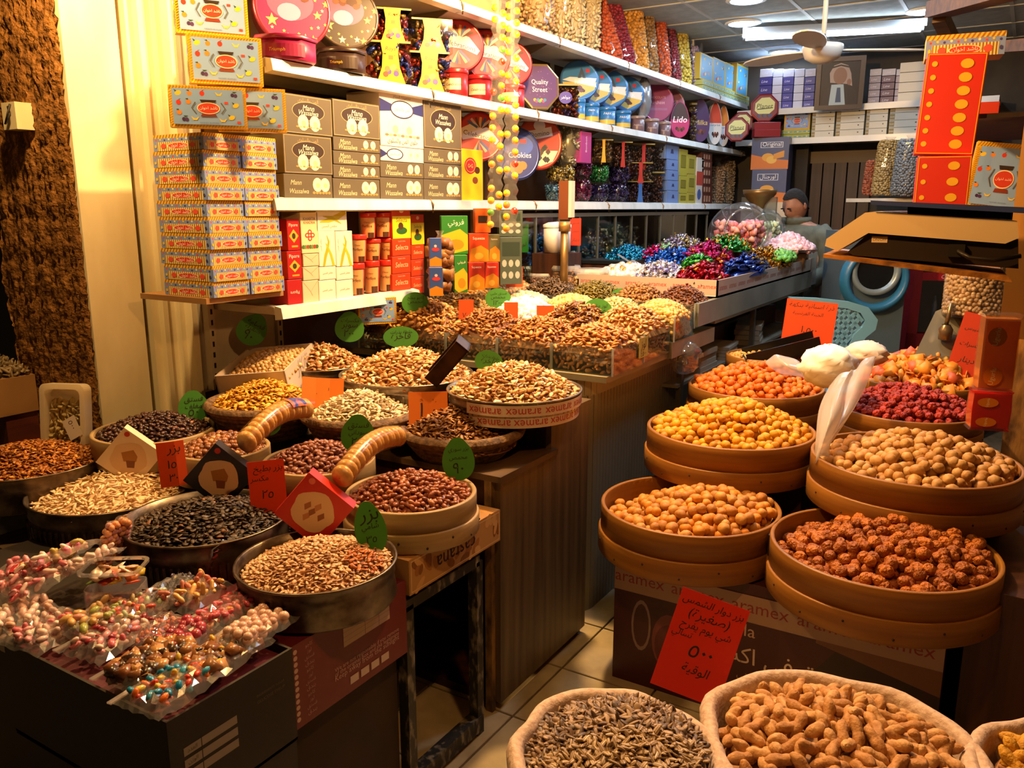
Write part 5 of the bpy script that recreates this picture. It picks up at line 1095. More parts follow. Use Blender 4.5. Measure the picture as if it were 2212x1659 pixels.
for k, (px, py0, py1, f) in enumerate(((984, 152, 206, 4.12), (1036, 166, 214, 4.28), (1106, 186, 230, 4.5))): tub(px, py0, py1, f, 28, '9a1c20', 'small red tub below the red tins, %s from the left' % ORD[k], band=[(.2, .62, 'e6cfa8', -.9, .5)], text=[('Celebrations', .4, 1.3, '5a2030')], group='small red tubs below the red tins')
for k, (px, py0, py1, f, r) in enumerate(((1250, 216, 252, 5.0, 14), (1277, 225, 258, 5.1, 17), (1310, 233, 264, 5.2, 19), (1344, 241, 270, 5.4, 18))): tub(px, py0, py1, f, r, '2c70b4', 'small blue tub below the blue tins, %s from the left' % ORD[k], band=[(.05, .3, 'c8b050', -1.2, 1.2)], text=[('PARK', .62, .9, 'd8e4f0')], group='small blue tubs below the blue tins')
for k, (px, py0, py1, f, r) in enumerate(((1376, 252, 280, 5.5, 16), (1406, 258, 286, 5.65, 16), (1434, 264, 292, 5.8, 14))): tub(px, py0, py1, f, r, '6b5458', 'small dull glass tub, %s of three below the pink tins' % ORD[k], lidc='8a7c78', text=[('Purchase', .4, 1.2, 'c8b4b4')], group='small glass tubs below the pink tins')
for nm, px, py0, py1, f, r, c, l in (('flat_tin', 618, 86, 134, 3.1, 68, '8a1c50', 'flat magenta eight sided tin lying under the large magenta tin'), ('flat_tin', 738, 112, 160, 3.3, 54, '2c1c18', 'flat black eight sided tin lying under the large black tin')): tub(px, py0, py1, f, r, c, l, nm, band=[(.12, .6, c, -.9, .9)], text=[('Triumph', .35, .5, 'e0b83c')], group='flat eight sided tins', n=8)
# transparent cases of wrapped chocolates with a yellow waist band
def a_case(px0, px1, py0, py1, f, rz, label, band='d08c14', word='Roys', cc=('8a2c20', '2c3c90', '8a7040', '5a2440'), seed=1, group='clear cases of wrapped chocolates', depth=.1, bandw=.44):
    p, f = shelf_pt((px0 + px1) / 2, py1, f, .08); c = at((px0 + px1) / 2, py0, 'f', f); w = (px1 - px0) * f / FPX; h = float(c[2] - p[2])
    t = empty('chocolate_case', p, rz); tag(t, label, 'case', group); d = depth
    MB().box(-w / 2, w / 2, -d / 2, d / 2, 0, h * .95, CLEAR('f2f2ee', 0.06)).build('clear_shell', t); MB().box(-w / 2, w / 2, -d / 2, d / 2, h * .95, h, SM('8a7c44', .4)).build('lid', t)
    H = Heap(); q = spread(.026, rect=(w * .92, h * .8), seed=seed); H.pieces(np.column_stack([q[:, 0], np.random.RandomState(seed).uniform(-d * .4, -d * .2, len(q)), q[:, 1] + h * .46]), SHP('foil', .0165), list(cc), 1.5, seed)
    H.pieces(np.column_stack([q[:, 0], np.zeros(len(q)), q[:, 1] + h * .46]), SHP('ball', .02), list(cc), 1.5, seed); H.build('chocolates', VCM(.25, .5), t)
    m = MB(); P = Print(m, Matrix.Translation((0, -d / 2 - .0006, h / 2)) @ Matrix(((1, 0, 0, 0), (0, 0, -1, 0), (0, 1, 0, 0), (0, 0, 0, 1))))
    if band:
        bw = w * bandw; P.poly([(-bw * .55, h * .5), (bw * .5, h * .5), (bw * .42, h * .2), (bw * .5, -h * .12), (bw * .8, -h * .5), (-bw * .8, -h * .5), (-bw * .5, -h * .12), (-bw * .44, h * .2)], band)
        if word:
            P.text(word, 0, h * .3, bw * .6, '8a3018', shear=.3); P.rect(-bw * .12, h * .06, bw * .14, h * .16, 'c06018')
            for k in range(7): P.ell(bw * .3 * math.cos(k), -h * .2 + h * .09 * math.sin(k * 1.7), bw * .16, h * .07, ['c86830', 'd8a050', '4a3c90', 'b04030'][k % 4], 8)
    m.build('waist_band', t); return t
for k, q in enumerate(((798, 885, 96, 172, 3.62), (882, 968, 118, 192, 3.85), (806, 886, 26, 100, 3.66), (886, 974, 48, 118, 3.9))):
    a_case(*q, .85, 'clear chocolate case with a yellow waist band, %s' % ['lower left of the four', 'lower right of the four', 'upper left of the four', 'upper right of the four'][k], seed=300 + k)
t = a_case(1192, 1246, 186, 252, 4.85, .6, 'clear bag shaped case of chocolates with a blue round badge', None, None, ('6b2c20', '3c2c60', '8a6030', '4a3020'), 305)
m = MB(); P = Print(m, Matrix.Translation((0, -.056, .11)) @ Matrix(((1, 0, 0, 0), (0, 0, -1, 0), (0, 1, 0, 0), (0, 0, 0, 1)))); P.ell(0, 0, .038, .034, '3028a0', 22); P.text('جواهر', 0, 0, .055, 'f0f0f8'); m.build('round_badge', t)
for k, (px0, px1, py0, py1, f, cc, bd_) in enumerate(((1277, 1318, 303, 352, 5.1, ('5a4430', '6b5838', '3c2c24'), 'c8a030'), (1318, 1360, 308, 362, 5.3, ('4a3028', '5a3c34', '302420'), 'a02c28'), (1358, 1408, 312, 368, 5.45, ('4a3430', '3c3850', '584030'), 'a02c28'), (1350, 1404, 352, 396, 5.35, ('4a3830', '3c3440', '5a4838'), 'a02c28'), (1348, 1404, 392, 436, 5.35, ('3c2c38', '302848', '4a3840'), '2c5ca8'), (1405, 1432, 310, 372, 5.6, ('3c2c30', '4a383c', '2c2428'), None), (1400, 1428, 372, 436, 5.6, ('4a2c28', '3c2420', '5a3c34'), None))):
    a_case(px0, px1, py0, py1, f, .75, 'small clear chocolate case on the eye level shelf, %s counting from the left' % ORD[k], bd_, None, cc, 310 + k, 'small clear chocolate cases', .12, .16)
# clear bowls of wrapped sweets on the eye level shelf
def bowl(px, pyt, pyb, f, rpx, cc, label, seed, wrap=False):
    p, f = shelf_pt(px, pyb, f, .1); h = float(at(px, pyt, 'f', f)[2] - p[2]); r = rpx * f / FPX; t = empty('sweets_bowl', p); tag(t, label, 'bowl', 'clear bowls of sweets on the eye level shelf')
    H = Heap(); rs = np.random.RandomState(seed); n = 130; u = rs.uniform(0, 2 * PI, n); zz = rs.uniform(.08, .92, n); rr = r * .86 * np.sqrt(np.clip(1 - ((zz - .55) / .62) ** 2, .05, 1))
    H.pieces(np.column_stack([rr * np.cos(u), rr * np.sin(u), zz * h]), SHP('foil', r * .17), cc, 1.6, seed); v, f_ = ellipsoid(h * .42, r * .72, r * .72, 10, 6); H.raw(v[:, [1, 2, 0]] + np.array([0, 0, h * .5]), f_, cc[0]); H.build('sweets', VCM(.25, .45), t)
    MB().lathe([(.001, 0), (r * .6, 0), (r * .92, h * .25), (r, h * .6), (r * .9, h * .85), (r * .6, h), (.001, h * 1.02)], CLEAR('f6f6f2', .12 if wrap else .06, .06 if wrap else 0), 16, None, not wrap).build('clear_shell', t)
GOLD, PURP = ['8a7838', 'a8944c', '6b5c2c'], ['20184c', '302468', '181238']
bowl(1226, 268, 360, 4.85, 31, ['9a9474', 'b8b294', '7c7450'], 'round film wrapped bowl of silver gold sweets', 331, True)
bowl(1210, 358, 394, 4.85, 31, GOLD, 'low clear bowl of gold sweets under the silver one', 332)
bowl(1196, 396, 432, 4.8, 19, ['3c6480', '5484a0', '2c4c64'], 'low clear bowl of light blue sweets', 333)
bowl(1257, 342, 384, 5.0, 22, ['5c1440', '74205a', '440e30'], 'clear bowl of magenta sweets, upper of two', 334)
bowl(1256, 386, 431, 5.0, 22, ['5c1440', '6b1c50', '440e30'], 'clear bowl of magenta sweets, lower of two', 335)
bowl(1294, 357, 394, 5.2, 22, ['1c6c34', '2c8a48', '145028'], 'clear bowl of green foil sweets', 336)
bowl(1336, 358, 396, 5.35, 24, PURP, 'clear bowl of dark blue sweets, upper right one', 337)
bowl(1293, 396, 432, 5.2, 22, PURP, 'clear bowl of dark blue sweets, lower left one', 338)
bowl(1332, 398, 433, 5.35, 24, PURP, 'clear bowl of dark blue sweets, lower right one', 339)
def p_pink(P, w, h): P.text('Bonbon', 0, h * .1, h * .5, 'f0d8e8', rot=PI / 2)
shelf_box('pink_box', 'narrow pink sweets packet standing above the magenta bowls', 'packet', 1254, 1277, Z3 + .23, 284, .05, 'a83c84', {'f': p_pink})
# boxes right of the bowls
def p_blueb(P, w, h): P.rect(-w * .42, -h * .45, w * .42, h * .45, '6c88bc'); P.poly([(-w * .12, -h * .1), (w * .12, -h * .1), (w * .06, h * .2), (-w * .06, h * .2)], '2c3868')
def p_lime(P, w, h): P.rect(-w * .3, -h * .2, w * .3, h * .28, '7c7420'); P.frame(-w * .3, -h * .2, w * .3, h * .28, .004, '4a4818')
z = Z3 + .001
for k, (pyt, cc) in enumerate(((412, '6480b4'), (390, '6480b4'), (368, '6480b4'), (345, '6480b4'), (312, '7088b8'))):
    y, w, hh = shelf_box('blue_box', 'small light blue box in the blue stack, %s from the bottom' % ORD[k], 'box', 1436 if k == 4 else 1440, 1466, z, pyt, .1, cc, {'f': p_blueb}, 'stack of light blue boxes'); z += hh
z = Z3 + .001
for k, pyt in enumerate((418, 380, 322)): y, w, hh = shelf_box('lime_box', 'small olive yellow box in the first olive stack, %s from the bottom' % ORD[k], 'box', 1466, 1484, z, pyt, .1, 'a8a038', {'f': p_lime}, 'stacks of olive yellow boxes'); z += hh
z = Z3 + .001
for k, pyt in enumerate((416, 376, 334)): y, w, hh = shelf_box('lime_box', 'small olive yellow box in the second olive stack, %s from the bottom' % ORD[k], 'box', 1484, 1502, z, pyt, .1, 'a89c3c', {'f': p_lime}, 'stacks of olive yellow boxes'); z += hh
def p_wb(P, w, h): P.rect(-w / 2, -h * .1, w / 2, h * .2, 'b04030'); P.ell(0, -h * .3, w * .3, h * .12, '3c5c98', 10)
shelf_box('white_box', 'narrow white and red box between olive and brown stacks', 'box', 1502, 1516, Z3 + .001, 340, .1, 'c8c4bc', {'f': p_wb})
def p_brown(P, w, h):
    for k in range(3): P.rect(-w * .35 + w * .24 * k, -h * .3, -w * .2 + w * .24 * k, h * .3, 'b89078')
z = Z3 + .001
for k, pyt in enumerate((418, 400, 382, 364, 347, 330)): y, w, hh = shelf_box('brown_box', 'small brown box in the brown stack, %s from the bottom' % ORD[k], 'box', 1516, 1538, z, pyt, .12, '5a3024', {'f': p_brown}, 'stack of small brown boxes'); z += hh
# tied bags of nuts at the end of the eye level shelf
def tied_bag(px, pyb, pyt, f, rpx, cc, label, seed, group, kn='bean', lean=0.0, neck=.86, size=.011, lx=0.0, inset=None):
    p, f = shelf_pt(px, pyb, f, inset); h = float(at(px, pyt, 'f', f)[2] - p[2]); r = rpx * f / FPX; t = empty('nut_sack', p, 0, (lx, lean, .5)); tag(t, label, 'bag', group); n = 16; rr_ = random.Random(seed); ph = rr_.random() * 6
    def wob(a, z): return 1 + .05 * math.sin(3 * a + ph + z * 14) + .03 * math.sin(7 * a - z * 30)
    H = Heap(); q = spread(size * 1.75, rect=(2 * PI * r, h * neck * .96), seed=seed); a = q[:, 0] / r; zz = q[:, 1] + h * neck * .5; sh = np.clip(np.minimum(zz / (.10 * h), (h * neck - zz) / (.10 * h)), 0, 1) ** .5; rad = r * (.62 + .36 * sh)
    H.pieces(np.column_stack([rad * np.cos(a), rad * .8 * np.sin(a), zz]), SHP(kn, size), cc, 1.3, seed); v, f_ = ellipsoid(h * neck * .49, r * .9, r * .72, 12, 8); H.raw(v[:, [1, 2, 0]] + np.array([0, 0, h * neck * .5]), f_, cc[0]); H.build('contents', VCM(.5), t)
    MB().lathe([(.001, 0), (r * .8, .004), (r * 1.0, h * .12), (r * 1.03, h * .5), (r * .98, h * neck * .92), (r * .6, h * neck), (r * .25, h * .95), (r * .5, h * 1.02)], CLEAR('ffffff', .10, .05, .12), n, None, False, None, 1, .84, wob).build('bag_film', t)
    return t
for k, (px, pyb, pyt, f, r, cc) in enumerate(((1546, 440, 345, 6.3, 15, ['8a6a48', 'a0805c']), (1566, 440, 332, 6.5, 17, ['9a8460', '7c6444']), (1592, 442, 335, 6.7, 14, ['a89a6c', '8c7e54']), (1596, 441, 345, 6.9, 11, ['7c6450', '94785c']))):
    tied_bag(px, pyb, pyt, f, r, cc, 'tied nut bag at the far end of the eye level shelf, %s from left' % ORD[k], 340 + k, 'tied nut bags on the eye level shelf', size=.014, inset=.1)
ps_ = at(1440, 420, 'x', XS - .06); t = empty('clear_dispenser', (ps_[0], ps_[1], Z3 + .002), .7); tag(t, 'tall narrow clear plastic dispenser leaning by the blue boxes', 'dispenser'); MB().box(-.045, .045, -.02, .02, 0, .30, CLEAR('e4ecf0', .12, .12)).build('shell', t); MB().box(-.02, .02, -.021, -.0202, .05, .24, CLEAR('c8d4dc', .3, .2)).build('slot', t)
# ---- highest shelf: tall bags of nuts
GB = 'tall nut bags on the highest shelf'
for k, (px, pyb, pyt, f, r, cc, ln, l) in enumerate((
        (1160, 62, -120, 4.55, 36, ['b8966a', 'c9aa7e', '9c7c52'], 0, 'tall clear bag of walnut halves, leftmost on the highest shelf'), (1209, 76, -110, 4.75, 20, ['b8a070', 'cdb88c'], 0, 'tall clear bag of golden peanuts, second on the highest shelf'),
        (1242, 88, -100, 4.9, 20, ['c8b890', 'd8caa4'], 0, 'tall clear bag of pale peanuts, third on the highest shelf'), (1274, 98, -90, 5.05, 20, ['c8b890', 'd6c8a0'], 0, 'tall clear bag of pale peanuts, fourth on the highest shelf'),
        (1326, 116, -20, 5.2, 22, ['b8502c', 'c8643c'], -.34, 'leaning bag of orange coated nuts'), (1352, 126, -20, 5.35, 22, ['7c1c34', '902844'], -.30, 'leaning bag of crimson coated nuts'),
        (1380, 136, 6, 5.5, 22, ['c08a34', 'd09c48'], -.16, 'leaning bag of golden coated nuts'), (1404, 148, 12, 5.6, 18, ['8a6a3c', 'a07c4c'], -.13, 'slim leaning bag of tan coated nuts'), (1428, 158, 18, 5.8, 22, ['b04a1c', 'c05c2c'], -.16, 'leaning bag of bright orange coated nuts'),
        (1456, 164, 28, 5.9, 16, ['6b1c28', '7c2834'], -.18, 'slim leaning bag of dark red coated nuts'), (1476, 174, 44, 6.1, 18, ['b09a34', 'c0ac48'], -.14, 'leaning bag of yellow coated nuts'),
        (1494, 182, 62, 6.2, 11, ['8a7480', 'a08c94'], -.02, 'knotted bag of purple grey nuts'), (1511, 186, 92, 6.35, 9, ['b0ac4c', 'c4c060'], 0, 'knotted bag of lime yellow nuts'))):
    tied_bag(px, pyb, pyt, f, r, cc, l, 360 + k, GB, 'ball' if k > 3 else 'bean', ln, .95 if k < 11 else .7, .0135 if k > 3 else .016, 0, .11)
def p_fr2(P, w, h):
    P.rect(-w * .44, -h * .44, w * .44, h * .44, '4c94c0'); rr = random.Random(4)
    for k in range(9): fruit(P, w * rr.uniform(-.34, .34), h * rr.uniform(-.36, .36), w * .07, k)
def p_teal(P, w, h):
    P.rect(-w / 2, -h * .2, w / 2, h * .2, '6c9ca0')
    for k in range(6): P.ell(w * (-.4 + .16 * k), 0, w * .04, h * .12, ['c8b050', 'd8d0a0'][k % 2], 8)
for k, (px0, px1, pyb, pyt) in enumerate(((1518, 1545, 160, 118), (1545, 1572, 168, 128), (1572, 1592, 174, 138), (1588, 1612, 184, 142), (1608, 1632, 182, 142))):
    zb = Z1 + .085 if k != 3 else Z1 + .06; y, w, hh = slot(px0, px1, zb, pyt); carton('blue_fruit_box', 'small blue fruit box standing on the highest shelf, %s from the left' % ORD[k], 'box', (FX - .05 + (.03 if k == 3 else 0), y, zb), (w - .004, .05, hh), PI / 2, 'b8a040', {'f': p_fr2}, 'small blue fruit boxes on the highest shelf')
z = Z1 + .001
for r_ in range(2):
    for k in range(5):
        px0 = 1518 + 23 * k; y, w, hh = slot(px0, px0 + 23, z, 0); carton('teal_box', 'flat teal and yellow box on the highest shelf, %s row, %s from the left' % (['lower', 'upper'][r_], ORD[k]), 'box', (FX - .08, y, z), (w - .004, .16, .038), PI / 2, 'a8a860', {'f': p_teal}, 'flat teal boxes on the highest shelf')
    z += .04
shelf_box('yellow_fruit_box', 'yellow box at the near end of the highest shelf, cut off by the picture top', 'box', 985, 1078, Z1 + .001, -40, .12, 'd8b020')
# ---- eggs and boxes right of the pink tins
def egg(px, py, f, rx, ry, th, top, bot, label, word, wc, name='egg_box', rz=.7):
    p = at(px, py, 'x', XS - .05); f = float((p - CAM) @ _F); r = rx * f / FPX; q = ry * f / FPX; t = empty(name, p, 0, (-.08, 0, rz)); tag(t, label, 'box', 'egg shaped sweet boxes'); n = 28
    pts = [(r * (1 - .16 * math.sin(a)) * math.cos(a), q * math.sin(a)) for a in [2 * PI * k / n for k in range(n)]]
    MB().prism(pts, 0, th, SM(bot, .35)).build('carton', t); m = MB(); P = Print(m, Matrix(((1, 0, 0, 0), (0, 0, -1, 0), (0, 1, 0, 0), (0, 0, 0, 1))))
    P.poly([(x * .97, y * .97) for x, y in pts], bot); P.poly([(x * .95, y * .95) for x, y in pts if y > -q * .12], top)
    P.text(word, 0, -q * .1 if wc != 'f0f0f0' else q * .0, r * 1.5, wc, shear=.15)
    for k in range(5): P.ell(r * (-.35 + .18 * k), -q * (.5 + .08 * (k % 2)), r * .16, q * .1, ['3c1c14', '5a3020', '7c4028'][k % 3], 10)
    m.build('printed_front', t)
egg(1469, 258, 6.05, 21, 38, .06, '3c2018', 'a8285c', 'pink and brown upright chocolate box beside the small glass tubs', 'Lido', 'f0f0f0')
egg(1514, 260, 6.4, 20, 45, .06, '3c1c4c', '4a2c58', 'purple egg shaped chocolate box', 'Milka', 'c8b050')
egg(1545, 266, 6.6, 15, 45, .06, 'c84828', 'd8dce0', 'white and red egg shaped box, nearer of two', 'Surprise', '2c3858')
egg(1563, 272, 6.8, 13, 43, .06, 'd08028', 'd8dce0', 'white and orange egg shaped box, farther of two', 'Surprise', '2c3858')
for k, (px0, px1, py0, py1, f) in enumerate(((1488, 1500, 225, 300, 6.2), (1574, 1584, 290, 318, 6.9))): a_case(px0, px1, py0, py1, f, .7, 'slim clear chocolate case between the egg boxes, %s' % ['left one', 'right one'][k], None, None, ('5a4430', '3c2c50', '6b5838'), 380 + k, 'slim clear cases', .05)
sv = at(1390, 213, 'f', 5.75); t = crumple_bag('silver_parcel', 'tall parcel in crinkled silver film between the blue and pink tins', (sv[0], sv[1], sv[2] - .14), .05, .06, .28, SM('a8b0b8', .25, .6), 9, 'parcel')
# ---- lowest shelf: boxes, parcels and tubs
def p_red(P, w, h):
    P.text('Pipore', 0, h * .3, w * .7, 'f0e0d0'); P.poly([(0, h * .18), (w * .38, -h * .04), (0, -h * .26), (-w * .38, -h * .04)], 'd8a830'); P.ell(0, -h * .04, w * .15, h * .1, '3c3418', 10); P.rect(-w * .2, -h * .40, w * .3, -h * .34, 'e0a030')
def p_redflat(P, w, h): P.text('Pipore', 0, 0, w * .6, 'f0d8c8', flip=True)
z = Z4 + .001
for k, (pyt, pr, px0, px1) in enumerate(((603, p_redflat, 622, 655), (541, p_red, 622, 654), (472, p_red, 622, 650))): y, w, hh = shelf_box('red_box', 'red box with a gold diamond on the lowest shelf, %s from the bottom' % ORD[k], 'box', px0, px1, z, pyt, .1, 'a81c20', {'f': pr}, 'red boxes on the lowest shelf'); z += hh
z = Z4 + .001
def p_parcel(P, w, h): P.band([(-w * .5, h * .5), (0, 0), (w * .5, h * .5)], .0015, 'a8906c'); P.band([(0, 0), (w * .1, -h * .2)], .0012, 'a8906c')
for k, pyt in enumerate((605, 575, 547)): y, w, hh = shelf_box('paper_parcel', 'cream paper parcel beside the red boxes, %s from the bottom' % ORD[k], 'parcel', 655, 690, z, pyt, .1, 'd8c6a4', {'f': p_parcel}, 'cream paper parcels'); z += hh
def p_kh(P, w, h):
    P.text('KHARTA', 0, h * .34, w * .7, '6b4028'); P.text('KHADRA', 0, h * .25, w * .66, '8a3828')
    for dx, dy in ((0, .02), (-.16, -.06), (.16, -.06), (0, -.14)): P.ell(w * dx, h * dy, w * .12, h * .06, 'b83c34', 12); P.ell(w * dx, h * dy, w * .06, h * .03, 'e6d8b8', 10)
    for k in range(7): P.ell(w * (-.4 + .13 * k), -h * .34, w * .1, h * .05, ['4a6c34', '6b8848', 'b83c34'][k % 3], 8)
shelf_box('cream_packet', 'tall cream packet with red flower print on the cream parcels', 'packet', 652, 690, z, 457, .1, 'e0cfa4', {'f': p_kh})
def p_olive(P, w, h):
    for s_ in (0,): P.band([(-w * .25, -h * .5), (-w * .12, -h * .2), (w * .02, 0), (w * .1, h * .2), (0, h * .38)], [w * .12, w * .16, w * .16, w * .1, .002], 'b8a81c'); P.band([(w * .35, -h * .5), (w * .22, -h * .2), (w * .05, h * .02), (-w * .08, h * .16)], [w * .14, w * .14, w * .1, .002], 'c8b828')
    P.text('مطحن الحسن', -w * .36, h * .1, h * .34, '7c7440', rot=PI / 2)
def p_oliveflat(P, w, h): P.text('مطحن الحسن', 0, 0, w * .6, '7c7440')
def p_olivetop(P, w, h): P.band([(-w * .4, -h * .12), (-w * .1, -h * .05), (w * .2, h * .1), (w * .45, h * .3)], [.004, h * .2, h * .25, h * .2], 'c8b828'); P.band([(-w * .3, h * .12), (0, h * .05), (w * .3, -h * .2)], [.002, h * .15, h * .02], 'b8a81c'); P.text('مطحن الحسن', -w * .1, -h * .3, w * .5, '9c9460')
GWH = 'white coffee boxes with olive swirls'
for c in range(2):
    z = Z4 + .001; px0 = 690 + 37 * c; px1 = px0 + 37
    for k, (pyt, pr) in enumerate(((604, p_oliveflat), (575, p_oliveflat), (498, p_olive))): y, w, hh = shelf_box('white_box', 'white coffee box with olive print, %s column, %s from the bottom' % (['left', 'right'][c], ORD[k]), 'box', px0, px1, z, pyt, .1, 'ece6d4', {'f': pr}, GWH); z += hh
shelf_box('white_box', 'white coffee box with olive swirls lying crosswise on top', 'box', 684, 751, z, 446, .1, 'ece6d4', {'f': p_olivetop}, GWH)
def cr_tub(px, pyt, pyb, f, r, label): tub(px, pyt, pyb, f, r, 'b8281c', label, 'chocolate_tub', 'c82c20', [('Choco', .62, .75, '3c1c14'), ('Purfaya', .46, 1.35, '3c1c14')], group='red lidded chocolate tubs', band=[(.02, .8, 'd8a468', -1.15, 1.15), (.02, .22, '3c1c14', .1, 1.1)], taper=.84)
for k, (px, py0, py1, f) in enumerate(((772, 567, 634, 3.02), (804, 562, 628, 3.10), (836, 560, 626, 3.17), (776, 506, 566, 3.02), (806, 516, 562, 3.10), (838, 514, 560, 3.17), (796, 459, 514, 3.10), (828, 459, 512, 3.17))):
    cr_tub(px, py0, py1, f, 17.5, 'red lidded chocolate tub on the lowest shelf, %s' % ['bottom row left', 'bottom row middle', 'bottom row right', 'middle row left', 'middle row middle', 'middle row right', 'top row left', 'top row right'][k])
def p_sel(P, w, h): P.text('Selecta', 0, 0, w * .7, 'd8c090', shear=.2); P.text('Turkish Coffee', 0, h * .36, w * .4, 'e8b8a0')
def p_selY(P, w, h): P.rect(-w / 2, -h * .5, w / 2, h * .22, 'e0c820'); P.text('Selecta', 0, h * .1, w * .6, '3c3c18', shear=.2); P.ell(0, -h * .25, w * .3, h * .12, '2c5a28', 14); P.ell(-w * .05, -h * .1, w * .14, h * .12, '4a2c1c', 12); P.ell(0, h * .38, w * .12, h * .06, 'e8c8b8', 10)
for c, (px0, px1, rows) in enumerate(((848, 888, ((590, 's'), (552, 's'), (515, 's'), (447, 'y'))), (889, 917, ((596, 's'), (560, 's'), (528, 's'), (462, 'y'))))):
    z = Z4 + .001 - (.0 if c == 0 else .03)
    for k, (pyt, kd) in enumerate(rows):
        y, w, hh = slot(px0, px1, z, pyt, FX - .05 * c); carton('coffee_box', 'orange red coffee box%s, %s column, %s from the bottom' % (' with yellow front' if kd == 'y' else '', ['left', 'right'][c], ORD[k]), 'box', (FX - .05 - .05 * c, y, z), (w - .003, .1, hh - .002), PI / 2, 'c83c18', {'f': p_selY if kd == 'y' else p_sel}, 'orange red coffee boxes'); z += hh
# ---- packs standing behind the bins, right of the lowest shelf
def pack(px0, px1, pyt, pyb, f, col, label, pr=None, name='drink_pack', d=.06, rz=.75, group='packs standing behind the bins'):
    a = at(px0, pyb, 'f', f); b = at(px1, pyb, 'f', f); c = at((px0 + px1) / 2, pyt, 'f', f); p = (a + b) / 2; h = float(c[2] - p[2])
    carton(name, label, 'packet', (p[0], p[1] + .03, p[2]), (float(np.linalg.norm(b - a)), d, h), rz, col, {'f': pr} if pr else None, group); return p, h
def p_bluej(P, w, h): P.ell(0, h * .1, w * .32, h * .07, 'c83c4c', 14); P.ell(0, h * .22, w * .12, h * .05, 'd8d0e0', 10); P.poly([(-w / 2, -h / 2), (w / 2, -h / 2), (w / 2, -h * .25), (0, -h * .15), (-w / 2, -h * .25)], 'd89020')
def p_green(P, w, h):
    P.text('فروتي', w * .05, h * .3, w * .6, 'f4f4ec'); P.poly([(-w * .5, 0), (w * .2, h * .16), (w * .5, 0), (w * .5, -h * .4), (-w * .2, -h * .5), (-w * .5, -h * .4)], 'c8b428'); P.ell(w * .05, -h * .25, w * .3, h * .14, 'd88a20', 16)
def p_sq(P, w, h): P.text('Squeeze', 0, h * .32, w * .6, 'f4f0e8'); P.poly([(-w * .5, -h * .5), (w * .5, -h * .5), (w * .5, -h * .1), (w * .1, h * .08), (-w * .4, -h * .05)], 'd08a1c'); P.ell(0, -h * .3, w * .22, h * .12, 'e0b040', 14)
def p_black(P, w, h):
    P.rect(-w * .4, h * .1, w * .4, h * .4, '2c3c34')
    for k in range(6): P.ell(w * (-.3 + .3 * (k % 3)), h * (-.05 - .25 * (k // 3)), w * .11, h * .08, 'a8b0a8', 10)
for k, q in enumerate(((918, 947, 577, 640, 3.35), (918, 944, 514, 576, 3.35))): pack(*q, '3858b0', 'blue orange juice sachet, %s of two' % ['lower', 'upper'][k], p_bluej, 'juice_sachet', .03)
for k, q in enumerate(((972, 1000, 550, 632, 3.65), (944, 1001, 466, 549, 3.66))): pack(*q, '2c7c34', 'green juice carton with arabic lettering, %s of two' % ['lower', 'upper'][k], p_green, 'juice_carton')
for k, q in enumerate(((1002, 1037, 566, 626, 3.7), (1037, 1068, 566, 622, 3.8), (1003, 1046, 504, 565, 3.72), (1046, 1070, 506, 565, 3.82))): pack(*q, ['b83020', 'b83020', 'c8401c', '6b6c44'][k], ['red juice carton, lower left of four', 'red juice carton, lower right of four', 'orange red juice carton, upper left of four', 'olive juice carton, upper right of four'][k], p_sq, 'juice_carton')
for k, q in enumerate(((1070, 1118, 512, 614, 3.95), (1068, 1120, 455, 511, 3.97))): pack(*q, '4a564c', 'grey green printed carton behind the hanging sweets, %s of two' % ['lower', 'upper'][k], p_black, 'printed_carton')
def p_dark(P, w, h): P.rect(-w * .3, -h * .1, w * .3, h * .2, '2c1c14')
pack(1016, 1050, 450, 503, 3.72, 'd0601c', 'bright orange carton with dark lettering above the juice cartons', p_dark, 'orange_carton')
wb = tied_bag(952, 622, 500, 3.5, 18, ['8a5c2c', '7c4c24', 'a07038'], 'clear bag of wafer sticks between the blue and green packs', 391, 'wafer bag', 'cube', 0, .85, .02)
fb = at(812, 668, 'f', 3.5); carton('blue_fruit_carton', 'blue fruit box standing below the lowest shelf behind the cashews', 'box', (fb[0], fb[1], fb[2] - .06), (.165, .05, .11), 1.0, 'd8a838', {'f': p_fruit})
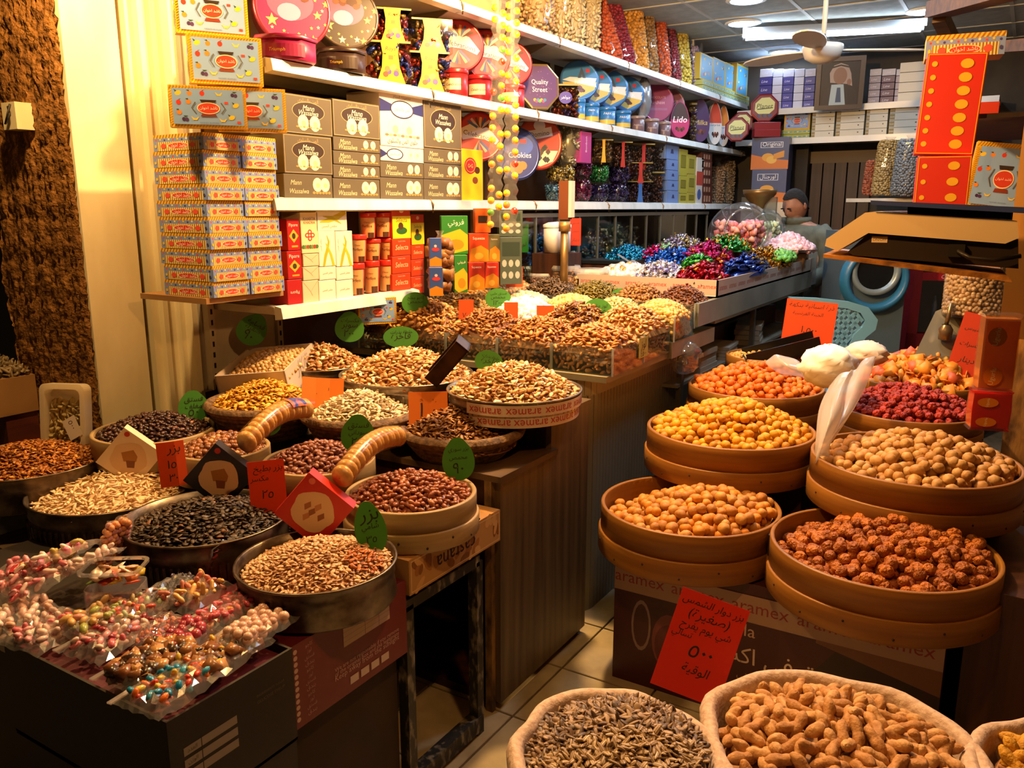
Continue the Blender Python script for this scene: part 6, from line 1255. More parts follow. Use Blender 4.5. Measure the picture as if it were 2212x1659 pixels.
# ================================================================== HANDWRITTEN CARDS
def price_card(px, py, f, wpx, hpx, col, shape_, lines, label, rz=None, tilt=-.12, roll=0.0, ink='1c2414', curl=.0, group=None):
    rz = facing(px) if rz is None else rz; p = at(px, py, 'f', f); w = wpx * f / FPX; h = hpx * f / FPX; t = empty('price_card', p, 0, (tilt, roll, rz)); tag(t, label, 'price card', group or ('green leaf shaped price cards' if shape_ != 'rect' else 'orange price cards'))
    n = 28
    if shape_ == 'leaf':
        pts = []
        for k in range(n):
            a = 2 * PI * k / n; pts.append((w / 2 * math.cos(a) * (1 - .12 * math.sin(a)), h / 2 * math.sin(a) * (1.0 + .06 * (math.sin(a) > .9))))
    elif shape_ == 'oval': pts = [(w / 2 * math.cos(2 * PI * k / n), h / 2 * math.sin(2 * PI * k / n)) for k in range(n)]
    else: pts = [(-w / 2, -h / 2), (-w / 6, -h / 2), (w / 6, -h / 2), (w / 2, -h / 2), (w / 2, h / 2), (w / 6, h / 2), (-w / 6, h / 2), (-w / 2, h / 2)]
    def cy(x): return curl * w * (1 - (2 * x / w) ** 2)
    nn = len(pts); m = MB(); vs = [(x, cy(x) - .0004, z) for x, z in pts] + [(x, cy(x) + .0004, z) for x, z in pts]
    if shape_ == 'rect':
        fs = [(0, 1, 6, 7), (1, 2, 5, 6), (2, 3, 4, 5)]
        m.add(vs, fs + [tuple(8 + q for q in f_[::-1]) for f_ in fs] + [(k, k + nn, (k + 1) % nn + nn, (k + 1) % nn) for k in range(nn)], CARDM(col))
    else: m.add(vs, [tuple(range(nn)), tuple(range(nn, 2 * nn))[::-1]] + [(k, k + nn, (k + 1) % nn + nn, (k + 1) % nn) for k in range(nn)], CARDM(col))
    cd = m.build('card', t); m = MB()
    for (tt, dx, dy, ww) in lines:
        v, f_, tw, th = glyphs(tt, .15); k = ww * w / tw; m.add([(dx * w + q[0] * k, cy(dx * w + q[0] * k) - .0009, dy * h + q[1] * k) for q in v], f_, SM(ink, .6))
    if m.v: tag(m.build('handwriting', cd), kind='stuff')
    return t
GRN, ORA = '4f9c3c', 'f05a1c'
W3 = [('قضامة', 0, .25, .55), ('صفراء', .02, .02, .5), ('٩٠', 0, -.25, .3)]
def leafs(px, py, f, w, h, words, label, sh='leaf', **k): price_card(px, py, f, w, h, GRN, sh, [(words[0], .02, .22, .62), (words[1], 0, .02, .55), (words[2], -.02, -.2, .32)][:3], label, **k)
leafs(545, 712, 3.2, 62, 70, ('قضامة', 'صفراء', '٩٠'), 'green leaf card stuck in the chickpea box under the fruit box stack', roll=.6)
leafs(755, 707, 3.42, 62, 64, ('مكسرات', 'سوبر', '٢٠٠'), 'green leaf card left of the fried cashews', roll=.05)
leafs(866, 728, 3.32, 76, 46, ('خلطة بذرات', 'فاخرة', ''), 'green leaf card behind the middle nut pan', 'oval')
leafs(1056, 782, 2.95, 62, 50, ('خلطة بذرات', 'فاخرة', ''), 'green leaf card behind the tape wrapped pan', 'oval', roll=.3)
leafs(897, 655, 3.55, 58, 48, ('كاجو مملح', 'محمص', ''), 'green oval card above the fried cashews', 'oval')
leafs(1076, 645, 3.7, 56, 44, ('فستق حلبي', 'محمص', '١٢٠٠'), 'green oval card between the orange cards in the bins', 'oval')
leafs(1345, 646, 4.05, 62, 46, ('ذرة محمصة', '', ''), 'green oval card farther back of the two right hand ones', 'oval')
leafs(1290, 674, 3.62, 66, 58, ('لوز مقشر', 'مملح', ''), 'green oval card nearer of the two right hand ones', 'oval')
leafs(418, 878, 2.86, 62, 66, ('فستق', 'مغلف', '٥٠'), 'green leaf card standing in the dark coated peanuts')
leafs(578, 918, 2.52, 56, 48, ('بندق', 'محمص', ''), 'green leaf card behind the fig roll with the sticker', 'oval')
leafs(773, 938, 2.46, 72, 82, ('فستق', 'سوداني', '٢٥'), 'green leaf card standing in the dusty pink peanuts', roll=.04)
leafs(990, 993, 2.40, 70, 92, ('بزر سوري', 'محمص', '٩٠'), 'green leaf card standing in the red skinned peanuts', roll=-.06)
leafs(800, 1142, 2.06, 68, 116, ('بزر', 'شامي', '٣٥'), 'green leaf card standing in the foreground tan seed pan', roll=-.16)
def ocard(px, py, f, w, h, lines, label, col=ORA, **k): price_card(px, py, f, w, h, col, 'rect', lines, label, **k)
ocard(372, 1002, 2.46, 56, 98, [('بزر', .1, .3, .5), ('١٥', 0, 0, .3), ('٣٠', 0, -.3, .3)], 'orange card standing in the pale seed pan', roll=-.04, curl=-.08)
ocard(578, 1055, 2.30, 76, 122, [('بزر بطيخ', .05, .34, .8), ('مكسر', -.2, .18, .5), ('٢٥', 0, -.1, .3)], 'orange red card standing in the black melon seed pan', 'e04a18', roll=-.03)
ocard(697, 848, 2.80, 88, 66, [('بزر', 0, .1, .3)], 'pale orange card folded behind the yellow seed basket', 'f08a2c', curl=.1, roll=.1, tilt=-.35)
ocard(925, 882, 2.70, 84, 72, [('بزر محمص', 0, .25, .7), ('١٠٠', 0, -.05, .4)], 'pale orange card standing behind the brown seed basket', 'f08a2c', curl=.08, tilt=-.25)
ocard(1007, 668, 3.55, 32, 42, [('٧٠٠', 0, -.3, .5)], 'small orange card by the sugared almonds')
ocard(1104, 678, 3.5, 30, 50, [('٨٠٠', 0, -.2, .5)], 'narrow orange card in the middle of the bins')
ocard(1178, 677, 3.55, 38, 34, [], 'blank orange card standing in the walnut pieces')
ocard(1111, 598, 4.1, 36, 44, [('فستق كبر', 0, .25, .8), ('مملح', 0, -.02, .5)], 'orange card in front of the leftmost open nut bag')
price_card(1130, 511, 4.5, 24, 68, '2ca83c', 'rect', [('فستق', 0, .32, .6), ('حصراني', 0, .05, .7), ('لوز', 0, -.25, .6)], 'green slip hanging beside the glass sweet cabinet', tilt=0, group='hanging handwritten slips')
price_card(1243, 501, 4.6, 24, 58, 'd83c24', 'rect', [('فستق', 0, .32, .6), ('محمص', 0, 0, .6), ('دينار', 0, -.3, .7)], 'red slip hanging beside the brass scale pole', tilt=0, group='hanging handwritten slips')
ocard(1745, 716, 4.02, 104, 132, [('ذرة اسبانية بنكهة', 0, .41, .88), ('الجبنة الفرنسية', -.05, .28, .6), ('١,٥٠٠', .02, .02, .3)], 'orange card reading a price of one and a half above the back sieve', 'f8541c', rz=.24, tilt=-.05, roll=.08)
ocard(2098, 746, 3.5, 64, 136, [('شيبس', -.1, .25, .5), ('مكسرات', 0, 0, .7), ('دينار', 0, -.25, .5)], 'red card standing in the orange crackers beside the post', 'd0401c', rz=.1, roll=.2)
price_card(1512, 1398, 2.12, 150, 220, 'd82c10', 'rect', [('بزر دوار الشمس', 0, .40, .9), ('(صغيرة)', 0, .28, .6), ('شي يوم يفرح', 0, .15, .75), ('تسالي', -.3, .06, .3), ('٥٠٠', .04, -.06, .34), ('الوقية', .05, -.24, .4)], 'large red card reading a price of five hundred above the sunflower seeds', .36, -.28, .30, '180c08')
# ================================================================== SIEVES OF COATED NUTS ON THE RIGHT
BALLS = {}
def coated(name, cells, size, cols, label, group, bump=.5, seed=1, kn='ball'):
    """single nuts lying on a heap; colour spread comes from a few materials and the object's own random value"""
    key = (name, size)
    if key not in BALLS:
        ms = []
        for k, c in enumerate(cols):
            for j in range(2):
                v, f = ellipsoid(size * (1 + .12 * j), size * (1 - .04 * j), size * .96, 12, 8) if kn == 'ball' else ellipsoid(size, size * .42, size * .42, 12, 12, _waist)
                rs = np.random.RandomState(k * 3 + j); nn = v / (np.linalg.norm(v, axis=1)[:, None] + 1e-9); v = v + nn * (np.sin(nn @ rs.normal(0, 4, 3)) * size * .05)[:, None]
                me = bpy.data.meshes.new(name); me.from_pydata(v.tolist(), [], f.tolist()); me.polygons.foreach_set('use_smooth', [True] * len(f))
                me.materials.append(NM(name + '_skin%d' % k, c[0], c[1], (60, 60, 60), .62, bump, 3, rand=.10)); ms.append(me)
        BALLS[key] = ms
    rs = random.Random(seed)
    for p in cells:
        o = link(name, rs.choice(BALLS[key]), None, p, 0, (rs.uniform(0, 6), rs.uniform(-.4, .4), rs.uniform(0, 6))); k = rs.uniform(.86, 1.1); o.scale = (k, k, k); tag(o, label, 'nut', group)
def ball_sieve(x, y, z, r, hh, lab, hp, off, name, size, cols, ball_label, group, seed, fill=-.02, power=1.6, clip=None, bump=.15, rest=None):
    sieve((x, y, z), r, hh, lab, SIEVEW, 'wooden sieves of coated nuts', True, seed == 405, a0=3.3)
    R = r - .016 - size * .6; sp = size * 2.0; p = spread(sp, R, seed=seed, jit=.34); zz = dome(p, R, hp, power, off) + np.random.RandomState(seed).uniform(-.5, .75, len(p)) * size; top = np.column_stack([p[:, 0] + x, p[:, 1] + y, zz + z + fill])
    if clip: top = top[[clip(q[0] - x, q[1] - y) for q in top]]
    order = np.argsort(-((top - CAM) @ _F)); top = top[order][-300:]
    coated(name, top, size, cols, ball_label, group, bump, seed)
    H = Heap(); under(H, R, None, hp, size * 1.5, rest or cols[0][0], off, power); p2 = spread(sp, R, seed=seed + 1, jit=.3); H.pieces(np.column_stack([p2, dome(p2, R, hp, power, off) - size * 1.0]), SHP('ball', size), [c[0] for c in cols], 1, seed, .1)
    tag(H.build(name + '_layer', VCM(.65, 0, 0, bump), None, (x, y, z + fill)), 'lower layer of ' + ball_label.replace('one of the ', ''), 'nuts')
YEL = [('c48200', 'd09204'), ('b47400', 'c48202'), ('cc8e04', 'd89c0a')]
ORG = [('d06a08', 'dc7a10'), ('c05c06', 'd06a0a')]; TAN = [('b87e34', 'c89044'), ('a86c28', 'b87c34')]; RED = [('96200e', 'a82c16'), ('841a0c', '962410')]; SPI = [('a4560c', 'b86c1a'), ('8a440a', 'a05a14')]; PAL = [('b48448', 'c4985c'), ('a8763c', 'b8884c')]
ball_sieve(-0.871, 2.547, 0.63, .296, .16, 'wooden sieve of tan orange nuts at the left of the box', .085, (.10, -.02), 'tan_coated_nut', .018, TAN + [('c47818', 'd08824')], 'one of the tan orange coated nuts in the low left sieve', 'tan orange coated nuts', 401, fill=-.035)
ball_sieve(-0.268, 2.508, 0.63, .315, .155, 'wooden sieve of spiced brown orange nuts at the right of the box', .10, (.06, .02), 'spiced_coated_nut', .018, SPI, 'one of the rough spiced nuts in the low right sieve', 'rough spiced nuts', 405, fill=-.04, bump=1.0)
ball_sieve(-0.872, 2.964, 0.80, .306, .155, 'wooden sieve of yellow nuts in the second tier', .11, (0, .02), 'yellow_coated_nut', .0165, YEL, 'one of the bright yellow coated nuts', 'bright yellow coated nuts', 402, fill=-.015, power=1.3)
ball_sieve(-0.243, 2.905, 0.80, .318, .155, 'wooden sieve of pale nuts in the second tier beside the post', .09, (.03, .0), 'pale_coated_nut', .0185, PAL, 'one of the pale beige coated nuts', 'pale beige coated nuts', 403, fill=-.025)
ball_sieve(-0.954, 3.589, 0.84, .290, .155, 'wooden sieve of orange nuts in the third tier', .09, (0, 0), 'orange_coated_nut', .0165, ORG, 'one of the bright orange coated nuts', 'bright orange coated nuts', 404, fill=-.01)
ball_sieve(-0.330, 3.46, 0.845, .262, .12, 'wooden sieve of dark red nuts in the third tier', .085, (0, 0), 'red_coated_nut', .0155, RED, 'one of the dark red coated nuts', 'dark red coated nuts', 406, fill=-.01, bump=1.0)
sieve((-0.335, 4.02, 0.86), .27, .12, 'wooden sieve of orange rice crackers at the back right', SIEVEW)
heap('rice_crackers', [('chip', ['d07a1c', 'e08c28', 'c06814'], .5), ('bean', ['d88a30', 'b08c38', 'c8782c'], .35), ('cube', ['c85a30', 'd88c2c'], .15)], .024, ['c07018'], .13, R=.25, loc=(-0.335, 4.02, 0.845), seed=407, label='heap of orange rice crackers behind the dark red nuts', cat='crackers', sp=.032, tilt=.9)
sieve((-1.035, 4.03, 0.90), .185, .12, 'smaller wooden sieve of corn nuts behind the orange nuts', SIEVEW)
heap('corn_nuts', 'bean', .0165, ['c89a48', 'd8aa58', 'b48638'], .03, R=.165, loc=(-1.035, 4.03, 0.885), seed=408, label='heap of yellow corn nuts in the smaller back sieve', sp=.024)
# crates carrying the tiers, and an added dark box at the right
def p_box(P, w, h):
    P.rect(-w / 2, -h / 2, w / 2, h / 2, '43171a'); P.poly([(-w * .02, -h * .5), (w * .5, -h * .5), (w * .5, h * .12), (w * .22, h * .18), (w * .14, -h * .06), (-w * .02, -h * .12)], '2a1410'); P.poly([(w * .16, h * .2), (w * .5, h * .05), (w * .5, h * .3), (w * .16, h * .3)], '7a5038'); P.poly([(w * .28, -h * .4), (w * .5, -h * .16), (w * .5, -h * .4)], '6b4c30')
    P.ell(-w * .40, -h * .02, w * .035, h * .2, '8a7470', 18); P.ell(-w * .40, -h * .02, w * .028, h * .17, '4a2424', 16); P.ell(-w * .30, -h * .1, w * .06, h * .22, '7a3c3c', 18); P.ell(-w * .30, -h * .13, w * .05, h * .17, '5a2428', 18)
    P.text('Della', -w * .08, h * .16, w * .12, 'c8a898'); P.text('توفي اكسترا', -w * .02, -h * .06, w * .36, 'd8c4b4'); P.text('احد مصنفي', w * .0, -h * .19, w * .14, 'a88c80'); P.text('السوبر جودة', -w * .03, -h * .28, w * .24, 'b89c90'); P.text('Extra Toffee', w * .28, -h * .30, w * .16, 'a88c80')
bx_ = carton('toffee_carton', 'large maroon toffee carton with lettered tape under the sieves', 'carton', (-0.57, 2.66, 0.0), (1.0, 0.52, 0.462), 0, '4a1c1c', {'f': p_box}, rough=.55)
m = MB(); P = Print(m, Matrix.Translation((0, 0, .004)) @ face_M(1.0, .524, .462, 'f')); P.rect(-.5, .10, .5, .19, 'a88a74')
for k in range(5): P.text('aramex', -.41 + .2 * k, .146, .175, '8a2c20')
m.build('tape_band', bx_)
for (x, y, w, d, z0, z1, l) in ((-0.87, 3.11, .56, .36, 0, .638, 'dark crate under the yellow nut sieve'), (0.12, 2.75, .3, .6, 0, .58, 'added dark box blacking out the floor right of the toffee carton'), (-0.25, 3.11, .56, .36, 0, .638, 'dark crate under the pale nut sieve'), (-0.95, 3.62, .52, .48, 0, .68, 'dark crate under the orange nut sieve'), (-0.33, 3.50, .48, .34, 0, .72, 'dark crate under the dark red nut sieve'), (-0.34, 4.02, .5, .48, 0, .735, 'dark crate under the rice cracker sieve'), (-1.03, 4.06, .34, .30, 0, .775, 'dark crate under the corn nut sieve')):  # box right of the toffee carton carries nothing, added to keep that gap black
    carton('support_crate', l, 'crate', (x, y, z0), (w, d, z1 - z0), 0, '', mat=DARKW)
# black metal scoop box over the corn nuts
bs = empty('black_scoop', at(1690, 770, 'f', 3.95), 0); bs.rotation_euler = (0.05, -.28, .42); tag(bs, 'black square metal scoop lying over the back sieve below the price card', 'scoop'); BK = SM('17120f', .35, .3)
MB().box(-.17, .17, -.075, .075, 0, .008, BK).build('blade', bs); MB().box(-.17, .17, -.075, -.067, 0, .07, BK).build('side_wall', bs); MB().box(-.17, .17, .067, .075, 0, .07, BK).build('side_wall', bs); MB().box(-.178, -.17, -.075, .075, -.002, .05, SM('3a3634', .3, .4)).build('front_lip', bs)
# white plastic bags between the sieves
def film_sheet(name, label, pts, mat, seed, cat='bag', group=None, amp=.012):
    """a draped sheet through rows of points"""
    m = MB(); rs = np.random.RandomState(seed); n = 10; rows = []
    for r in pts:
        r = [np.array(q) for q in r]; row = []
        for k in range(n + 1):
            u = k / n * (len(r) - 1); i = min(int(u), len(r) - 2); t = u - i; row.append(r[i] * (1 - t) + r[i + 1] * t + rs.normal(0, amp, 3) * (0 < k < n))
        rows.append(row)
    vs = [tuple(q) for r in rows for q in r]; m.add(vs, [(i * (n + 1) + k, i * (n + 1) + k + 1, (i + 1) * (n + 1) + k + 1, (i + 1) * (n + 1) + k) for i in range(len(rows) - 1) for k in range(n)], mat, True)
    o = m.build(name); md = o.modifiers.new('s', 'SUBSURF'); md.levels = md.render_levels = 2; md = o.modifiers.new('t', 'SOLIDIFY'); md.thickness = .0015; return tag(o, label, cat, group)
WB = CLEAR('fff6ee', .04, .75, .3); WB2 = CLEAR('fff6f0', .06, .42, .2)
def A(px, py, f): return at(px, py, 'f', f)
crumple_bag('white_bag_bundle', 'bundle of bright white plastic bags between the sieves', A(1785, 838, 3.15), .10, .07, .165, SM('f8f4f0', .5), 12, rz=.3)
crumple_bag('knotted_white_bag', 'small knotted white bag of nuts behind the white bundle', A(1872, 790, 3.5), .08, .06, .105, SM('d8c8bc', .5), 13)
film_sheet('hanging_bag_sleeve', 'long translucent plastic sleeve hanging down between the sieves', [[A(1792, 832, 2.98), A(1840, 800, 2.95), A(1893, 768, 3.0)], [A(1768, 880, 2.90), A(1800, 850, 2.84), A(1872, 838, 2.9)], [A(1765, 920, 2.80), A(1800, 905, 2.72), A(1838, 890, 2.8)], [A(1762, 960, 2.74), A(1780, 950, 2.68), A(1815, 930, 2.74)], [A(1760, 1000, 2.72), A(1768, 995, 2.70), A(1776, 985, 2.72)]], WB2, 21)
film_sheet('curled_bag_opening', 'translucent plastic bag opening curled over the orange nuts', [[A(1650, 782, 3.35), A(1680, 762, 3.3), A(1735, 790, 3.25), A(1775, 812, 3.2)], [A(1665, 795, 3.3), A(1692, 790, 3.22), A(1738, 806, 3.2), A(1778, 830, 3.15)], [A(1690, 810, 3.3), A(1720, 812, 3.26), A(1750, 822, 3.22), A(1782, 842, 3.18)]], WB2, 22, amp=.005)
# ---- open sacks at the bottom
JUTE = NM('sack_cloth', 'b89a84', 'd0b6a2', (70, 70, 70), .85, .25)
def sack(x, y, z, r, label, seed):
    t = empty('cloth_sack', (x, y, 0)); tag(t, label, 'sack', 'open cloth sacks at the front'); rs = random.Random(seed); ph = rs.random() * 6
    def wob(a, zz): return 1 + .035 * math.sin(3 * a + ph) + .02 * math.sin(7 * a + 2 * ph + zz * 8)
    MB().lathe([(.001, 0), (r * .95, .0), (r * 1.04, z * .4), (r * 1.06, z * .85)], JUTE, 40, None, True, None, 1, 1, wob).build('sack_body', t)
    def wob2(a, zz): return wob(a, 0) + .012 * math.sin(11 * a + ph)
    prof = [(r * 1.08 + .020 * math.cos(q), z - .028 + .034 * math.sin(q)) for q in [-2.3 + 4.9 * k / 10 for k in range(11)]] + [(r * .97, z - .09)]
    MB().lathe(prof, JUTE, 56, None, True, None, 1, 1, wob2).build('rolled_rim', t)
sack(-0.63, 1.44, .47, .20, 'pale cloth sack of striped sunflower seeds', 1); sack(-0.228, 1.715, .47, .258, 'pale cloth sack of peanuts in the shell', 2); sack(0.235, 1.85, .47, .20, 'cloth sack of yellow dusted peanuts cut by the right picture edge', 5)
SUN = [NM('sunflower_skin%d' % k, a, b, (1, 420, 1), .5, 0, 2, ramp=(.4, .6), rand=.15) for k, (a, b) in enumerate((('6b5038', 'd0b48c'), ('5a4230', 'b89a74')))]
sv_, sf_ = ellipsoid(.0175, .0066, .0034, 8, 8, _taper); sms = []
for mt in SUN:
    me = bpy.data.meshes.new('seed'); me.from_pydata(sv_.tolist(), [], sf_.tolist()); me.polygons.foreach_set('use_smooth', [True] * len(sf_)); me.materials.append(mt); sms.append(me)
q = spread(.0118, .186, seed=7, jit=.45); zz = dome(q, .2, .075, 1.7, (.02, .03)); top = np.column_stack([q[:, 0] - .63, q[:, 1] + 1.44, zz + .452]); top = top[np.argsort((top - CAM) @ _F)]
vis = [i for i in range(len(top)) if proj(top[i])[1] < 1690]; sel = vis[:300]; rs = random.Random(3)
for i in sel: tag(link('sunflower_seed', rs.choice(sms), None, top[i] + np.array([0, 0, .004]), 0, (rs.gauss(0, .45), rs.gauss(0, .45), rs.uniform(0, 6.3))), 'one of the striped sunflower seeds on top of its sack', 'seed', 'striped sunflower seeds')
H = Heap(); under(H, .186, None, .075, .012, '3a2a20', (.02, .03)); rest = np.array([top[i] for i in range(len(top)) if i not in set(sel)]) - np.array([-.63, 1.44, .452]); H.pieces(rest + np.array([0, 0, .003]), (sv_, sf_), ['6b5240', '8a705a', '55402f', 'a08468'], .45, 3); q = spread(.0125, .186, seed=9); H.pieces(np.column_stack([q, dome(q, .2, .075, 1.7, (.02, .03)) - .003]), (sv_, sf_), ['6b5240', '8a705a', '55402f', 'a08468'], .5, 4)
tag(H.build('sunflower_seeds', VCM(.5), None, (-.63, 1.44, .452)), 'mass of striped sunflower seeds filling the sack', 'seeds')
PEA = [NM('peanut_shell%d' % k, a, b, (55, 55, 55), .75, .35, 4, rand=.08) for k, (a, b) in enumerate((('b07c44', 'cfa06a'), ('a06c38', 'c08c54')))]
pms = []
for k in range(4):
    L_ = (.031, .036, .027, .033)[k]; v, f = ellipsoid(L_, .0152, .0152, 14, 14); s_ = v[:, 0] / L_; kk = 1 - (.26 if k != 2 else .05) * np.exp(-((s_ + .1 * (k - 1)) / .28) ** 2); v[:, 1] *= kk; v[:, 2] *= kk; v[:, 2] += .006 * (k % 3) * s_ ** 2
    nn = v / (np.linalg.norm(v * np.array([.4, 1, 1]), axis=1)[:, None] + 1e-9); v += nn * (np.sin(s_ * 22 + np.arctan2(v[:, 1], v[:, 2]) * 5) * .0005)[:, None]
    me = bpy.data.meshes.new('peanut'); me.from_pydata(v.tolist(), [], f.tolist()); me.polygons.foreach_set('use_smooth', [True] * len(f)); me.materials.append(PEA[k % 2]); pms.append(me)
def peanuts(x, y, z, r, n_layers, name, label, group, mats=None, seed=1, h=.06):
    rs = random.Random(seed)
    for l in range(n_layers):
        q = spread(.040, r, seed=seed + l, jit=.4); zz = dome(q, r, h, 1.7) - .016 * l
        for p, zq in zip(q, zz):
            P_ = (p[0] + x, p[1] + y, zq + z + rs.uniform(-.004, .004))
            if proj(P_)[1] > 1690 or proj(P_)[0] > 2240 or (l and rs.random() < .3): continue
            tag(link(name, rs.choice(mats or pms), None, P_, 0, (rs.uniform(0, 6), rs.gauss(0, .55), rs.uniform(0, 6.3))), label, 'peanut', group)
    H = Heap(); under(H, r, None, h, .03, 'a8763f'); H.pieces(np.column_stack([q, zz - .02]), SHP('peanut', .026), ['b07c44', 'a06c38'], .6, 3); tag(H.build(name + '_layer', VCM(.7), None, (x, y, z)), 'lower layer of ' + label.replace('one of the ', ''), 'nuts')
peanuts(-0.228, 1.715, .455, .236, 2, 'shell_peanut', 'one of the peanuts in the shell heaped in the large sack', 'peanuts in the shell', None, 11)
PE2 = []
for me in pms[:2]: m2 = me.copy(); m2.materials[0] = NM('turmeric_shell', 'b07a10', 'd09a24', (55, 55, 55), .75, .6); PE2.append(m2)
peanuts(0.235, 1.85, .452, .175, 1, 'yellow_peanut', 'one of the yellow dusted peanuts in the right corner sack', 'yellow dusted peanuts', PE2, 12)
# ================================================================== POST, SCALE AND RIGHT HAND GOODS
PO = NM('old_post_paint', '9a6f38', 'd8a45c', (7, 7, 3), .5, .2, ramp=(.25, .45)); RUSTY = NM('rusty_post', '4a2c10', 'c08c48', (14, 14, 5), .7, .5)
pa = at(2184, 800, 'f', 3.12)
struct('column_right', MB().box(pa[0], pa[0] + .16, pa[1], pa[1] + .06, 0, 3.0, RUSTY))
pa = at(2176, 560, 'f', 1.84); struct('column_scale', MB().box(pa[0], pa[0] + .10, pa[1], pa[1] + .05, float(at(2150, 735, 'f', 1.84)[2]), 3.0, PO))
sc = empty('weighing_scale', at(1980, 575, 'f', 1.62), .08); tag(sc, 'counter weighing scale with orange lit cream body and blue plate on a shelf', 'scale')
CB = SM('dcc7a0', .4); f_ = 1.62 / FPX
def SP(px, py): return ((px - 1980) * f_, (575 - py) * f_)
body = [SP(*q) for q in ((1790, 536), (1818, 546), (1878, 506), (2140, 524), (2163, 512), (2156, 478), (1888, 460), (1868, 462), (1792, 520))]
MB().prism(body, 0, .20, CB).build('upper_housing', sc)
low = [SP(*q) for q in ((1838, 548), (1876, 508), (2140, 526), (2163, 515), (2170, 575), (1850, 556))]
MB().prism(low, .012, .20, SM('241a14', .45)).build('lower_housing', sc)
MB().prism([SP(*q) for q in ((1878, 436), (2190, 452), (2190, 464), (1880, 445))], -.02, .22, SM('3c4c90', .25, .2)).build('weighing_plate', sc)
MB().prism([SP(*q) for q in ((1950, 446), (2150, 458), (2150, 476), (1950, 464))], .04, .16, SM('1c1410', .5)).build('plate_support', sc)
m = MB(); c_ = SP(1901, 520); P = Print(m, Matrix.Translation((c_[0], .0115, c_[1])) @ Matrix(((1, 0, 0, 0), (0, 0, -1, 0), (0, 1, 0, 0), (0, 0, 0, 1)))); P.rect(-.0145, -.006, .0145, .006, 'd8c49c'); P.text('ON/OFF', 0, 0, .025, '2c2018'); m.build('switch_label', sc)
c1, c2 = SP(2055, 540), SP(2170, 548); MB().box(c1[0] - .016, c1[0] + .012, -.004, .014, c1[1] - .012, c1[1] + .012, SM('16100c', .5)).build('plug', sc)
MB().tube([(c1[0], -.006, c1[1]), (c1[0] + .02, -.016, c1[1] - .012), (c1[0] + .06, -.012, c1[1] - .016), (c2[0], -.004, c2[1])], .0045, SM('1a1410', .45), 8).build('power_cord', sc)
m = MB().prism([SP(*q) for q in ((1792, 552), (2150, 588), (2160, 600), (1792, 560))], -.03, .24, NM('rusty_plate', '6b4420', 'b87c34', (30, 30, 30), .5, .2)).build('scale_shelf', None, sc.location, .08); tag(m, 'thin rusty metal shelf under the weighing scale', 'shelf')
# wafer packets hanging by the post
def wafer(px, py0, py1, wpx, f, col, label, red=False, rz=.3):
    a = at(px, py1, 'f', f); b = at(px, py0, 'f', f); w = wpx * f / FPX; h = float(b[2] - a[2]); t = empty('wafer_packet', a, rz); tag(t, label, 'packet', 'wafer packets hanging by the post')
    MB().box(-w / 2, w / 2, -.018, .018, h * .06, h * .94, CARDM('d0903c' if not red else 'c8341c', .4, .35)).build('wafers', t)
    MB().prism([(-w * .55, 0), (-w * .5, h * .05), (-w * .53, h * .5), (-w * .5, h * .95), (-w * .55, h), (w * .55, h), (w * .5, h * .95), (w * .53, h * .5), (w * .5, h * .05), (w * .55, 0)][::-1], -.021, .021, CLEAR('ffe8b8' if not red else 'ff5038', .10, .05)).build('film', t)
    m = MB(); P = Print(m, Matrix.Translation((0, -.022, h / 2)) @ Matrix(((1, 0, 0, 0), (0, 0, -1, 0), (0, 1, 0, 0), (0, 0, 0, 1))))
    for q in ((.22,), (-.28,)): P.ell(-w * .12, h * q[0], w * .28, h * .12, 'd87c1c', 18); P.text('Ugurlu', -w * .12, h * q[0], h * .22, 'f0dcb0', rot=PI / 2 - .1)
    m.build('brand_print', t)
wafer(2142, 672, 846, 66, 1.78, 'a87028', 'tall amber wafer packet hanging in front of the post'); wafer(2130, 838, 925, 72, 1.76, 'a82418', 'red ended wafer packet hanging under the amber one', True)
# big clear bin with scoop, steel slope
bp = at(2108, 672, 'f', 3.6); t = empty('clear_drum', bp - np.array([0, 0, .02])); tag(t, 'large clear drum of chickpeas behind the weighing scale', 'drum'); r = .125
H = Heap(); q = spread(.018, rect=(2 * PI * r, .24), seed=3); a = q[:, 0] / r; H.pieces(np.column_stack([r * np.cos(a), r * np.sin(a), q[:, 1] + .13]), SHP('ball', .0105), ['c8ac84', 'd6bc96', 'b89a70'], 1, 3); H.raw(*(lambda e: (e[0][:, [1, 2, 0]] + np.array([0, 0, .13]), e[1]))(ellipsoid(.14, r * .95, r * .95, 14, 8)), 'b89a70'); H.build('chickpeas', VCM(.5), t)
MB().lathe([(.001, 0), (r * 1.08, 0), (r * 1.1, .28)], CLEAR('f0ece4', .08, .05), 28).build('drum_wall', t)
hs = at(2045, 720, 'f', 3.55); t = empty('steel_hopper', hs, .35); tag(t, 'sloping steel hopper with a hand scoop in front of the clear drum', 'hopper'); ST = SM('9c9a8c', .3, .6)
MB().add([(-.12, 0, -.1), (.16, 0, -.12), (.18, .12, .02), (.02, .12, .1), (-.02, .12, .08)], [(0, 1, 2, 3, 4)], ST).box(-.12, .16, .0, .004, -.16, -.1, ST).build('slope', t); MB().box(-.12, .18, .02, .14, -.16, -.12, ST).build('base', t)
m = MB().lathe([(.001, -.03), (.026, -.025), (.03, .02), (.018, .04)], SM('7c6a50', .3, .7), 14, Matrix.Translation((.0, .02, -.005))).build('scoop_bowl', t); MB().tube([(.0, .02, .03), (.012, .02, .13)], .009, SM('8a7858', .3, .7), 8).build('scoop_handle', t)
